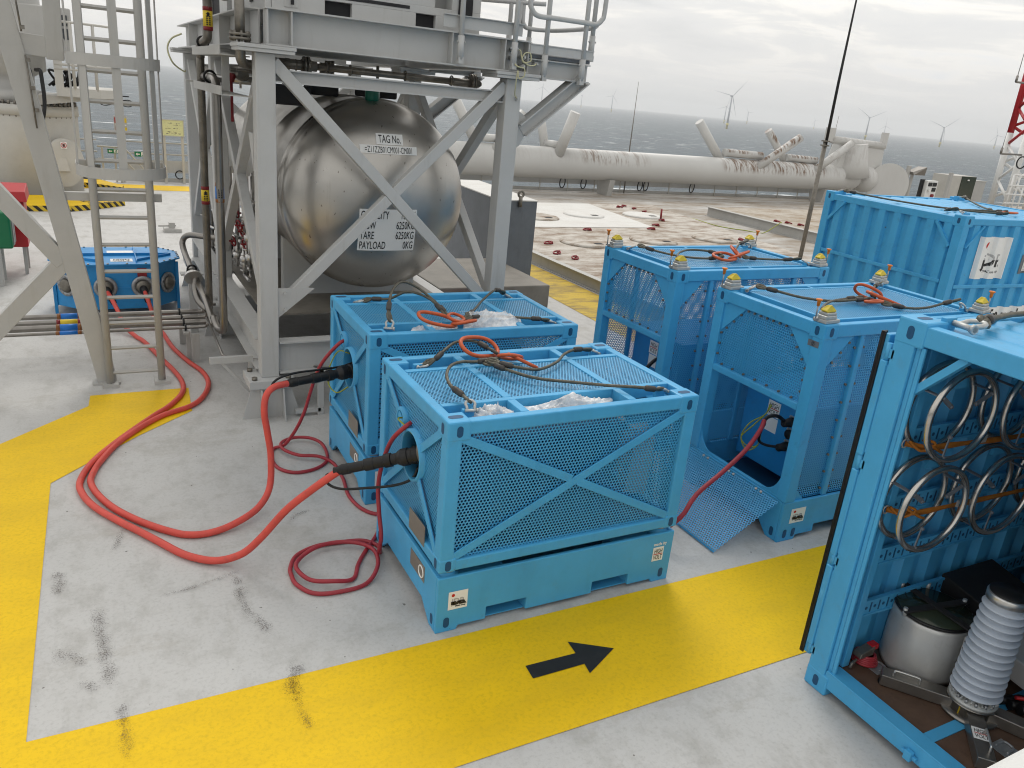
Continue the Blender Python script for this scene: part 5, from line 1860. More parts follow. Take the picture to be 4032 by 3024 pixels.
# ================================================================ BLUE JUNCTION BOX
D_ = 'deep blue paint'
t = thing('junction_box', 'deep blue octagonal cable junction box with round flanged sockets', 'junction box', (0.28, 12.4, 0))
oct_ = [(-0.19, 11.95), (0.71, 11.98), (1.03, 12.35), (1.03, 12.75), (0.8, 13.05), (-0.25, 13.05), (-0.52, 12.75), (-0.52, 12.3)]
m = MB()
m.prism(oct_, (0, 0, 0.12), (1, 0, 0), (0, 1, 0), 0.62)
m.build('body', D_, t, 0.006, world=True)
cx_ = V((0.26, 12.5, 0))
m = MB()
m.prism([tuple((V((x, y, 0)) - cx_).xy * 1.08 + cx_.xy) for x, y in oct_], (0, 0, 0.742), (1, 0, 0), (0, 1, 0), 0.022)
m.build('lid', D_, t, 0.003, world=True)
m = MB()
for x in (0.05, 0.5):
    m.box(x, x + 0.012, 12.0, 13.0, 0.764, 0.80)
m.box(-0.4, 0.95, 12.5, 12.512, 0.764, 0.80)
m.bar((0.5, 12.1, 0.78), (0.98, 12.5, 0.78), 0.012, 0.036)
m.bar((0.0, 12.1, 0.78), (-0.45, 12.4, 0.78), 0.012, 0.036)
build_each(m, 'lid_rib', D_, t, world=True)
m = MB()
for i in range(8):
    a, b = V((*oct_[i], 0)), V((*oct_[(i + 1) % 8], 0))
    for k in range(4):
        p = (a + (b - a) * (k + 0.5) / 4 - cx_) * 1.055 + cx_
        m.cyl((p.x, p.y, 0.764), (p.x, p.y, 0.778), 0.016, 6)
build_each(m, 'lid_bolt', 'galvanised', t, world=True)
m = MB()
for i in range(8):
    a = (V((*oct_[i], 0)) - cx_) * 1.02 + cx_
    m.box(a.x - 0.02, a.x + 0.02, a.y - 0.02, a.y + 0.02, 0.0, 0.70)
m.prism([tuple((V((x, y, 0)) - cx_).xy * 1.02 + cx_.xy) for x, y in oct_], (0, 0, 0.41), (1, 0, 0), (0, 1, 0), 0.02)
m.build('stiffener', D_, t, world=True)
for (x, y), n_ in (((0.09, 11.94), (0, -1, 0)), ((0.56, 11.95), (0, -1, 0)), ((0.89, 12.17), (0.75, -0.65, 0)), ((-0.37, 12.11), (-0.72, -0.68, 0))):
    n_ = V(n_).normalized()
    c = V((x, y, 0.44))
    m = MB()
    m.lathe([(0.07, 0.0), (0.148, 0.0), (0.148, 0.028), (0.1, 0.03), (0.095, 0.018), (0.01, 0.012)], c, n_, 36)
    u_ = V((-n_.y, n_.x, 0))
    bolts(m, [c + (u_ * math.cos(a) + V((0, 0, math.sin(a)))) * 0.125 for a in [k * math.pi / 6 for k in range(12)]], 0.011, 0.042, n_)
    m.build('socket_flange', 'galvanised', t, world=True)
    m = MB()
    m.lathe([(0.095, 0.01), (0.09, 0.05), (0.06, 0.07), (0.01, 0.072)], c, n_, 24)
    m.build('socket_insert', 'old steel', t, world=True)
m = MB()
m.box(0.18, 0.46, 12.08, 12.26, 0.7655, 0.768)
m.build('sticker', 'sticker white', t, world=True)
text('HIGH', 0.075, 'sticker black', t, (0.32, 12.18, 0.769), (1, 0, 0), (0, 1, 0), 1.15, 0.003, 'CENTER', world=True)
text('VOLT', 0.075, 'sticker black', t, (0.32, 12.095, 0.769), (1, 0, 0), (0, 1, 0), 1.15, 0.003, 'CENTER', world=True)
m = MB()
m.box(0.15, 0.5, 12.62, 12.82, 0.7655, 0.768)
m.build('sticker', 'sticker white', t, world=True)
m = MB()
m.box(0.5, 0.62, 11.945, 11.952, 0.58, 0.70)
m.build('small_plate', 'rust red', t, world=True)

# ================================================================ BLUE CAGES
LB, LS = 'light blue paint', 'light blue perforated sheet'
SB, SS = 'strong blue paint', 'blue perforated sheet'


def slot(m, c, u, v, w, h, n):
    """flat stadium patch painted as the shade in a corner casting opening, on a face with outward normal n"""
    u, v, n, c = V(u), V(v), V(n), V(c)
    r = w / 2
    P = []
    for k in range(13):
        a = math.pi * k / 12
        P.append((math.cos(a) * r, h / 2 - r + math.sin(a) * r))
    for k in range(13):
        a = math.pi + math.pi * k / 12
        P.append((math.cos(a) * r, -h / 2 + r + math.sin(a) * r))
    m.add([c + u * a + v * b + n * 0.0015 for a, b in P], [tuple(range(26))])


def casting(t, x, y, z, sx, sy, top, mt, s=0.15):
    """corner casting; sx, sy = outward signs; corner point at (x, y, z)"""
    h = s * 0.85
    m = MB()
    z0, z1 = (z - h, z) if top else (z, z + h)
    x0, x1 = sorted((x + 0.003 * sx, x - s * sx))
    y0, y1 = sorted((y + 0.003 * sy, y - s * sy))
    m.box(x0, x1, y0, y1, z0, z1)
    c = m.build('corner_casting', mt, t, 0.012)
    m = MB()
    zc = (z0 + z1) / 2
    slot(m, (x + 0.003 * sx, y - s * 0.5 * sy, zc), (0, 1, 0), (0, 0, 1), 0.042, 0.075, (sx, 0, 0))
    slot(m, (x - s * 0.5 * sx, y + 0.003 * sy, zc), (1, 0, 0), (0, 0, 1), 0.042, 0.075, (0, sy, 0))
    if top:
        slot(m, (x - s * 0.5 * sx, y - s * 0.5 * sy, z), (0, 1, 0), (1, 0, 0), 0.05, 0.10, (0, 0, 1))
    build_each(m, 'casting_hole', 'shaded inner blue', c)
    return c


def hole_sheet(m, rect, hole, o, u, v, n=48):
    (a0, a1, b0, b1), (ca, cb, r) = rect, hole
    angs = [2 * math.pi * i / n for i in range(n)]
    for x, y in ((a0, b0), (a1, b0), (a1, b1), (a0, b1)):
        angs.append(math.atan2(y - cb, x - ca) % (2 * math.pi))
    angs = sorted(set(angs))
    inn, out = [], []
    for a in angs:
        c, s = math.cos(a), math.sin(a)
        ts = []
        if c > 1e-9: ts.append((a1 - ca) / c)
        if c < -1e-9: ts.append((a0 - ca) / c)
        if s > 1e-9: ts.append((b1 - cb) / s)
        if s < -1e-9: ts.append((b0 - cb) / s)
        k = min(x for x in ts if x > 0)
        inn.append((ca + c * r, cb + s * r))
        out.append((ca + c * k, cb + s * k))
    N_ = len(angs)
    P = inn + out
    o, u, v = V(o), V(u), V(v)
    w = u.cross(v).normalized() * 0.004
    for d in (V((0, 0, 0)), w):
        m.add([o + d + u * a + v * b for a, b in P], [(i, (i + 1) % N_, N_ + (i + 1) % N_, N_ + i) for i in range(N_)], False, P)


def logo(t, o, u, v, w, h, warp=None, parts=True):
    """white sticker with the red dot and the two-tone maker's letters"""
    o, u, v = V(o), V(u).normalized(), V(v).normalized()
    n = u.cross(v)
    f = warp or (lambda p: p)

    def quad(a0, a1, b0, b1, mt, nm, off, k=80 if warp else 4):
        m = MB()
        vs = []
        for j in range(2):
            for i in range(k + 1):
                vs.append(f(o + u * (a0 + (a1 - a0) * i / k) + v * (b0 if j == 0 else b1) + n * off))
        m.add(vs, [(i, i + 1, k + 2 + i, k + 1 + i) for i in range(k)])
        return m.build(nm, mt, t)
    quad(0, w, 0, h, 'sticker white', 'logo_sticker', 0.0015)
    s = h * 0.44

    def half(p):
        d = (p - o).dot(v)
        lim = h * 0.30 + s * 0.36
        return f(p - v * max(0, d - lim))
    text('jDR', s, 'sticker grey', t, o + u * w * 0.17 + v * h * 0.30, u, v, w / h * 0.98, 0.002, depth=0.003, warp=f, name='logo_letters')
    text('jDR', s, 'sticker black', t, o + u * w * 0.17 + v * h * 0.30, u, v, w / h * 0.98, 0.008, depth=0.0045, warp=half, name='logo_letters')
    text('TFKable Group', h * 0.085, 'sticker black', t, o + u * w * 0.36 + v * h * 0.14, u, v, w / h, 0.001, depth=0.003, warp=f, name='logo_letters', shear=0.2)
    m = MB()
    k = 20
    c = o + u * w * 0.235 + v * h * 0.80 + n * 0.004
    m.add([f(c + (u * math.cos(2 * math.pi * i / k) * w + v * math.sin(2 * math.pi * i / k) * h) * 0.085) for i in range(k)], [tuple(range(k))])
    m.build('logo_dot', 'sticker red', t)


def highvolt(t, o, u, v, w, h):
    o, u, v = V(o), V(u).normalized(), V(v).normalized()
    n = u.cross(v)
    m = MB()
    m.add([o + n * 0.0015, o + u * w + n * 0.0015, o + u * w + v * h + n * 0.0015, o + v * h + n * 0.0015], [(0, 1, 2, 3)])
    m.build('warning_sticker', 'sticker white', t)
    for s, b in (('HIGH', 0.56), ('VOLT', 0.12)):
        text(s, h * 0.43, 'sticker black', t, o + u * w * 0.5 + v * h * b, u, v, w / h * 0.74, h * 0.004, 'CENTER', depth=0.003, shear=0.08)
    m = MB()
    q = o + n * 0.003 + v * h * 0.465
    m.add([q + u * w * 0.08, q + u * w * 0.92, q + u * w * 0.92 + v * h * 0.055, q + u * w * 0.08 + v * h * 0.055], [(0, 1, 2, 3)])
    m.build('red_bar', 'sticker red', t)


def notched(m, W, zt, pockets, zp, o, u, v, th, foot=0.15, zb=0.03):
    """tray wall outline with feet, fork pockets open at the bottom"""
    P = [(0, 0), (foot, 0), (foot + 0.015, zb)]
    for a, b in pockets:
        P += [(a, zb), (a, zp), (b, zp), (b, zb)]
    P += [(W - foot - 0.015, zb), (W - foot, 0), (W, 0), (W, zt), (0, zt)]
    m.prism(P, o, u, v, th)


CW, CD, CH = 1.93, 1.26, 1.065


def base_tray(label, loc, rz):
    t = thing('base_tray', label, 'base tray', loc, rz, 'base trays under the mesh cages')
    pk = ((0.37, 0.68), (1.23, 1.55))
    m = MB()
    notched(m, CW, 0.425, pk, 0.125, (0, 0, 0), (1, 0, 0), (0, 0, 1), -0.03)
    m.build('front_wall', LB, t, 0.006)
    m = MB()
    notched(m, CW, 0.425, pk, 0.125, (0, CD, 0), (1, 0, 0), (0, 0, 1), 0.03)
    m.build('rear_wall', LB, t, 0.006)
    for x, s in ((0, 1), (CW, -1)):
        m = MB()
        m.prism([(0.031, 0), (0.12, 0), (0.27, 0.12), (CD - 0.27, 0.12), (CD - 0.12, 0), (CD - 0.031, 0), (CD - 0.031, 0.425), (0.031, 0.425)], (x, 0, 0), (0, 1, 0), (0, 0, 1), 0.03 * s)
        m.build('end_wall', LB, t, 0.006)
    m = MB()
    for x0, x1 in ((0.031, 0.5), (CW - 0.5, CW - 0.031)):
        m.box(x0, x1, 0.031, 0.20, 0.37, 0.388)
        m.box(x0, x1, CD - 0.20, CD - 0.031, 0.37, 0.388)
    for x in (0.5, CW - 0.512):
        m.box(x, x + 0.012, 0.032, 0.2, 0.3, 0.392)
    m.box(0.031, 0.25, 0.201, CD - 0.201, 0.37, 0.388)
    m.box(CW - 0.25, CW - 0.031, 0.201, CD - 0.201, 0.37, 0.388)
    m.box(0.035, CW - 0.035, 0.035, CD - 0.035, 0.16, 0.17)
    m.build('inner_shelf', LB, t)
    for a, b in pk:
        m = MB()
        m.box(a + 0.002, b - 0.002, 0.05, CD - 0.05, 0.128, 0.138)
        m.box(a - 0.01, a - 0.001, 0.032, CD - 0.032, 0.03, 0.11)
        m.box(b + 0.001, b + 0.01, 0.032, CD - 0.032, 0.03, 0.11)
        m.box(a - 0.008, b + 0.008, 0.034, CD - 0.034, 0.022, 0.0285)
        m.build('fork_pocket', LB, t)
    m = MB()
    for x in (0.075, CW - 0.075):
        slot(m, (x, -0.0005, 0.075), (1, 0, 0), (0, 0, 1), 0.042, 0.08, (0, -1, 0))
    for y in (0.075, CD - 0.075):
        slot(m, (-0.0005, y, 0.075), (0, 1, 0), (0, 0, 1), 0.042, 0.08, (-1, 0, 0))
    build_each(m, 'corner_hole', 'shaded inner blue', t)
    for x in (0.09, CW - 0.09):
        for y in (0.09, CD - 0.09):
            m = MB()
            m.lathe([(0.09, 0.388), (0.085, 0.41), (0.06, 0.425), (0.055, 0.445)], (x, y, 0), n=24)
            m.build('lock_seat', LB, t)
            m = MB()
            m.lathe([(0.058, 0.44), (0.058, 0.462)], (x, y, 0), n=20)
            m.build('lock_ring', 'zinc cast', t)
    m = MB()
    m.box(-0.003, -0.0005, 0.23, 0.5, 0.25, 0.375)
    m.build('name_plate', 'name plate', t)
    m = MB()
    m.torus((-0.005, 0.29, 0.31), 0.042, 0.005, (1, 0, 0), 24, 6)
    m.build('plate_seal', 'sticker white', t)
    logo(t, (0.08, -0.001, 0.17), (1, 0, 0), (0, 0, 1), 0.14, 0.14)
    highvolt(t, (1.75, -0.001, 0.19), (1, 0, 0), (0, 0, 1), 0.10, 0.12)
    text('made by', 0.035, 'sticker white', t, (1.75, -0.002, 0.325), (1, 0, 0), (0, 0, 1), 1.0, 0.001)
    return t


def mesh_cage(label, loc, rz):
    t = thing('mesh_cage', label, 'mesh cage', loc, rz, 'perforated transport cages on trays')
    W, D, H = CW, CD, CH
    m = MB()
    a = 0.10
    for x in (0, W - a):
        for y in (0, D - a):
            m.box(x, x + a, y, y + a, 0.005, H - 0.005)
    for y in (0, D - 0.07):
        m.box(a, W - a, y, y + 0.07, 0.005, 0.085)
        m.box(a, W - a, y, y + 0.07, H - 0.095, H - 0.005)
    for x in (0, W - 0.07):
        m.box(x, x + 0.07, a, D - a, 0.005, 0.085)
        m.box(x, x + 0.07, a, D - a, H - 0.095, H - 0.005)
    m.build('frame', LB, t, 0.01)
    for sx, x in ((-1, 0), (1, W)):
        for sy, y in ((-1, 0), (1, D)):
            casting(t, x, y, H, sx, sy, True, LB, 0.155)
            casting(t, x, y, 0, sx, sy, False, LB, 0.12)
    # top grid
    m = MB()
    for y in (0.30, 0.96):
        m.box(0.07, W - 0.07, y - 0.025, y + 0.025, H - 0.10, H - 0.006)
    for x in (0.56, 1.40):
        for y0, y1 in ((0.07, 0.274), (0.326, 0.934), (0.986, D - 0.07)):
            m.box(x - 0.03, x + 0.03, y0, y1, H - 0.10, H - 0.006)
    m.build('top_beams', LB, t, 0.005)
    for x0, x1 in ((0.07, 0.53), (0.59, 1.37), (1.43, W - 0.07)):
        m = MB()
        m.sheet([(x0, 0.325), (x1, 0.325), (x1, 0.935), (x0, 0.935)], (0, 0, H - 0.018), (1, 0, 0), (0, 1, 0))
        m.build('top_mesh', LS, t)
        m = MB()
        m.sheet([(x0, 0.985), (x1, 0.985), (x1, D - 0.07), (x0, D - 0.07)], (0, 0, H - 0.115), (1, 0, 0), (0, 1, 0))
        m.build('recessed_mesh', LS, t)
    for x0, x1 in ((0.07, 0.53), (1.43, W - 0.07)):
        m = MB()
        m.sheet([(x0, 0.07), (x1, 0.07), (x1, 0.275), (x0, 0.275)], (0, 0, H - 0.125), (1, 0, 0), (0, 1, 0))
        m.build('recessed_mesh', LS, t)
    for x, sx in ((0.17, 1), (W - 0.17, -1)):
        for y, sy in ((0.19, 1), (D - 0.19, -1)):
            m = MB()
            m.box(min(x, x + 0.08 * sx), max(x, x + 0.08 * sx), y - 0.016, y + 0.016, H - 0.1, H - 0.002)
            m.box(x - 0.09, x + 0.09, y - 0.1, y + 0.1, H - 0.10, H - 0.085)
            m.build('pad_eye', LB, t, 0.004)
    # side sheets, set back from the frame
    m = MB()
    m.sheet([(a, 0.08), (W - a, 0.08), (W - a, H - 0.09), (a, H - 0.09)], (0, 0.03, 0), (1, 0, 0), (0, 0, 1))
    m.build('front_mesh', LS, t)
    m = MB()
    m.sheet([(a, 0.08), (W - a, 0.08), (W - a, H - 0.09), (a, H - 0.09)], (0, D - 0.03, 0), (1, 0, 0), (0, 0, 1))
    m.build('rear_mesh', LS, t)
    m = MB()
    hc, hr = (0.585, 0.585), 0.165
    hole_sheet(m, (a, D - a, 0.08, H - 0.09), (hc[0], hc[1], hr), (0.03, 0, 0), (0, 1, 0), (0, 0, 1))
    m.build('end_mesh', LS, t)
    m = MB()
    m.sheet([(a, 0.08), (D - a, 0.08), (D - a, H - 0.09), (a, H - 0.09)], (W - 0.03, 0, 0), (0, 1, 0), (0, 0, 1))
    m.build('end_mesh', LS, t)
    # cross braces
    for y, s in ((0.004, 1), (D - 0.016, 1)):
        c = V((W / 2, y + 0.006, H / 2))
        q = [V((a * 0.9, y + 0.006, 0.1)), V((W - a * 0.9, y + 0.006, H - 0.11)), V((a * 0.9, y + 0.006, H - 0.11)), V((W - a * 0.9, y + 0.006, 0.1))]
        m = MB()
        m.bar(q[0], q[1], 0.012, 0.058, (0, 0, 1))
        m.build('diagonal', LB, t, 0.003)
        for e in (q[2], q[3]):
            d = (e - c).normalized()
            m = MB()
            m.bar(c + d * 0.032, e, 0.0116, 0.058, (0, 0, 1))
            m.build('diagonal', LB, t, 0.003)
    c = V((0.010, hc[0], hc[1]))
    for e in ((0.010, 0.1, 0.1), (0.010, D - 0.1, 0.1), (0.010, 0.1, H - 0.1), (0.010, D - 0.1, H - 0.1)):
        d = (V(e) - c).normalized()
        m = MB()
        m.bar(c + d * (hr + 0.005), V(e), 0.012, 0.055, (0, 0, 1))
        m.build('diagonal', LB, t, 0.003)
    m = MB()
    m.lathe([(hr, -0.018), (hr + 0.018, -0.018), (hr + 0.018, 0.1), (hr, 0.1), (hr, -0.018)], (0.01, hc[0], hc[1]), (1, 0, 0), 44)
    m.build('cable_ring', LB, t)
    m = MB()
    m.lathe([(0.06, -0.014), (0.085, -0.014), (0.085, 0.05), (0.06, 0.05), (0.06, -0.014)], (0.012, 0.83, 0.755), (1, 0, 0), 32)
    m.build('small_cable_ring', LB, t)
    m = MB()
    m.lathe([(0.001, 0), (0.062, 0)], (0.022, 0.83, 0.755), (1, 0, 0), 24)
    m.build('ring_back_plate', LB, t)
    m = MB()
    m.lathe([(0.07, 0), (0.16, 0)], (0.10, hc[0], hc[1]), (1, 0, 0), 36)
    m.build('ring_back_plate', LB, t)
    m = MB()
    m.box(-0.003, 0.002, 0.27, 0.56, 0.045, 0.20)
    m.build('name_plate', 'name plate', t)
    # what fills the cage, in a blue darkened for the interior shade
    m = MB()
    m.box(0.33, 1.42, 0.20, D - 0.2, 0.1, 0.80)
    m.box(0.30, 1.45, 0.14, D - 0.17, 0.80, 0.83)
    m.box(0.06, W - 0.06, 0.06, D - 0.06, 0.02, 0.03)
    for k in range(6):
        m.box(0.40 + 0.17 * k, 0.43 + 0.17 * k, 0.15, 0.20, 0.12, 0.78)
    m.build('inner_tank', 'shaded inner blue', t)
    m = MB()
    m.lathe([(0.105, 0.0), (0.105, 0.05), (0.08, 0.08), (0.08, 0.2)], (0.1, hc[0], hc[1]), (1, 0, 0), 28)
    m.build('socket', 'old steel', t)
    m = MB()
    for k, (x, y, z, dx, dz) in enumerate(((1.55, 0.2, 0.25, 0.2, 0.5), (1.62, 0.45, 0.3, 0.1, 0.4), (1.5, 0.7, 0.45, 0.25, 0.35))):
        m.hexa([(x, y, z), (x + dx, y, z - 0.05), (x + dx, y + 0.1, z), (x, y + 0.1, z + 0.03), (x + 0.05, y, z + dz), (x + dx + 0.02, y, z + dz - 0.1), (x + dx, y + 0.1, z + dz), (x, y + 0.1, z + dz)])
    m.build('packing', 'sticker grey', t)
    return t


trF = base_tray('blue base tray under the front mesh cage beside the yellow walkway', (1.80, 3.99, 0), 0)
cgF = mesh_cage('light blue perforated cage with X brace on the front tray', (1.80, 3.99, 0.465), 0)
R_RZ = R(-1.0)
trR = base_tray('blue base tray under the rear mesh cage next to the tank frame', (1.88, 5.80, 0), R_RZ)
cgR = mesh_cage('rear light blue perforated cage nearest the steel tank', (1.88, 5.80, 0.465), R_RZ)


# ---------------------------------------------------------------- tall cages
TW, TD, TH = 2.13, 1.26, 1.95


def tall_cage(label, loc, rz, flap):
    t = thing('tall_cage', label, 'tall cage', loc, rz, 'tall perforated equipment cages')
    W, D, H = TW, TD, TH
    a = 0.11
    m = MB()
    for x in (0, W - a):
        for y in (0, D - a):
            m.box(x, x + a, y, y + a, 0.38, H - 0.005)
    for y in (0, D - 0.07):
        m.box(a, W - a, y, y + 0.07, H - 0.11, H - 0.005)
    for x in (0, W - 0.07):
        m.box(x, x + 0.07, a, D - a, H - 0.11, H - 0.005)
        m.box(x, x + 0.05, a, D - a, 1.19, 1.25)
    for y in (0.012, D - 0.05):
        for x in (0.45, 1.62):
            m.box(x, x + 0.055, y, y + 0.038, 0.38, H - 0.11)
    m.box(0.01, 0.048, a, D - a, 0.36, 0.40)
    m.build('frame', SB, t, 0.008)
    # base
    pk = ((0.42, 0.74), (1.38, 1.70))
    for y, th in ((0, -0.03), (D, 0.03)):
        m = MB()
        notched(m, W, 0.379, pk, 0.11, (0, y, 0), (1, 0, 0), (0, 0, 1), th, 0.2, 0.04)
        m.build('base_wall', SB, t, 0.006)
    for x, s in ((0, 1), (W, -1)):
        m = MB()
        m.prism([(0.031, 0), (0.14, 0), (0.26, 0.12), (D - 0.26, 0.12), (D - 0.14, 0), (D - 0.031, 0), (D - 0.031, 0.379), (0.031, 0.379)], (x, 0, 0), (0, 1, 0), (0, 0, 1), 0.03 * s)
        m.build('base_wall', SB, t, 0.006)
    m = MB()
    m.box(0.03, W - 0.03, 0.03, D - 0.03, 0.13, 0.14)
    m.build('base_floor', 'shaded inner blue', t)  # floor colour darkened to paint in the shade of the cage interior
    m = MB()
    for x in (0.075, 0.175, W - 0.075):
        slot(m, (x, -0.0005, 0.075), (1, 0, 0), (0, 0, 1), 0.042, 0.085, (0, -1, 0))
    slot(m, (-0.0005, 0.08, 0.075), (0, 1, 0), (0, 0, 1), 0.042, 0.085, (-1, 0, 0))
    build_each(m, 'corner_hole', 'shaded inner blue', t)
    for sx, x in ((-1, 0), (1, W)):
        for sy, y in ((-1, 0), (1, D)):
            casting(t, x, y, H, sx, sy, True, SB, 0.15)
    # gussets: triangular plates in the upper corners of every face
    m = MB()
    g = 0.27
    for y, th in ((0.034, 0.012), (D - 0.034, 0.012)):
        for x, s in ((a, 1), (W - a, -1)):
            p = [(x, H - 0.11), (x + s * g, H - 0.11), (x, H - 0.11 - g)]
            m.prism(p, (0, y, 0), (1, 0, 0), (0, 0, 1), th)
            p = [(x, 0.379), (x + s * 0.12, 0.379), (x, 0.5)]
            m.prism(p, (0, y, 0), (1, 0, 0), (0, 0, 1), th)
    for x in (0.022, W - 0.034):
        for y, s in ((a, 1), (D - a, -1)):
            m.prism([(y, H - 0.11), (y + s * g, H - 0.11), (y, H - 0.11 - g)], (x, 0, 0), (0, 1, 0), (0, 0, 1), 0.012)
            q = [(y, 0.40)] + [(y + s * 0.2 * (1 - math.sin(b)), 0.40 + 0.22 * (1 - math.cos(b))) for b in [math.pi / 2 * k / 8 for k in range(9)]]
            m.prism(q, (x - 0.01, 0, 0), (0, 1, 0), (0, 0, 1), 0.012)
    build_each(m, 'gusset', SB, t)
    # mesh panels
    for x in (0.035, W - 0.03):
        m = MB()
        m.sheet([(a, 1.25), (D - a, 1.25), (D - a, H - 0.36), (D - a - 0.26, H - 0.105), (a + 0.26, H - 0.105), (a, H - 0.36)], (x, 0, 0), (0, 1, 0), (0, 0, 1))
        m.build('end_mesh', SS, t)
    m = MB()
    m.sheet([(a, 0.4), (D - a, 0.4), (D - a, 1.2), (a, 1.2)], (W - 0.03, 0, 0), (0, 1, 0), (0, 0, 1))
    m.build('end_mesh', SS, t)
    for y in (0.046, D - 0.03):
        for x0, x1, cl, cr in ((a, 0.45, 1, 0), (0.505, 1.62, 0, 0), (1.675, W - a, 0, 1)):
            P = [(x0 + 0.1 * cl, 0.379), (x1 - 0.1 * cr, 0.379), (x1, 0.379 + 0.1 * cr), (x1, H - 0.11 - 0.26 * cr), (x1 - 0.26 * cr, H - 0.11), (x0 + 0.26 * cl, H - 0.11), (x0, H - 0.11 - 0.26 * cl), (x0, 0.379 + 0.1 * cl)]
            Q = []
            for p in P:
                if not Q or (V((*p, 0)) - V((*Q[-1], 0))).length > 1e-4: Q.append(p)
            m = MB()
            m.sheet(Q, (0, y, 0), (1, 0, 0), (0, 0, 1))
            m.build('side_mesh', SS, t)
    # top: frame and grating
    m = MB()
    m.box(0.2, W - 0.2, 0.14, 0.17, H - 0.06, H - 0.006)
    m.box(0.2, W - 0.2, D - 0.17, D - 0.14, H - 0.06, H - 0.006)
    m.box(0.2, 0.23, 0.171, D - 0.171, H - 0.06, H - 0.006)
    m.box(W - 0.23, W - 0.2, 0.171, D - 0.171, H - 0.06, H - 0.006)
    for x in (0.2, 1.05, W - 0.23):
        m.box(x, x + 0.03, 0.07, 0.139, H - 0.08, H - 0.01)
        m.box(x, x + 0.03, D - 0.139, D - 0.07, H - 0.08, H - 0.01)
    m.build('top_frame', SB, t, 0.004)
    m = MB()
    m.sheet([(0.23, 0.17), (W - 0.23, 0.17), (W - 0.23, D - 0.17), (0.23, D - 0.17)], (0, 0, H - 0.014), (1, 0, 0), (0, 1, 0))
    m.build('top_mesh', SS, t)
    m = MB()
    for y0, y1 in ((0.07, 0.14), (D - 0.14, D - 0.07)):
        m.sheet([(0.1, y0), (W - 0.1, y0), (W - 0.1, y1), (0.1, y1)], (0, 0, H - 0.1), (1, 0, 0), (0, 1, 0))
    m.build('recessed_mesh', SS, t)
    m = MB()
    for x in (0.18, W - 0.18):
        for y in (0.16, D - 0.16):
            m.box(x - 0.06, x + 0.06, y - 0.014, y + 0.014, H - 0.09, H + 0.02)
    build_each(m, 'pad_eye', SB, t, 0.004)
    # bolts round the panels
    m = MB()
    pts = []
    for k in range(7):
        f = (k + 0.5) / 7
        pts += [(0.028, a + 0.02 + (D - 2 * a - 0.04) * f, 1.27), (0.028, a + 0.26 + (D - 2 * a - 0.52) * f, H - 0.125)]
    for k in range(3):
        pts += [(0.028, a + 0.07 + 0.075 * k, H - 0.34 + 0.08 * k), (0.028, D - a - 0.07 - 0.075 * k, H - 0.34 + 0.08 * k), (0.028, a + 0.015, 1.35 + 0.1 * k), (0.028, D - a - 0.015, 1.35 + 0.1 * k)]
    bolts(m, pts, 0.011, 0.016, (-1, 0, 0))
    pts = []
    for k in range(9):
        z = 0.45 + 0.16 * k
        pts += [(0.425, 0.04, z), (0.53, 0.04, z), (1.6, 0.04, z), (1.70, 0.04, z)]
        if z < 1.6: pts.append((a + 0.02, 0.04, z))
    for k in range(3):
        pts.append((a + 0.08 + 0.075 * k, 0.034, H - 0.33 + 0.08 * k))
    bolts(m, pts, 0.011, 0.016, (0, -1, 0))
    build_each(m, 'panel_bolt', 'old steel', t)
    # inside: the test tank with its sockets
    m = MB()
    m.box(0.5, 1.95, 0.32, D - 0.12, 0.30, 1.05)
    m.box(0.46, 1.97, 0.28, D - 0.1, 1.05, 1.075)
    m.build('inner_tank', 'deep blue paint', t, 0.004)
    m = MB()
    m.box(0.498, 0.4995, 0.70, 0.84, 0.66, 0.80)
    m.build('info_sticker', 'sticker white', t)
    highvolt(t, (0.4985, 0.85, 0.81), (0, -1, 0), (0, 0, 1), 0.15, 0.15)
    for z in (0.86, 0.74, 0.62):
        m = MB()
        m.box(0.488, 0.4995, 0.47, 0.57, z - 0.05, z + 0.05)
        bolts(m, [(0.488, 0.48 + 0.08 * i, z - 0.04 + 0.08 * j) for i in (0, 1) for j in (0, 1)], 0.008, 0.01, (-1, 0, 0))
        m.build('socket_plate', 'zinc cast', t)
        m = MB()
        m.lathe([(0.045, 0), (0.045, 0.03), (0.03, 0.032), (0.001, 0.034)], (0.488, 0.52, z), (-1, 0, 0), 20)
        m.build('socket', 'black rubber', t)
    if flap:
        m = MB()
        L = math.hypot(0.64, 0.36)
        m.sheet([(0.05, 0), (D - 0.06, 0), (D - 0.06, L), (0.05, L)], (-0.02, 0, 0.372), (0, 1, 0), V((-0.64, 0, -0.362)).normalized())
        m.build('open_flap', SS, t)
        m = MB()
        e = V((-0.64, 0, -0.362)).normalized() * L + V((-0.02, 0, 0.372))
        m.bar((e.x, 0.05, e.z + 0.008), (e.x, D - 0.06, e.z + 0.008), 0.004, 0.02)
        m.build('flap_edge', SB, t)
        m = MB()
        for y in (0.25, 0.31, 0.6, 0.66, 0.95, 1.01):
            m.cyl((-0.03, y, 0.365), (-0.035, y, 0.378), 0.012, 8)
        build_each(m, 'flap_screw', 'zinc cast', t)
        m = MB()
        m.box(-0.003, -0.0005, 0.03, 0.14, 1.75, 1.80)
        m.build('number_plate', 'dark grey box', t)
        m = MB()
        m.torus((-0.004, 0.085, 1.775), 0.017, 0.0015, (1, 0, 0), 20, 4)
        m.build('number_ring', 'sticker black', t)
        text('7', 0.03, 'sticker black', t, (-0.004, 0.094, 1.764), (0, -1, 0), (0, 0, 1), 1, 0.001)
    logo(t, (0.10, -0.001, 0.17), (1, 0, 0), (0, 0, 1), 0.17, 0.14)
    return t


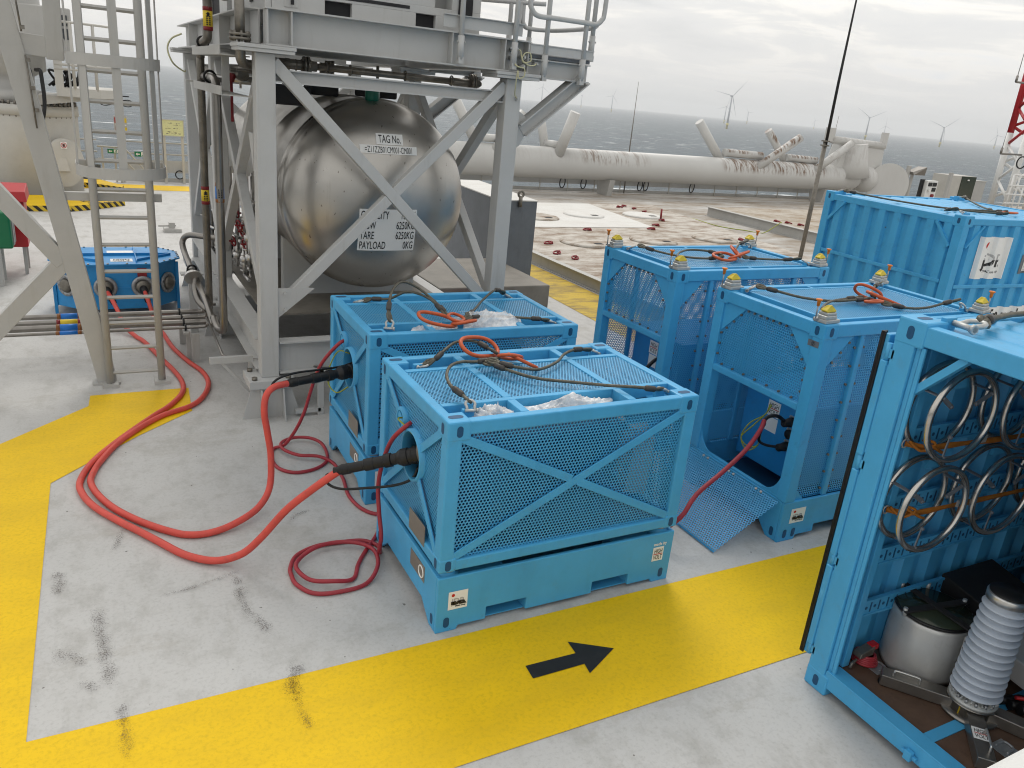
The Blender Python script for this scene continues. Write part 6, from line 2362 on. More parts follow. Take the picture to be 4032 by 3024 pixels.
t1 = tall_cage('front tall blue perforated cage with its mesh flap hanging open', (5.0, 4.10, 0), 0, True)
t2 = tall_cage('rear tall blue perforated cage standing before the hatch platform', (5.02, 5.97, 0), R(0.8), False)


def twistlock(loc, rz, label):
    t = thing('twist_lock', label, 'twist lock', loc, rz, 'twist locks on the tall cages')
    m = MB()
    m.box(-0.085, 0.085, -0.065, 0.065, 0, 0.03)
    m.prism([(-0.075, -0.055), (0.05, -0.055), (0.08, -0.02), (0.08, 0.055), (-0.05, 0.055), (-0.075, 0.02)], (0, 0, 0.03), (1, 0, 0), (0, 1, 0), 0.03)
    m.box(-0.055, 0.055, -0.045, 0.045, 0.06, 0.082)
    m.build('housing', 'zinc cast', t, 0.006)
    m = MB()
    m.add([(-0.046, -0.032, 0.083), (0.046, -0.032, 0.083), (0.046, 0.032, 0.083), (-0.046, 0.032, 0.083), (-0.054, -0.024, 0.094), (0.054, -0.04, 0.094), (0.054, 0.024, 0.094), (-0.054, 0.04, 0.094),
           (0.000, -0.020, 0.133), (0.020, -0.012, 0.133), (0.004, 0.022, 0.137), (-0.014, 0.014, 0.137)],
          [(0, 1, 5, 4), (1, 2, 6, 5), (2, 3, 7, 6), (3, 0, 4, 7), (4, 5, 9, 8), (5, 6, 10, 9), (6, 7, 11, 10), (7, 4, 8, 11), (8, 9, 10, 11), (3, 2, 1, 0)])
    m.build('cone', 'yellow cone', t, 0.006)
    m = MB()
    m.tube([(0.11, -0.02, 0.02), (0.112, -0.02, 0.14)], 0.006, 8)
    m.box(0.08, 0.12, -0.03, -0.01, 0.015, 0.03)
    m.build('handle_rod', 'galvanised', t)
    m = MB()
    m.lathe([(0.012, 0.13), (0.015, 0.17), (0.025, 0.176), (0.025, 0.186), (0.01, 0.188)], (0.112, -0.02, 0), n=16)
    m.build('handle_knob', 'orange plastic', t)
    return t


tl = None
for base, nm, loc0, rz in ((t1, 'front tall cage', (5.0, 4.10), 0), (t2, 'rear tall cage', (5.02, 5.97), R(0.8))):
    for x, y, w_ in ((0.085, 0.085, 'nearest left'), (0.085, TD - 0.085, 'rear left'), (TW - 0.085, 0.085, 'front right'), (TW - 0.085, TD - 0.085, 'rear right')):
        p = Matrix.Rotation(rz, 3, 'Z') @ V((x, y, TH + 0.001)) + V((*loc0, 0))
        l = 'yellow coned twist lock on the %s corner of the %s' % (w_, nm)
        rr = 0.2 if 'right' in w_ else 3.2
        if tl is None:
            tl = twistlock(p, rr, l)
        else:
            dup(tl, p, rr, l)


# ---------------------------------------------------------------- wire slings
def shackle(t, p, d, s=1.0):
    """bow shackle at p opening along d"""
    p, d = V(p), V(d).normalized()
    u = d.cross(V((0, 0, 1))).normalized()
    m = MB()
    r = 0.024 * s
    pts = [p + u * r - d * 0.0, p + u * r * 1.1 + d * 0.035 * s] + [p + d * (0.045 * s + math.sin(a) * r * 1.3) + u * math.cos(a) * r * 1.3 for a in [math.pi * k / 8 for k in range(9)]] + [p - u * r * 1.1 + d * 0.035 * s, p - u * r]
    m.tube(pts, 0.0095 * s, 8)
    sh = m.build('shackle', 'zinc cast', t)
    m = MB()
    m.cyl(p - u * r * 1.7, p + u * r * 1.9, 0.0105 * s, 10)
    m.cyl(p + u * r * 1.35, p + u * r * 1.9, 0.017 * s, 6)
    m.build('shackle_pin', 'zinc cast', sh)


def sling(name_label, cat_group, ropes, links, r=0.011, sh=1.0):
    """ropes: list of (points, end_is_shackle); links: list of (centre, normal, long axis, length, width, radius)"""
    t = thing('wire_sling', name_label, 'lifting sling', ropes[0][0][0], 0, cat_group)
    base = V(ropes[0][0][0])
    for pts, pad in ropes:
        P = sp([V(p) - base for p in pts], 10)
        m = MB()
        m.tube(P, r, 12, False, 95 * 0.011 / r * 0.35, 6, 0.13)
        m.build('rope', 'wire rope', t)
        # pressed sleeves and eyes at both ends
        L = [0]
        for i in range(1, len(P)):
            L.append(L[-1] + (P[i] - P[i - 1]).length)

        def at(s_):
            for i in range(1, len(P)):
                if L[i] >= s_:
                    f = (s_ - L[i - 1]) / max(1e-6, L[i] - L[i - 1])
                    return P[i - 1].lerp(P[i], f)
            return P[-1]
        for s0, s1 in ((0.09, 0.19), (L[-1] - 0.19, L[-1] - 0.09)):
            m = MB()
            q = [at(s0 + (s1 - s0) * k / 6) for k in range(7)]
            m.tube(q, [r * 1.3] + [r * 2.0] * 5 + [r * 1.3], 12)
            m.build('sleeve', 'sleeve', t)
        for a0, a1 in ((at(0.09), P[0]), (at(L[-1] - 0.09), P[-1])):
            d = (a1 - a0)
            k = d.normalized()
            u = k.cross(V((0, 0, 1)))
            u = (u.normalized() * 0.8 + V((0, 0, 0.6))).normalized() if u.length > 0.1 else V((0, 1, 0))
            m = MB()
            ln = d.length
            pp = [a0 + k * (ln * 0.5 * (1 - math.cos(w_))) + u * math.sin(w_) * 0.028 * (r / 0.011) * (0.4 + 0.6 * math.sin(w_ / 2) ** 2) for w_ in [2 * math.pi * i / 20 for i in range(20)]]
            m.tube(pp, r * 0.95, 10, True, 30, 6, 0.13)
            m.build('eye', 'wire rope', t)
        if pad:
            k = V(pad) - V(pts[-1])
            k = k.normalized() if k.length > 0.01 else V((0, 0, -1))
            shackle(t, V(pad) - base, -k, sh)
    for c, n, u, ln, wd, q in links:
        m = MB()
        n, u = V(n).normalized(), V(u)
        u = (u - n * u.dot(n)).normalized()
        b = n.cross(u)
        P = []
        for i in range(48):
            a = 2 * math.pi * i / 48
            P.append(V(c) - base + u * math.copysign(abs(math.cos(a)) ** 0.75, math.cos(a)) * ln / 2 + b * math.copysign(abs(math.sin(a)) ** 0.85, math.sin(a)) * wd / 2)
        m.tube(P, q, 12, True)
        m.build('master_link' if q >= 0.014 else 'link', 'orange link', t)
    return t


z = 1.545
GS = 'four leg wire slings'
sling('wire sling with orange master link lying on top of the front mesh cage', GS, [
    ([(2.56, 4.86, z + 0.05), (2.36, 4.83, z + 0.05), (2.22, 4.77, z + 0.08), (2.09, 4.66, z + 0.10), (2.0, 4.52, z + 0.09), (1.98, 4.40, z + 0.06), (2.02, 4.30, z + 0.03), (2.03, 4.2, z + 0.02)], (2.02, 4.15, z - 0.02)),
    ([(2.60, 4.98, z + 0.05), (2.50, 5.16, z + 0.09), (2.36, 5.18, z + 0.09), (2.24, 5.1, z + 0.07), (2.13, 5.02, z + 0.03), (2.07, 5.02, z), (2.04, 5.03, z - 0.02)], (2.0, 5.04, z - 0.03)),
    ([(2.42, 4.84, z + 0.05), (2.56, 4.62, z + 0.03), (2.70, 4.50, z + 0.012), (2.92, 4.37, z + 0.012), (3.12, 4.26, z + 0.012), (3.28, 4.14, z + 0.03), (3.42, 4.12, z + 0.01), (3.52, 4.15, z - 0.01)], (3.555, 4.17, z - 0.03)),
    ([(2.44, 4.80, z + 0.07), (2.60, 4.66, z + 0.05), (2.80, 4.68, z + 0.012), (3.02, 4.80, z + 0.012), (3.16, 4.93, z + 0.02), (3.32, 5.02, z + 0.02), (3.48, 5.04, z)], (3.545, 5.05, z - 0.03))],
    [((2.50, 5.08, z + 0.075), (0.35, -0.5, 1), (0.9, 0.25, 0), 0.36, 0.20, 0.0155), ((2.66, 4.88, z + 0.05), (0.1, 0.5, 1), (0.75, 0.6, 0), 0.25, 0.13, 0.0135), ((2.74, 4.83, z + 0.03), (0.5, 0.1, 1), (0.85, -0.5, 0), 0.23, 0.12, 0.0135)])
sling('wire sling with orange links heaped on the rear mesh cage beside plastic film', GS, [
    ([(2.66, 6.02, z + 0.03), (2.62, 6.25, z + 0.10), (2.50, 6.42, z + 0.20), (2.34, 6.38, z + 0.26), (2.20, 6.22, z + 0.22), (2.12, 6.06, z + 0.12), (2.11, 5.99, z + 0.03)], (2.09, 5.95, z - 0.02)),
    ([(2.64, 6.05, z + 0.03), (2.58, 6.3, z + 0.12), (2.45, 6.5, z + 0.14), (2.32, 6.62, z + 0.05), (2.2, 6.74, z + 0.02), (2.13, 6.8, z - 0.01)], (2.08, 6.84, z - 0.03)),
    ([(2.78, 5.98, z + 0.03), (3.0, 6.06, z + 0.012), (3.2, 6.02, z + 0.012), (3.36, 5.92, z + 0.02), (3.5, 5.9, z + 0.01), (3.58, 5.9, z - 0.01)], (3.63, 5.92, z - 0.03)),
    ([(2.82, 6.02, z + 0.04), (2.98, 6.22, z + 0.03), (3.18, 6.48, z + 0.04), (3.38, 6.66, z + 0.08), (3.5, 6.74, z + 0.06), (3.56, 6.78, z + 0.02)], (3.64, 6.80, z - 0.03))],
    [((2.5, 5.92, z + 0.05), (0.2, -0.2, 1), (0.9, -0.1, 0), 0.33, 0.22, 0.0155), ((2.68, 5.94, z + 0.05), (0.3, -0.1, 1), (0.6, 0.8, 0), 0.24, 0.13, 0.0135), ((2.72, 5.86, z + 0.03), (-0.1, 0.3, 1), (0.9, 0.3, 0), 0.23, 0.13, 0.0135)])
z = 1.955
sling('wire sling with orange links on top of the front tall cage', GS, [
    ([(6.12, 4.64, z + 0.03), (5.9, 4.62, z + 0.03), (5.7, 4.68, z + 0.012), (5.5, 4.82, z + 0.012), (5.36, 5.0, z + 0.03), (5.24, 5.14, z + 0.05)], (5.19, 5.19, z + 0.0)),
    ([(6.1, 4.7, z + 0.03), (5.9, 4.70, z + 0.02), (5.7, 4.66, z + 0.02), (5.5, 4.56, z + 0.03), (5.32, 4.44, z + 0.03), (5.24, 4.33, z + 0.02), (5.21, 4.28, z)], (5.185, 4.25, z - 0.01)),
    ([(6.26, 4.70, z + 0.03), (6.46, 4.88, z + 0.012), (6.66, 5.02, z + 0.03), (6.86, 5.12, z + 0.04)], (6.94, 5.19, z)),
    ([(6.12, 4.5, z + 0.03), (6.3, 4.36, z + 0.012), (6.5, 4.32, z + 0.02), (6.7, 4.30, z + 0.06), (6.86, 4.28, z + 0.09)], (6.94, 4.26, z + 0.0))],
    [((6.28, 4.58, z + 0.03), (0.3, -0.1, 1), (0.9, -0.55, 0), 0.36, 0.2, 0.0155), ((6.22, 4.74, z + 0.06), (0.9, 0.5, 0.6), (0.4, 0.6, 0.5), 0.24, 0.13, 0.0135), ((6.08, 4.55, z + 0.03), (0, 0.2, 1), (0.9, 0.4, 0), 0.22, 0.13, 0.0135)])
sling('wire sling with orange links on top of the rear tall cage', GS, [
    ([(5.98, 6.42, z + 0.03), (5.75, 6.44, z + 0.012), (5.52, 6.56, z + 0.012), (5.38, 6.78, z + 0.02), (5.26, 6.98, z + 0.05)], (5.2, 7.06, z)),
    ([(6.02, 6.46, z + 0.03), (5.95, 6.62, z + 0.05), (5.72, 6.66, z + 0.06), (5.46, 6.52, z + 0.06), (5.3, 6.34, z + 0.05), (5.23, 6.2, z + 0.02)], (5.2, 6.13, z)),
    ([(6.3, 6.55, z + 0.03), (6.5, 6.8, z + 0.02), (6.72, 6.98, z + 0.06), (6.9, 7.05, z + 0.08)], (6.97, 7.08, z)),
    ([(6.26, 6.42, z + 0.03), (6.46, 6.4, z + 0.012), (6.7, 6.3, z + 0.02), (6.9, 6.2, z + 0.05)], (6.98, 6.16, z))],
    [((6.0, 6.42, z + 0.035), (0.1, -0.2, 1), (0.9, 0.35, 0), 0.36, 0.19, 0.0155), ((6.22, 6.5, z + 0.07), (0.5, -0.4, 0.8), (0.6, 0.7, 0.2), 0.25, 0.14, 0.0135), ((6.2, 6.42, z + 0.05), (-0.3, 0.4, 1), (0.9, -0.1, 0), 0.24, 0.13, 0.0135)])


# ---------------------------------------------------------------- plastic film
def film(outline, label, seed, h=0.05):
    random.seed(seed)
    (x0, y0, z0), (x1, y1, z1) = outline
    nx, ny = 64, 36
    m = MB()
    vs = []
    ph = [random.uniform(0, 6.28) for _ in range(8)]
    for j in range(ny + 1):
        for i in range(nx + 1):
            u, v = i / nx, j / ny
            e = (math.sin(math.pi * u) * math.sin(math.pi * v)) ** 0.4 if 0 < u < 1 and 0 < v < 1 else 0
            wu, wv_ = u + 0.08 * math.sin(5 * v + ph[5]), v + 0.1 * math.sin(6 * u + ph[6])
            zz = z0 + (z1 - z0) * v + h * e * (0.6 + 0.45 * math.sin(7 * wu + 4 * wv_ + ph[0]) + 0.55 * (1 - abs(math.sin(9 * wu - 5 * wv_ + ph[1]))) ** 2 + 0.45 * (1 - abs(math.sin(8 * wv_ + 12 * wu + ph[2]))) ** 3 + 0.2 * (1 - abs(math.sin(31 * wu - 19 * wv_ + ph[7]))) ** 2)
            vs.append((x0 + (x1 - x0) * u + 0.03 * math.sin(7 * v + ph[3]), y0 + (y1 - y0) * v + 0.03 * math.sin(9 * u + ph[4]), zz))
    m.add(vs, [(j * (nx + 1) + i, j * (nx + 1) + i + 1, (j + 1) * (nx + 1) + i + 1, (j + 1) * (nx + 1) + i) for j in range(ny) for i in range(nx)], True)
    solo(m, 'plastic_film', 'clear film', label, 'plastic film', 'crumpled plastic film on the cages')


film(((2.42, 4.07, 1.44), (3.12, 4.26, 1.47)), 'crumpled clear film in the front middle bay of the front cage', 1)
film(((2.05, 4.07, 1.43), (2.32, 4.26, 1.45)), 'small bunched film in the near left bay of the front cage', 2, 0.07)
film(((2.74, 5.86, 1.46), (3.32, 6.10, 1.56)), 'crumpled clear film spilling over the rear cage top', 3, 0.06)
film(((2.3, 5.86, 1.43), (2.72, 6.05, 1.48)), 'bunched film under the orange links of the rear cage', 4, 0.05)

# ---------------------------------------------------------------- cables
Zc = 0.028


def cable(label, body_pts, r, mat, dark=None, group=None):
    t = thing('cable', label, 'cable', tuple(V(body_pts[0])), 0, group)
    m = MB()
    m.tube(sp(body_pts, 8), r, 16)
    m.build('sheath', mat, t, world=True)
    return t


def termination(t, tip, d, ln=0.55):
    """black heat-shrink end with its stepped socket; tip at the socket, d points into the cable"""
    tip, d = V(tip), V(d).normalized()
    m = MB()
    prof = [(0.03, 0), (0.062, 0.0), (0.064, 0.012), (0.064, 0.04), (0.057, 0.045), (0.057, 0.075), (0.062, 0.08), (0.062, 0.125), (0.050, 0.15), (0.040, 0.165), (0.040, 0.20), (0.049, 0.205), (0.049, 0.255), (0.041, 0.26), (0.041, 0.33), (0.044, 0.333), (0.044, 0.40), (0.036, 0.405), (0.036, ln - 0.09), (0.039, ln - 0.085), (0.039, ln - 0.03), (0.029, ln)]
    m.lathe(prof, tip, d, 24, smooth=False)
    m.build('termination', 'black rubber', t, world=True)
    m = MB()
    m.lathe([(0.03, -0.03), (0.072, -0.03), (0.072, 0.0), (0.03, 0.0)], tip, d, 24)
    m.build('socket_ring', 'old steel', t, world=True)
    m = MB()
    m.lathe([(0.029, ln), (0.029, ln + 0.03)], tip, d, 20)
    m.build('black_band', 'black rubber', t, world=True)
    return tip + d * (ln - 0.01)


RC_ = 0.0275
conF = V((1.86, 4.575, 1.05))
dF = V((-0.52, 0.33, -0.22))
t = thing('cable', 'thick red cable running to the front mesh cage, outer of the two on the deck', 'cable', (0.4, 5.5, 0), 0, 'thick red cables on the deck')
e = termination(t, conF, dF, 0.60)
outer = [(0.09, 11.9, 0.42), (0.14, 11.7, 0.36), (0.2, 11.5, 0.25), (0.27, 11.2, 0.1), (0.38, 10.95, Zc), (0.45, 10.75, Zc), (0.52, 10.45, Zc), (0.61, 9.98, Zc), (0.71, 9.5, Zc), (0.76, 9.07, Zc), (0.72, 8.74, Zc), (0.57, 8.41, Zc), (0.37, 8.13, Zc), (0.03, 7.6, Zc), (-0.18, 7.2, Zc), (-0.27, 6.86, Zc), (-0.25, 6.62, Zc), (-0.16, 6.36, Zc), (0.0, 6.08, Zc), (0.13, 5.88, Zc), (0.26, 5.67, Zc), (0.385, 5.47, Zc), (0.50, 5.345, 0.032), (0.60, 5.275, 0.04), (0.70, 5.235, 0.065), (0.80, 5.19, 0.13), (0.91, 5.135, 0.27), (1.06, 5.05, 0.50), (1.22, 4.95, 0.69)]
m = MB()
m.tube(sp([V(p) for p in outer] + [e], 8), RC_, 16)
m.build('sheath', 'red cable', t, world=True)
m = MB()
m.lathe([(0.03, 0), (0.06, 0.0), (0.055, 0.1), (0.04, 0.14), (0.038, 0.3)], (0.085, 11.93, 0.44), (0.25, -0.7, -0.45), 20)
m.build('termination', 'black rubber', t, world=True)
m = MB()
m.tube(sp([(1.86, 4.58, 0.95), (1.81, 4.57, 0.87), (1.71, 4.64, 0.80), (1.54, 4.75, 0.75), (1.40, 4.84, 0.72), (1.32, 4.9, 0.74), (1.31, 4.92, 0.80), (1.36, 4.88, 0.83)], 8), 0.010, 8)
m.build('bonding_lead', 'black rubber', t, world=True)
m = MB()
m.tube(sp([(1.95, 4.6, 1.13), (1.85, 4.62, 1.16), (1.79, 4.7, 1.22), (1.77, 4.78, 1.24), (1.85, 4.82, 1.22)], 8), 0.006, 6)
m.build('earth_wire', 'earth wire', t, world=True)

conR = V((1.93, 6.38, 1.02))
dR = V((-0.6, 0.01, -0.1))
t = thing('cable', 'thick red cable rising to the rear mesh cage, inner of the two on the deck', 'cable', (0.4, 5.8, 0), 0, 'thick red cables on the deck')
e = termination(t, conR, (-0.70, -0.16, -0.02), 0.62)
inner = [(0.56, 11.9, 0.42), (0.59, 11.7, 0.34), (0.62, 11.55, 0.22), (0.65, 11.4, 0.1), (0.68, 11.2, Zc), (0.72, 11.0, Zc), (0.78, 10.38, Zc), (0.9, 9.8, Zc), (1.01, 9.4, Zc), (1.03, 9.02, Zc), (0.94, 8.64, Zc), (0.77, 8.35, Zc), (0.44, 8.12, Zc), (0.09, 7.66, Zc), (-0.1, 7.24, Zc), (-0.18, 6.95, Zc), (-0.185, 6.78, Zc), (-0.13, 6.55, Zc), (-0.02, 6.29, Zc), (0.14, 6.04, Zc), (0.32, 5.83, Zc), (0.46, 5.72, Zc), (0.62, 5.70, Zc), (0.80, 5.74, 0.05), (1.0, 5.86, 0.09), (1.12, 5.98, 0.2), (1.15, 6.06, 0.44), (1.13, 6.08, 0.65), (1.11, 6.09, 0.82), (1.13, 6.12, 0.95), (1.2, 6.16, 1.01)]
m = MB()
m.tube(sp([V(p) for p in inner] + [e], 8), RC_, 16)
m.build('sheath', 'red cable', t, world=True)
m = MB()
m.lathe([(0.03, 0), (0.06, 0.0), (0.055, 0.1), (0.04, 0.14), (0.038, 0.3)], (0.555, 11.94, 0.44), (0.12, -0.75, -0.42), 20)
m.build('termination', 'black rubber', t, world=True)
m = MB()
m.tube(sp([(1.93, 6.42, 1.08), (1.82, 6.40, 1.06), (1.6, 6.33, 1.07), (1.4, 6.27, 1.08), (1.25, 6.22, 1.06), (1.2, 6.22, 1.0), (1.3, 6.24, 0.99)], 8), 0.010, 8)
m.build('bonding_lead', 'black rubber', t, world=True)
m = MB()
m.tube(sp([(1.93, 6.5, 1.14), (1.84, 6.55, 1.15), (1.78, 6.6, 1.0), (1.76, 6.58, 0.85), (1.8, 6.45, 0.8), (1.88, 6.36, 0.88)], 8), 0.006, 6)
m.build('earth_wire', 'earth wire', t, world=True)

rt = 0.016
t = cable('dark red thin cable coiled on the deck in front of the front tray', [
    (1.88, 4.72, 1.24), (1.79, 4.68, 1.22), (1.73, 4.78, 1.08), (1.72, 4.92, 0.85), (1.715, 4.99, 0.62), (1.715, 4.95, 0.42), (1.72, 4.90, 0.25), (1.72, 4.93, 0.1), (1.76, 5.02, 0.03), (1.77, 5.14, rt), (1.68, 5.24, rt), (1.5, 5.27, rt), (1.32, 5.27, rt), (1.16, 5.19, rt), (1.085, 5.05, rt), (1.07, 4.95, rt), (1.08, 4.82, rt), (1.17, 4.68, rt), (1.34, 4.64, rt), (1.54, 4.67, rt), (1.67, 4.81, 0.05), (1.71, 5.0, 0.055), (1.65, 5.14, 0.05), (1.5, 5.22, 0.05), (1.32, 5.20, 0.055), (1.17, 5.10, 0.05), (1.11, 4.97, 0.055), (1.17, 4.80, 0.05), (1.32, 4.73, 0.05), (1.47, 4.76, rt), (1.56, 4.93, rt), (1.66, 5.08, rt), (1.80, 5.26, rt), (1.9, 5.42, rt), (2.05, 5.6, rt)], rt, 'dark red cable', group='thin dark red cables')
t = cable('dark red thin cable looping on the deck below the rear mesh cage', [
    (1.95, 6.60, 1.24), (1.85, 6.56, 1.22), (1.74, 6.64, 1.05), (1.69, 6.73, 0.88), (1.65, 6.79, 0.68), (1.61, 6.86, 0.46), (1.55, 6.95, 0.25), (1.47, 7.06, 0.06), (1.38, 7.1, rt), (1.32, 6.93, rt), (1.33, 6.68, rt), (1.46, 6.54, rt), (1.66, 6.57, rt), (1.80, 6.73, rt), (1.82, 6.98, 0.05), (1.75, 7.16, 0.05), (1.6, 7.22, 0.05), (1.46, 7.14, 0.05), (1.44, 6.98, 0.055), (1.55, 6.82, 0.05), (1.72, 6.74, 0.05), (1.83, 6.62, rt), (1.83, 6.3, rt), (1.79, 5.98, rt), (1.83, 5.72, rt), (1.95, 5.58, rt), (2.2, 5.55, rt)], rt, 'dark red cable', group='thin dark red cables')
t = cable('dark red cable crossing the hanging mesh flap into the front tall cage', [
    (3.2, 5.6, 0.02), (3.5, 5.4, 0.02), (3.82, 4.9, 0.02), (3.95, 4.5, 0.08), (4.1, 4.36, 0.26), (4.3, 4.42, 0.42), (4.6, 4.46, 0.58), (4.85, 4.50, 0.73), (5.03, 4.56, 0.86), (5.1, 4.6, 0.93)], 0.02, 'dark red cable', group='thin dark red cables')
for pts, r in (([(5.09, 4.6, 0.92), (5.17, 4.62, 0.95), (5.28, 4.62, 0.94), (5.40, 4.62, 0.87), (5.47, 4.62, 0.86)], 0.017), ([(5.10, 4.6, 0.92), (5.18, 4.66, 0.86), (5.2, 4.7, 0.78), (5.24, 4.74, 0.66), (5.3, 4.7, 0.62), (5.40, 4.63, 0.62), (5.47, 4.62, 0.62)], 0.013)):
    m = MB()
    m.tube(sp(pts, 8), r, 10)
    m.build('black_lead', 'black rubber', t, world=True)
for zz in (0.86, 0.62):
    m = MB()
    m.lathe([(0.022, 0), (0.036, 0.01), (0.036, 0.07), (0.042, 0.075), (0.042, 0.12)], (5.36, 4.62, zz), (1, 0, 0), 18)
    m.build('plug', 'black rubber', t, world=True)
for s in (0, 1):
    m = MB()
    m.tube(sp([(5.42, 4.86 - 0.02 * s, 0.95), (5.36, 4.84, 0.86), (5.25, 4.9 - 0.05 * s, 0.76), (5.2, 4.92, 0.62), (5.22, 4.84, 0.52 + 0.04 * s), (5.26, 4.76, 0.6), (5.2, 4.7, 0.78), (5.12, 4.62, 0.9)], 8), 0.006, 6)
    m.build('earth_wire', 'earth wire', t, world=True)
t = cable('short black plug lead just visible inside the rear tall cage', [(5.1, 6.4, 0.7), (5.2, 6.42, 0.8), (5.35, 6.48, 0.85), (5.48, 6.49, 0.86)], 0.02, 'black rubber')

# ================================================================ CONTAINERS
CL, CWD, CHT = 2.99, 2.44, 2.47


def corr(name, t, o, u, up, L, H, mt, pitch=0.27, depth=0.052, world=False):
    """corrugated sheet standing on o, running along u; ribs bulge towards u x up"""
    P = []
    n = max(1, round(L / pitch))
    q = L / n
    for i in range(n):
        x = i * q
        P += [(x, 0), (x + q * 0.30, 0), (x + q * 0.40, depth), (x + q * 0.82, depth), (x + q * 0.92, 0)]
    P.append((L, 0))
    u, up = V(u), V(up)
    nn = u.cross(up)
    m = MB()
    o = V(o)
    vs = []
    for a, d in P:
        vs += [o + u * a + nn * d, o + u * a + nn * d + up * H]
    vs2 = [p - nn * 0.004 for p in vs]
    k = len(P)
    fs = [(2 * i, 2 * i + 2, 2 * i + 3, 2 * i + 1) for i in range(k - 1)]
    fs2 = [(2 * k + 2 * i, 2 * k + 2 * i + 1, 2 * k + 2 * i + 3, 2 * k + 2 * i + 2) for i in range(k - 1)]
    ends = [(0, 1, 2 * k + 1, 2 * k), (2 * k - 2, 4 * k - 2, 4 * k - 1, 2 * k - 1)]
    tops = [(2 * i + 1, 2 * i + 3, 2 * k + 2 * i + 3, 2 * k + 2 * i + 1) for i in range(k - 1)] + [(2 * i, 2 * k + 2 * i, 2 * k + 2 * i + 2, 2 * i + 2) for i in range(k - 1)]
    m.add(vs + vs2, fs + fs2 + ends + tops)
    o_ = m.build(name, mt, t, world=world)
    return o_, P


def container(label, loc, rz, mt, open_end):
    t = thing('shipping_container', label, 'container', loc, rz, 'small blue shipping containers')
    L, W, H = CL, CWD, CHT
    m = MB()
    for x in (0, L - 0.12):
        for y in (0, W - 0.13):
            m.box(x, x + 0.12, y, y + 0.13, 0.11, H - 0.11)
    build_each(m, 'corner_post', mt, t, 0.008)
    m = MB()
    for y in (0.005, W - 0.085):
        m.box(0.12, L - 0.12, y, y + 0.08, H - 0.12, H - 0.035)
        m.box(0.12, L - 0.12, y, y + 0.08, 0.05, 0.16)
    for x in (0.005, L - 0.085):
        z0 = 0.06
        m.box(x, x + 0.08, 0.13, W - 0.13, H - 0.13 if x < 1 else H - 0.12, H - 0.02 if (x < 1 and open_end) else H - 0.035)
        m.box(x, x + 0.08, 0.13, W - 0.13, z0, 0.175)
    build_each(m, 'rail', mt, t, 0.008)
    for sx, x in ((-1, 0), (1, L)):
        for sy, y in ((-1, 0), (1, W)):
            casting(t, x, y, H, sx, sy, True, mt, 0.175)
            casting(t, x, y, 0, sx, sy, False, mt, 0.165)
    # roof
    m = MB()
    P = []
    n = 10
    for i in range(n):
        x = 0.05 + (L - 0.1) * i / n
        q = (L - 0.1) / n
        P += [(x, 0), (x + q * 0.3, 0), (x + q * 0.42, 0.018), (x + q * 0.85, 0.018), (x + q * 0.97, 0)]
    P.append((L - 0.05, 0))
    vs = []
    for a, d in P:
        vs += [(a, 0.09, H - 0.065 + d), (a, W - 0.09, H - 0.065 + d)]
    m.add(vs, [(2 * i, 2 * i + 2, 2 * i + 3, 2 * i + 1) for i in range(len(P) - 1)])
    m.box(0.08, L - 0.08, 0.06, W - 0.06, H - 0.075, H - 0.068)
    m.build('roof', mt, t)
    hw = H - 0.28
    corr('side_wall', t, (0.12, 0.06, 0.16), (1, 0, 0), (0, 0, 1), L - 0.24, hw, mt)
    corr('side_wall', t, (L - 0.12, W - 0.06, 0.16), (-1, 0, 0), (0, 0, 1), L - 0.24, hw, mt)
    corr('end_wall', t, (L - 0.06, 0.13, 0.16), (0, 1, 0), (0, 0, 1), W - 0.26, hw, mt)
    if not open_end:
        corr('end_wall', t, (0.06, W - 0.13, 0.16), (0, -1, 0), (0, 0, 1), W - 0.26, hw, mt)
    for d in range(4):
        m = MB()
        if d < 2:
            y, s = ((0.14, 1), (W - 0.14, -1))[d]
            if open_end: x = 0.05
            else: x = 0.012
            m.bar((x, y, H - 0.42), (x, y + s * 0.27, H - 0.125), 0.05, 0.04)
        else:
            x, s = ((0.14, 1), (L - 0.14, -1))[d - 2]
            m.bar((x, 0.012, H - 0.42), (x + s * 0.27, 0.012, H - 0.125), 0.05, 0.02)
        m.build('corner_brace', mt, t)
    m = MB()
    m.box(0.13, L - 0.13, 0.0, 0.03, 1.50, 1.55)
    if not open_end:
        m.box(0.0, 0.03, 0.14, W - 0.14, 1.55, 1.60)
    m.build('rubbing_bar', mt, t, 0.006)
    m = MB()
    for x, sx in ((0.2, 1), (L - 0.2, -1)):
        for y in (0.15, W - 0.15):
            m.box(x - 0.05, x + 0.05, y - 0.015, y + 0.015, H - 0.05, H + 0.02)
    build_each(m, 'pad_eye', mt, t, 0.004)
    return t


c1 = container('closed blue container with corrugated sides and a large white sticker, at the rear', (10.06, 6.5, 0), R(-3), 'strong blue paint', False)


def corr_warp(x_of, depth=0.052):
    """drapes a sticker over the ribs of the front wall of a container (local frame)"""
    L = CL - 0.24
    n = round(L / 0.27)
    q = L / n

    def f(p):
        a = ((p.x - 0.12) / q) % 1
        d = 0 if a < 0.30 else depth * (a - 0.30) / 0.10 if a < 0.40 else depth if a < 0.82 else depth * max(0, 1 - (a - 0.82) / 0.10)
        return V((p.x, 0.06 - d - 0.006 + (p.y - 0.06) * 0.4, p.z))
    return f


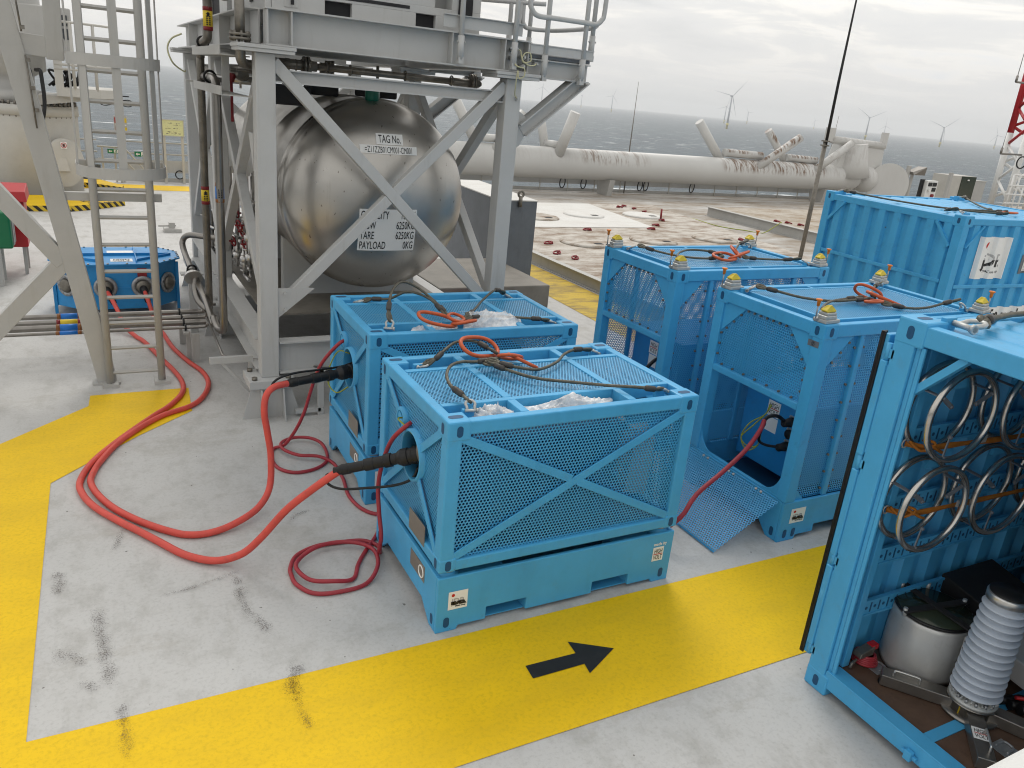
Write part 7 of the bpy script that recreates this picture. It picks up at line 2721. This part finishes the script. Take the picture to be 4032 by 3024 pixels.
wf = corr_warp(0)
logo(c1, V((0.47, 0.06, 1.63)), (1, 0, 0), (0, 0, 1), 0.60, 0.57, warp=wf)
m = MB()
k = 60
vs = [wf(V((1.38 + 0.45 * i / k, 0.058, z))) for z in (1.7, 1.97) for i in range(k + 1)]
m.add(vs, [(i, i + 1, k + 2 + i, k + 1 + i) for i in range(k)])
m.build('document_holder', 'dark grey box', c1)
m = MB()
vs = [wf(V((1.44 + 0.36 * i / k, 0.052, z))) for z in (1.73, 1.94) for i in range(k + 1)]
m.add(vs, [(i, i + 1, k + 2 + i, k + 1 + i) for i in range(k)])
m.build('document', 'sticker white', c1)
m = MB()
for j in range(9):
    z = 1.75 + j * 0.02
    vs = [wf(V((1.46 + 0.3 * i / k, 0.046, zz))) for zz in (z, z + 0.005) for i in range(k + 1)]
    m.add(vs, [(i, i + 1, k + 2 + i, k + 1 + i) for i in range(k)])
m.build('document_text', 'sticker grey', c1)
m = MB()
k = 120
vs = [wf(V((0.85 + 1.5 * i / k, 0.058, z))) for z in (0.98, 1.22) for i in range(k + 1)]
m.add(vs, [(i, i + 1, k + 2 + i, k + 1 + i) for i in range(k)])
m.build('name_banner', 'sticker white', c1)
text('fshred', 0.25, 'sticker black', c1, (1.02, 0.058, 1.02), (1, 0, 0), (0, 0, 1), 1.0, 0.004, depth=0.012, warp=wf)
sling('black wire sling lying across the roof of the rear container', GS, [
    ([(11.6, 6.9, 2.46), (11.2, 7.05, 2.45), (10.95, 7.3, 2.45), (10.75, 7.6, 2.45), (10.55, 8.1, 2.46), (10.42, 8.55, 2.48), (10.36, 8.75, 2.5)], (10.35, 8.84, 2.47)),
    ([(11.9, 7.1, 2.46), (11.3, 7.24, 2.45), (10.8, 7.2, 2.45), (10.4, 7.05, 2.46), (10.25, 6.88, 2.5), (10.27, 6.78, 2.52)], (10.27, 6.67, 2.47)),
    ([(11.7, 7.2, 2.46), (12.1, 7.6, 2.45), (12.6, 8.1, 2.46), (13.0, 8.55, 2.5)], (13.08, 8.7, 2.47))],
    [((11.75, 6.98, 2.46), (0, 0.1, 1), (1, 0.3, 0), 0.34, 0.19, 0.0155)], 0.013)

c2 = container('open blue container in the foreground with rings and an insulator inside', (3.88, 0.28, 0), 0, 'light blue paint', True)
# left jamb, hinges and door folded back
m = MB()
m.box(0.02, 0.05, CWD - 0.16, CWD - 0.131, 0.176, CHT - 0.14)
m.box(0.13, 0.19, CWD - 0.15, CWD - 0.06, 0.176, CHT - 0.14)
m.box(0.012, 0.03, CWD - 0.19, CWD - 0.165, 0.18, CHT - 0.14)
m.build('door_jamb', 'light blue paint', c2, 0.004)
for z0, z1 in ((1.62, 2.20), (0.94, 1.52), (0.28, 0.86)):
    m = MB()
    m.box(-0.012, 0.03, CWD + 0.003, CWD + 0.045, z0, z1)
    m.box(0.0, 0.035, CWD - 0.01, CWD + 0.004, z0 + 0.02, z1 - 0.02)
    m.build('hinge_plate', 'light blue paint', c2, 0.006)
for z in (2.20, 1.52, 0.86, 0.20):
    m = MB()
    m.cyl((0.012, CWD + 0.024, z), (0.012, CWD + 0.024, z + 0.1), 0.016, 12)
    m.box(0.0, 0.03, CWD - 0.02, CWD + 0.008, z + 0.02, z + 0.07)
    m.build('hinge_pin', 'light blue paint', c2)
d2 = MB()
d2.box(0.03, 1.18, CWD + 0.05, CWD + 0.09, 0.17, CHT - 0.13)
dr = d2.build('door', 'light blue paint', c2, 0.006)
m = MB()
m.box(0.02, 0.06, CWD + 0.0915, CWD + 0.104, 0.16, CHT - 0.12)
m.box(0.022, 0.0295, CWD + 0.075, CWD + 0.0914, 0.16, CHT - 0.12)
m.build('door_seal', 'black rubber', dr)
m = MB()
m.box(-0.02, 0.0, 1.28, 1.46, CHT - 0.085, CHT - 0.055)
m.box(-0.035, -0.001, 1.30, 1.34, CHT - 0.10, CHT - 0.04)
m.box(-0.035, -0.001, 1.39, 1.43, CHT - 0.11, CHT - 0.05)
m.box(-0.022, 0.0, 1.62, 1.72, 0.09, 0.11)
m.box(-0.035, -0.001, 1.645, 1.69, 0.07, 0.13)
build_each(m, 'lock_keeper', 'light blue paint', c2, 0.004)
m = MB()
m.box(-0.0, 0.115, 0.14, CWD - 0.14, 0.1755, 0.186)
m.build('sill_strip', 'light blue paint', c2, 0.004)
m = MB()
m.box(0.116, CL - 0.1, 0.06, CWD - 0.06, 0.15, 0.17)
m.build('floor', 'plywood', c2)
m = MB()
m.box(0.117, CL - 0.1, 1.63, 1.70, 0.1705, 0.176)
m.box(0.117, CL - 0.1, 0.7, 0.77, 0.1705, 0.176)
m.build('floor_track', 'light blue paint', c2)
IW = CWD - 0.10       # inner face of the left wall, local y
for z in (1.76, 1.32, 0.96, 0.58):
    m = MB()
    m.box(0.16, CL - 0.12, IW - 0.022, IW, z - 0.055, z + 0.055)
    m.box(0.16, CL - 0.12, IW - 0.03, IW - 0.021, z + 0.045, z + 0.06)
    m.box(0.16, CL - 0.12, IW - 0.03, IW - 0.021, z - 0.06, z - 0.045)
    r_ = m.build('lashing_rail', 'light blue paint', c2)
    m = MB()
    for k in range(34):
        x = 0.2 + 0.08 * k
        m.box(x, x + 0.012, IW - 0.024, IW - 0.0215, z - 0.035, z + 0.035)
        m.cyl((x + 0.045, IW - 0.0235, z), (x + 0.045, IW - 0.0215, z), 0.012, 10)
    m.build('rail_slots', 'shaded inner blue', r_)  # dark blocks on the rail face, painted shade of the slots
m = MB()
for x, z in ((0.5, 1.55), (1.15, 1.55), (0.5, 2.05), (1.15, 2.05)):
    P = [(-0.12, 0)] + [(0.12 * math.cos(a), 0.12 * math.sin(a)) for a in [math.pi * (1 - k / 12) for k in range(1, 12)]] + [(0.12, 0)]
    m.prism(P, (x, IW - 0.03, z), (1, 0, 0), (0, 0, 1), 0.02)
build_each(m, 'ring_holder', 'light blue paint', c2)


def rings(loc, label):
    t = thing('corona_ring_pair', label, 'metal rings', loc, 0, 'steel corona rings on the container wall')
    for dx, dy, dz in ((0, 0, 0), (0.02, 0.15, 0.0)):
        m = MB()
        m.torus((dx, dy, dz), 0.262, 0.019, (0.05, 1, 0), 64, 12)
        m.build('ring', 'ring steel', t)
    for a in (0.5, 2.6, 4.45):
        c, s = math.cos(a), math.sin(a)
        m = MB()
        m.bar((0.262 * c, 0, 0.262 * s), (0.02 + 0.262 * c, 0.15, 0.262 * s), 0.03, 0.006)
        m.bar((0.25 * c, 0.0, 0.25 * s), (0.12 * c, 0.01, 0.12 * s), 0.006, 0.028)
        bolts(m, [(0.25 * c, -0.012, 0.25 * s), (0.13 * c, -0.002, 0.13 * s)], 0.01, 0.02, (0, 1, 0))
        m.build('bracket', 'dark grey box', t)
    return t


r0 = rings((4.17, 2.40, 1.965), 'upper left pair of steel rings hanging in the open container')
dup(r0, (4.165, 2.40, 1.385), 0, 'lower left pair of steel rings hanging in the open container')
dup(r0, (4.86, 2.40, 1.955), 0, 'upper right pair of steel rings, cut off by the picture edge')
dup(r0, (4.83, 2.40, 1.375), 0, 'lower right pair of steel rings behind the ribbed insulator')
dup(r0, (5.55, 2.40, 1.95), 0, 'upper third pair of steel rings deep in the container')
dup(r0, (5.50, 2.40, 1.375), 0, 'lower third pair of steel rings deep in the container')


def strap(z0, z1, x1, label):
    t = thing('ratchet_strap', label, 'strap', (4.0, 2.45, z0), 0, 'orange straps holding the rings')
    P = sp([(3.99, 2.56, z0), (4.1, 2.50, z0 - 0.015), (4.25, 2.475, z0 - 0.01), (4.5, 2.47, z0 + (z1 - z0) * 0.3), (4.9, 2.47, z0 + (z1 - z0) * 0.6), (x1, 2.47, z1)], 8)
    vs = []
    n = len(P)
    for i, p in enumerate(P):
        a = 0.25 * math.sin(i * 0.5)
        d = V((0, math.sin(a), math.cos(a))) * 0.017
        vs += [p - d, p + d, p - d + V((0, 0.004, 0)), p + d + V((0, 0.004, 0))]
    m = MB()
    fs = []
    for i in range(n - 1):
        b = 4 * i
        fs += [(b, b + 4, b + 5, b + 1), (b + 2, b + 3, b + 7, b + 6), (b, b + 2, b + 6, b + 4), (b + 1, b + 5, b + 7, b + 3)]
    m.add(vs, fs, True)
    m.build('webbing', 'orange strap', t, world=True)
    m = MB()
    m.tube(sp([(4.0, 2.55, z0 + 0.02), (4.06, 2.5, z0 - 0.03), (4.12, 2.47, z0 + 0.02), (4.05, 2.5, z0 + 0.04), (4.15, 2.46, z0 - 0.02), (4.22, 2.47, z0 - 0.05)], 5), 0.009, 6)
    m.build('knotted_end', 'orange strap', t, world=True)
    m = MB()
    m.torus((3.985, 2.56, z0), 0.025, 0.005, (0, 1, 0), 20, 6)
    m.box(4.5, 4.58, 2.455, 2.468, z0 - 0.02, z0 + 0.025)
    build_each(m, 'buckle', 'zinc cast', t, world=True)


strap(1.755, 1.70, 6.2, 'orange strap across the upper row of rings')
strap(1.33, 1.30, 6.2, 'orange strap across the lower row of rings')

# drum
DX, DY = 4.54, 2.42
t = thing('covered_drum', 'round drum in a silver grey fabric cover with dark clear lid', 'drum', (DX, DY, 0.17))
m = MB()
prof = []
for k in range(15):
    z = 0.02 + 0.385 * k / 14
    prof.append((0.232 + 0.005 * math.sin(9 * z) + (0.006 if k < 2 else 0), z))
m.lathe(prof + [(0.225, 0.407)], (0, 0, 0), n=56)
for p in m.v:
    a = math.atan2(p.y, p.x)
    s = 1 + 0.010 * math.sin(5 * a + 9 * p.z) * math.sin(7 * p.z) + 0.006 * math.sin(13 * a + 4 * p.z)
    p.x *= s
    p.y *= s
    if p.z < 0.05: p.z += 0.012 * math.sin(6 * a)
m.build('fabric_cover', 'drum cover', t)
m = MB()
m.lathe([(0.001, 0.413), (0.215, 0.413), (0.222, 0.425), (0.222, 0.435), (0.001, 0.435)], (0, 0, 0), n=56)
m.build('lid', 'dark glass', t)
m = MB()
m.torus((0, 0, 0.423), 0.226, 0.010, (0, 0, 1), 56, 8)
m.build('lid_rim', 'black rubber', t)
m = MB()
m.bar((-0.25, 0.04, 0.443), (0.25, -0.04, 0.443), 0.045, 0.012)
m.bar((0.02, 0.25, 0.450), (-0.02, -0.25, 0.450), 0.045, 0.012)
build_each(m, 'lid_strap', 'dark gap', t)
m = MB()
for a in (2.98, 6.12, 1.6, 4.75, 0.8):
    m.cyl((0.24 * math.cos(a), 0.24 * math.sin(a), 0.41), (0.24 * math.cos(a), 0.24 * math.sin(a), 0.465), 0.014, 8)
build_each(m, 'lid_clamp', 'zinc cast', t)
m = MB()
m.bar((-0.02, -0.243, 0.03), (-0.02, -0.242, 0.395), 0.02, 0.004, (0, 1, 0))
m.build('cover_zip', 'sticker grey', t)

# insulator on its tripod
IX, IY = 4.45, 2.0
t = thing('insulator_stand', 'grey ribbed insulator column on a three legged steel stand', 'insulator', (IX, IY, 0.17))
m = MB()
prof = [(0.095, 0.16)]
n = 13
for k in range(n):
    f = k / (n - 1)
    z = 0.17 + 0.575 * f
    r = 0.143 - 0.022 * f
    prof += [(r * 0.66, z), (r * 0.9, z - 0.002), (r * 0.99, z + 0.001), (r, z + 0.005), (r * 0.98, z + 0.009), (r * 0.82, z + 0.017), (r * 0.66, z + 0.026)]
prof += [(0.085, 0.80)]
m.lathe(prof, (0, 0, 0), n=56)
m.build('ribbed_column', 'insulator grey', t)
m = MB()
m.lathe([(0.085, 0.78), (0.112, 0.79), (0.113, 0.83), (0.108, 0.84), (0.001, 0.84)], (0, 0, 0), n=48)
m.build('top_flange', 'stainless', t)
m = MB()
m.lathe([(0.105, 0.841), (0.105, 0.847), (0.001, 0.848)], (0, 0, 0), n=48)
m.build('top_pad', 'black rubber', t)
m = MB()
m.lathe([(0.13, 0.098), (0.135, 0.112), (0.128, 0.12), (0.10, 0.13), (0.095, 0.17)], (0, 0, 0), n=48)
for k in range(14):
    a = 2 * math.pi * k / 14
    d = V((math.cos(a), math.sin(a), 0))
    m.bar(V((0, 0, 0.15)) + d * 0.095, V((0, 0, 0.128)) + d * 0.126, 0.007, 0.035)
m.build('base_casting', 'zinc cast', t)
m = MB()
for k in range(14):
    a = 2 * math.pi * (k + 0.5) / 14
    m.cyl((0.116 * math.cos(a), 0.116 * math.sin(a), 0.118), (0.116 * math.cos(a), 0.116 * math.sin(a), 0.145), 0.010, 6)
build_each(m, 'base_bolt', 'galvanised', t)
m = MB()
m.lathe([(0.115, 0.02), (0.115, 0.09), (0.138, 0.091), (0.138, 0.098), (0.12, 0.099)], (0, 0, 0), n=48)
m.lathe([(0.165, 0.0), (0.165, 0.012), (0.11, 0.013)], (0, 0, 0.012), n=48)
m.build('hub', 'dull steel', t)
m = MB()
m.box(-0.175, -0.172, -0.12, 0.0, 0.025, 0.08)
m.v = [V((-0.118 * math.cos(p.y / 0.12), 0.118 * math.sin(p.y / 0.12 - 0.0), p.z)) for p in m.v]
m.build('yellow_label', 'tape yellow', t)
for k, (dx, dy, ln) in enumerate(((-0.33, 0.43, 0.5), (-0.36, -0.33, 0.5), (0.27, -0.55, 0.62))):
    d = V((dx, dy, 0)).normalized()
    m = MB()
    m.bar(d * 0.10 + V((0, 0, 0.045)), d * ln + V((0, 0, 0.045)), 0.095, 0.075)
    lg = m.build('leg', 'dull steel', t, 0.004)
    m = MB()
    s = V((-d.y, d.x, 0))
    o = d * (ln - 0.12) + V((0, 0, 0.083)) + s * 0.02
    m.tube(sp([o - d * 0.09 + V((0, 0, -0.004)), o - d * 0.09 + V((0, 0, 0.03)), o - d * 0.075 + V((0, 0, 0.04)), o + d * 0.04 + V((0, 0, 0.04)), o + d * 0.055 + V((0, 0, 0.03)), o + d * 0.055 + V((0, 0, -0.004))], 4), 0.007, 8)
    m.build('handle', 'stainless', lg)
    m = MB()
    m.cyl(d * (ln - 0.03) + V((0, 0, 0)), d * (ln - 0.03) + V((0, 0, 0.012)), 0.04, 16)
    m.build('foot', 'black rubber', lg)
    if k == 1:
        vv = d
        uu = V((-d.y, d.x, 0))
        highvolt(t, d * 0.35 - uu * 0.045 + V((0, 0, 0.0835)), uu, -d, 0.09, 0.10)

# loose things on the container floor
t = thing('strap_roll', 'red ratchet strap roll with brass coloured buckle on the plywood floor', 'strap', (4.19, 2.57, 0.17))
m = MB()
for k in range(5):
    m.torus((0.02, 0, 0.012 + 0.012 * k), 0.075 - 0.004 * k, 0.011, (0.1, 0.05, 1), 28, 6)
m.build('webbing', 'dark red cable', t)
m = MB()
m.hexa([(-0.08, -0.04, 0.07), (0.04, -0.04, 0.07), (0.04, 0.03, 0.07), (-0.08, 0.03, 0.07), (-0.07, -0.035, 0.10), (0.05, -0.035, 0.13), (0.05, 0.025, 0.13), (-0.07, 0.025, 0.10)])
m.tube([(-0.09, -0.02, 0.06), (-0.14, -0.03, 0.05), (-0.15, -0.03, 0.02)], 0.01, 8)
m.build('ratchet', 'old steel', t, 0.004)
m = MB()
m.box(0.03, 0.09, -0.03, 0.02, 0.10, 0.135)
m.build('red_handle', 'red paint', t, 0.004)
for k, (x, y, l) in enumerate(((4.24, 2.49, 'galvanised lashing ring plate at the foot of the drum'), (4.36, 1.72, 'galvanised lashing ring plate near the bottom right corner'))):
    t = thing('lashing_ring', l, 'lashing ring', (x, y, 0.17), 0.0, 'lashing ring plates in the floor')
    m = MB()
    m.box(-0.06, 0.06, -0.055, 0.055, 0.0005, 0.006)
    m.build('plate', 'galvanised', t, 0.003)
    m = MB()
    m.tube(sp([(-0.03, -0.035, 0.008), (0.035, -0.03, 0.012), (0.045, 0, 0.014), (0.035, 0.03, 0.012), (-0.03, 0.035, 0.008)], 6), 0.007, 8)
    m.build('ring', 'galvanised', t)
m = MB()
m.hexa([(4.85, 2.3, 0.17), (5.4, 2.25, 0.17), (5.42, 2.62, 0.17), (4.87, 2.62, 0.17), (4.85, 2.3, 0.62), (5.4, 2.25, 0.60), (5.42, 2.62, 0.66), (4.87, 2.62, 0.66)])
solo(m, 'black_case', 'black paint', 'black case standing behind the drum against the container wall', 'case', bevel=0.01)
m = MB()
m.hexa([(4.78, 1.9, 0.3), (5.2, 1.8, 0.3), (5.25, 2.1, 0.3), (4.83, 2.2, 0.3), (4.75, 1.87, 0.47), (5.22, 1.77, 0.47), (5.28, 2.12, 0.47), (4.8, 2.22, 0.47)])
solo(m, 'white_box', 'sticker grey', 'pale plastic box right of the insulator column', 'box', bevel=0.01)
m = MB()
for k in range(3):
    m.tube(sp([(4.7, 1.97 - 0.06 * k, 0.2 + 0.01 * k), (4.95, 1.86 - 0.05 * k, 0.2), (5.25, 1.72 - 0.05 * k, 0.2), (5.6, 1.6, 0.2)], 8), 0.03, 10, False, 60, 8, 0.12)
solo(m, 'cable_chain', 'black rubber', 'black corrugated hoses lying right of the insulator', 'hose')
m = MB()
m.tube([(4.72, 1.90, 0.265), (4.88, 1.80, 0.262)], 0.012, 8)
solo(m, 'red_probe', 'red paint', 'short red rod with pale tip lying on the black hoses', 'rod')
m = MB()
m.box(5.3, 6.5, 0.5, 2.3, 0.17, 1.3)
solo(m, 'dark_crate', 'dark grey box', 'dark crate deep inside the open container', 'crate', bevel=0.02)

sling('wire sling leg shackled to the near roof corner of the open container', GS, [
    ([(6.2, 2.2, 2.50), (5.4, 2.55, 2.47), (4.8, 2.6, 2.47), (4.45, 2.545, 2.475), (4.28, 2.49, 2.485), (4.20, 2.46, 2.485)], (4.08, 2.48, 2.465))],
    [((6.2, 2.1, 2.46), (0, 0.1, 1), (1, 0.3, 0), 0.36, 0.2, 0.0155)], 0.016, 1.6)

# pale ledge right under the camera
m = MB()
u_ = V((0.699 - 0.676, 0.261 - 0.273, 2.897 - 2.872)).normalized()
c_ = V((0.6875, 0.267, 2.8845))
m.bar(c_ - u_ * 0.16 + V((0.02, -0.09, -0.03)), c_ + u_ * 0.5 + V((0.02, -0.09, -0.03)), 0.19, 0.05, V((-0.4, -0.25, 0.88)))
solo(m, 'white_ledge', 'white paint', 'rounded white edge very close at the bottom right corner', 'ledge', bevel=0.02)


# things made of a single child become that one mesh
for r in [o for o in sc.objects if o.type == 'EMPTY' and o.parent is None]:
    ch = [c for c in sc.objects if c.parent is r]
    if len(ch) == 1 and ch[0].type == 'MESH':       # a single child
        c = ch[0]
        if any(k.parent is c for k in sc.objects):
            continue
        c.parent = None
        c.location = r.location
        c.rotation_euler = r.rotation_euler
        for k in ('label', 'category', 'group'):
            if k in r:
                c[k] = r[k]
        n = r.name
        bpy.data.objects.remove(r)
        c.name = n
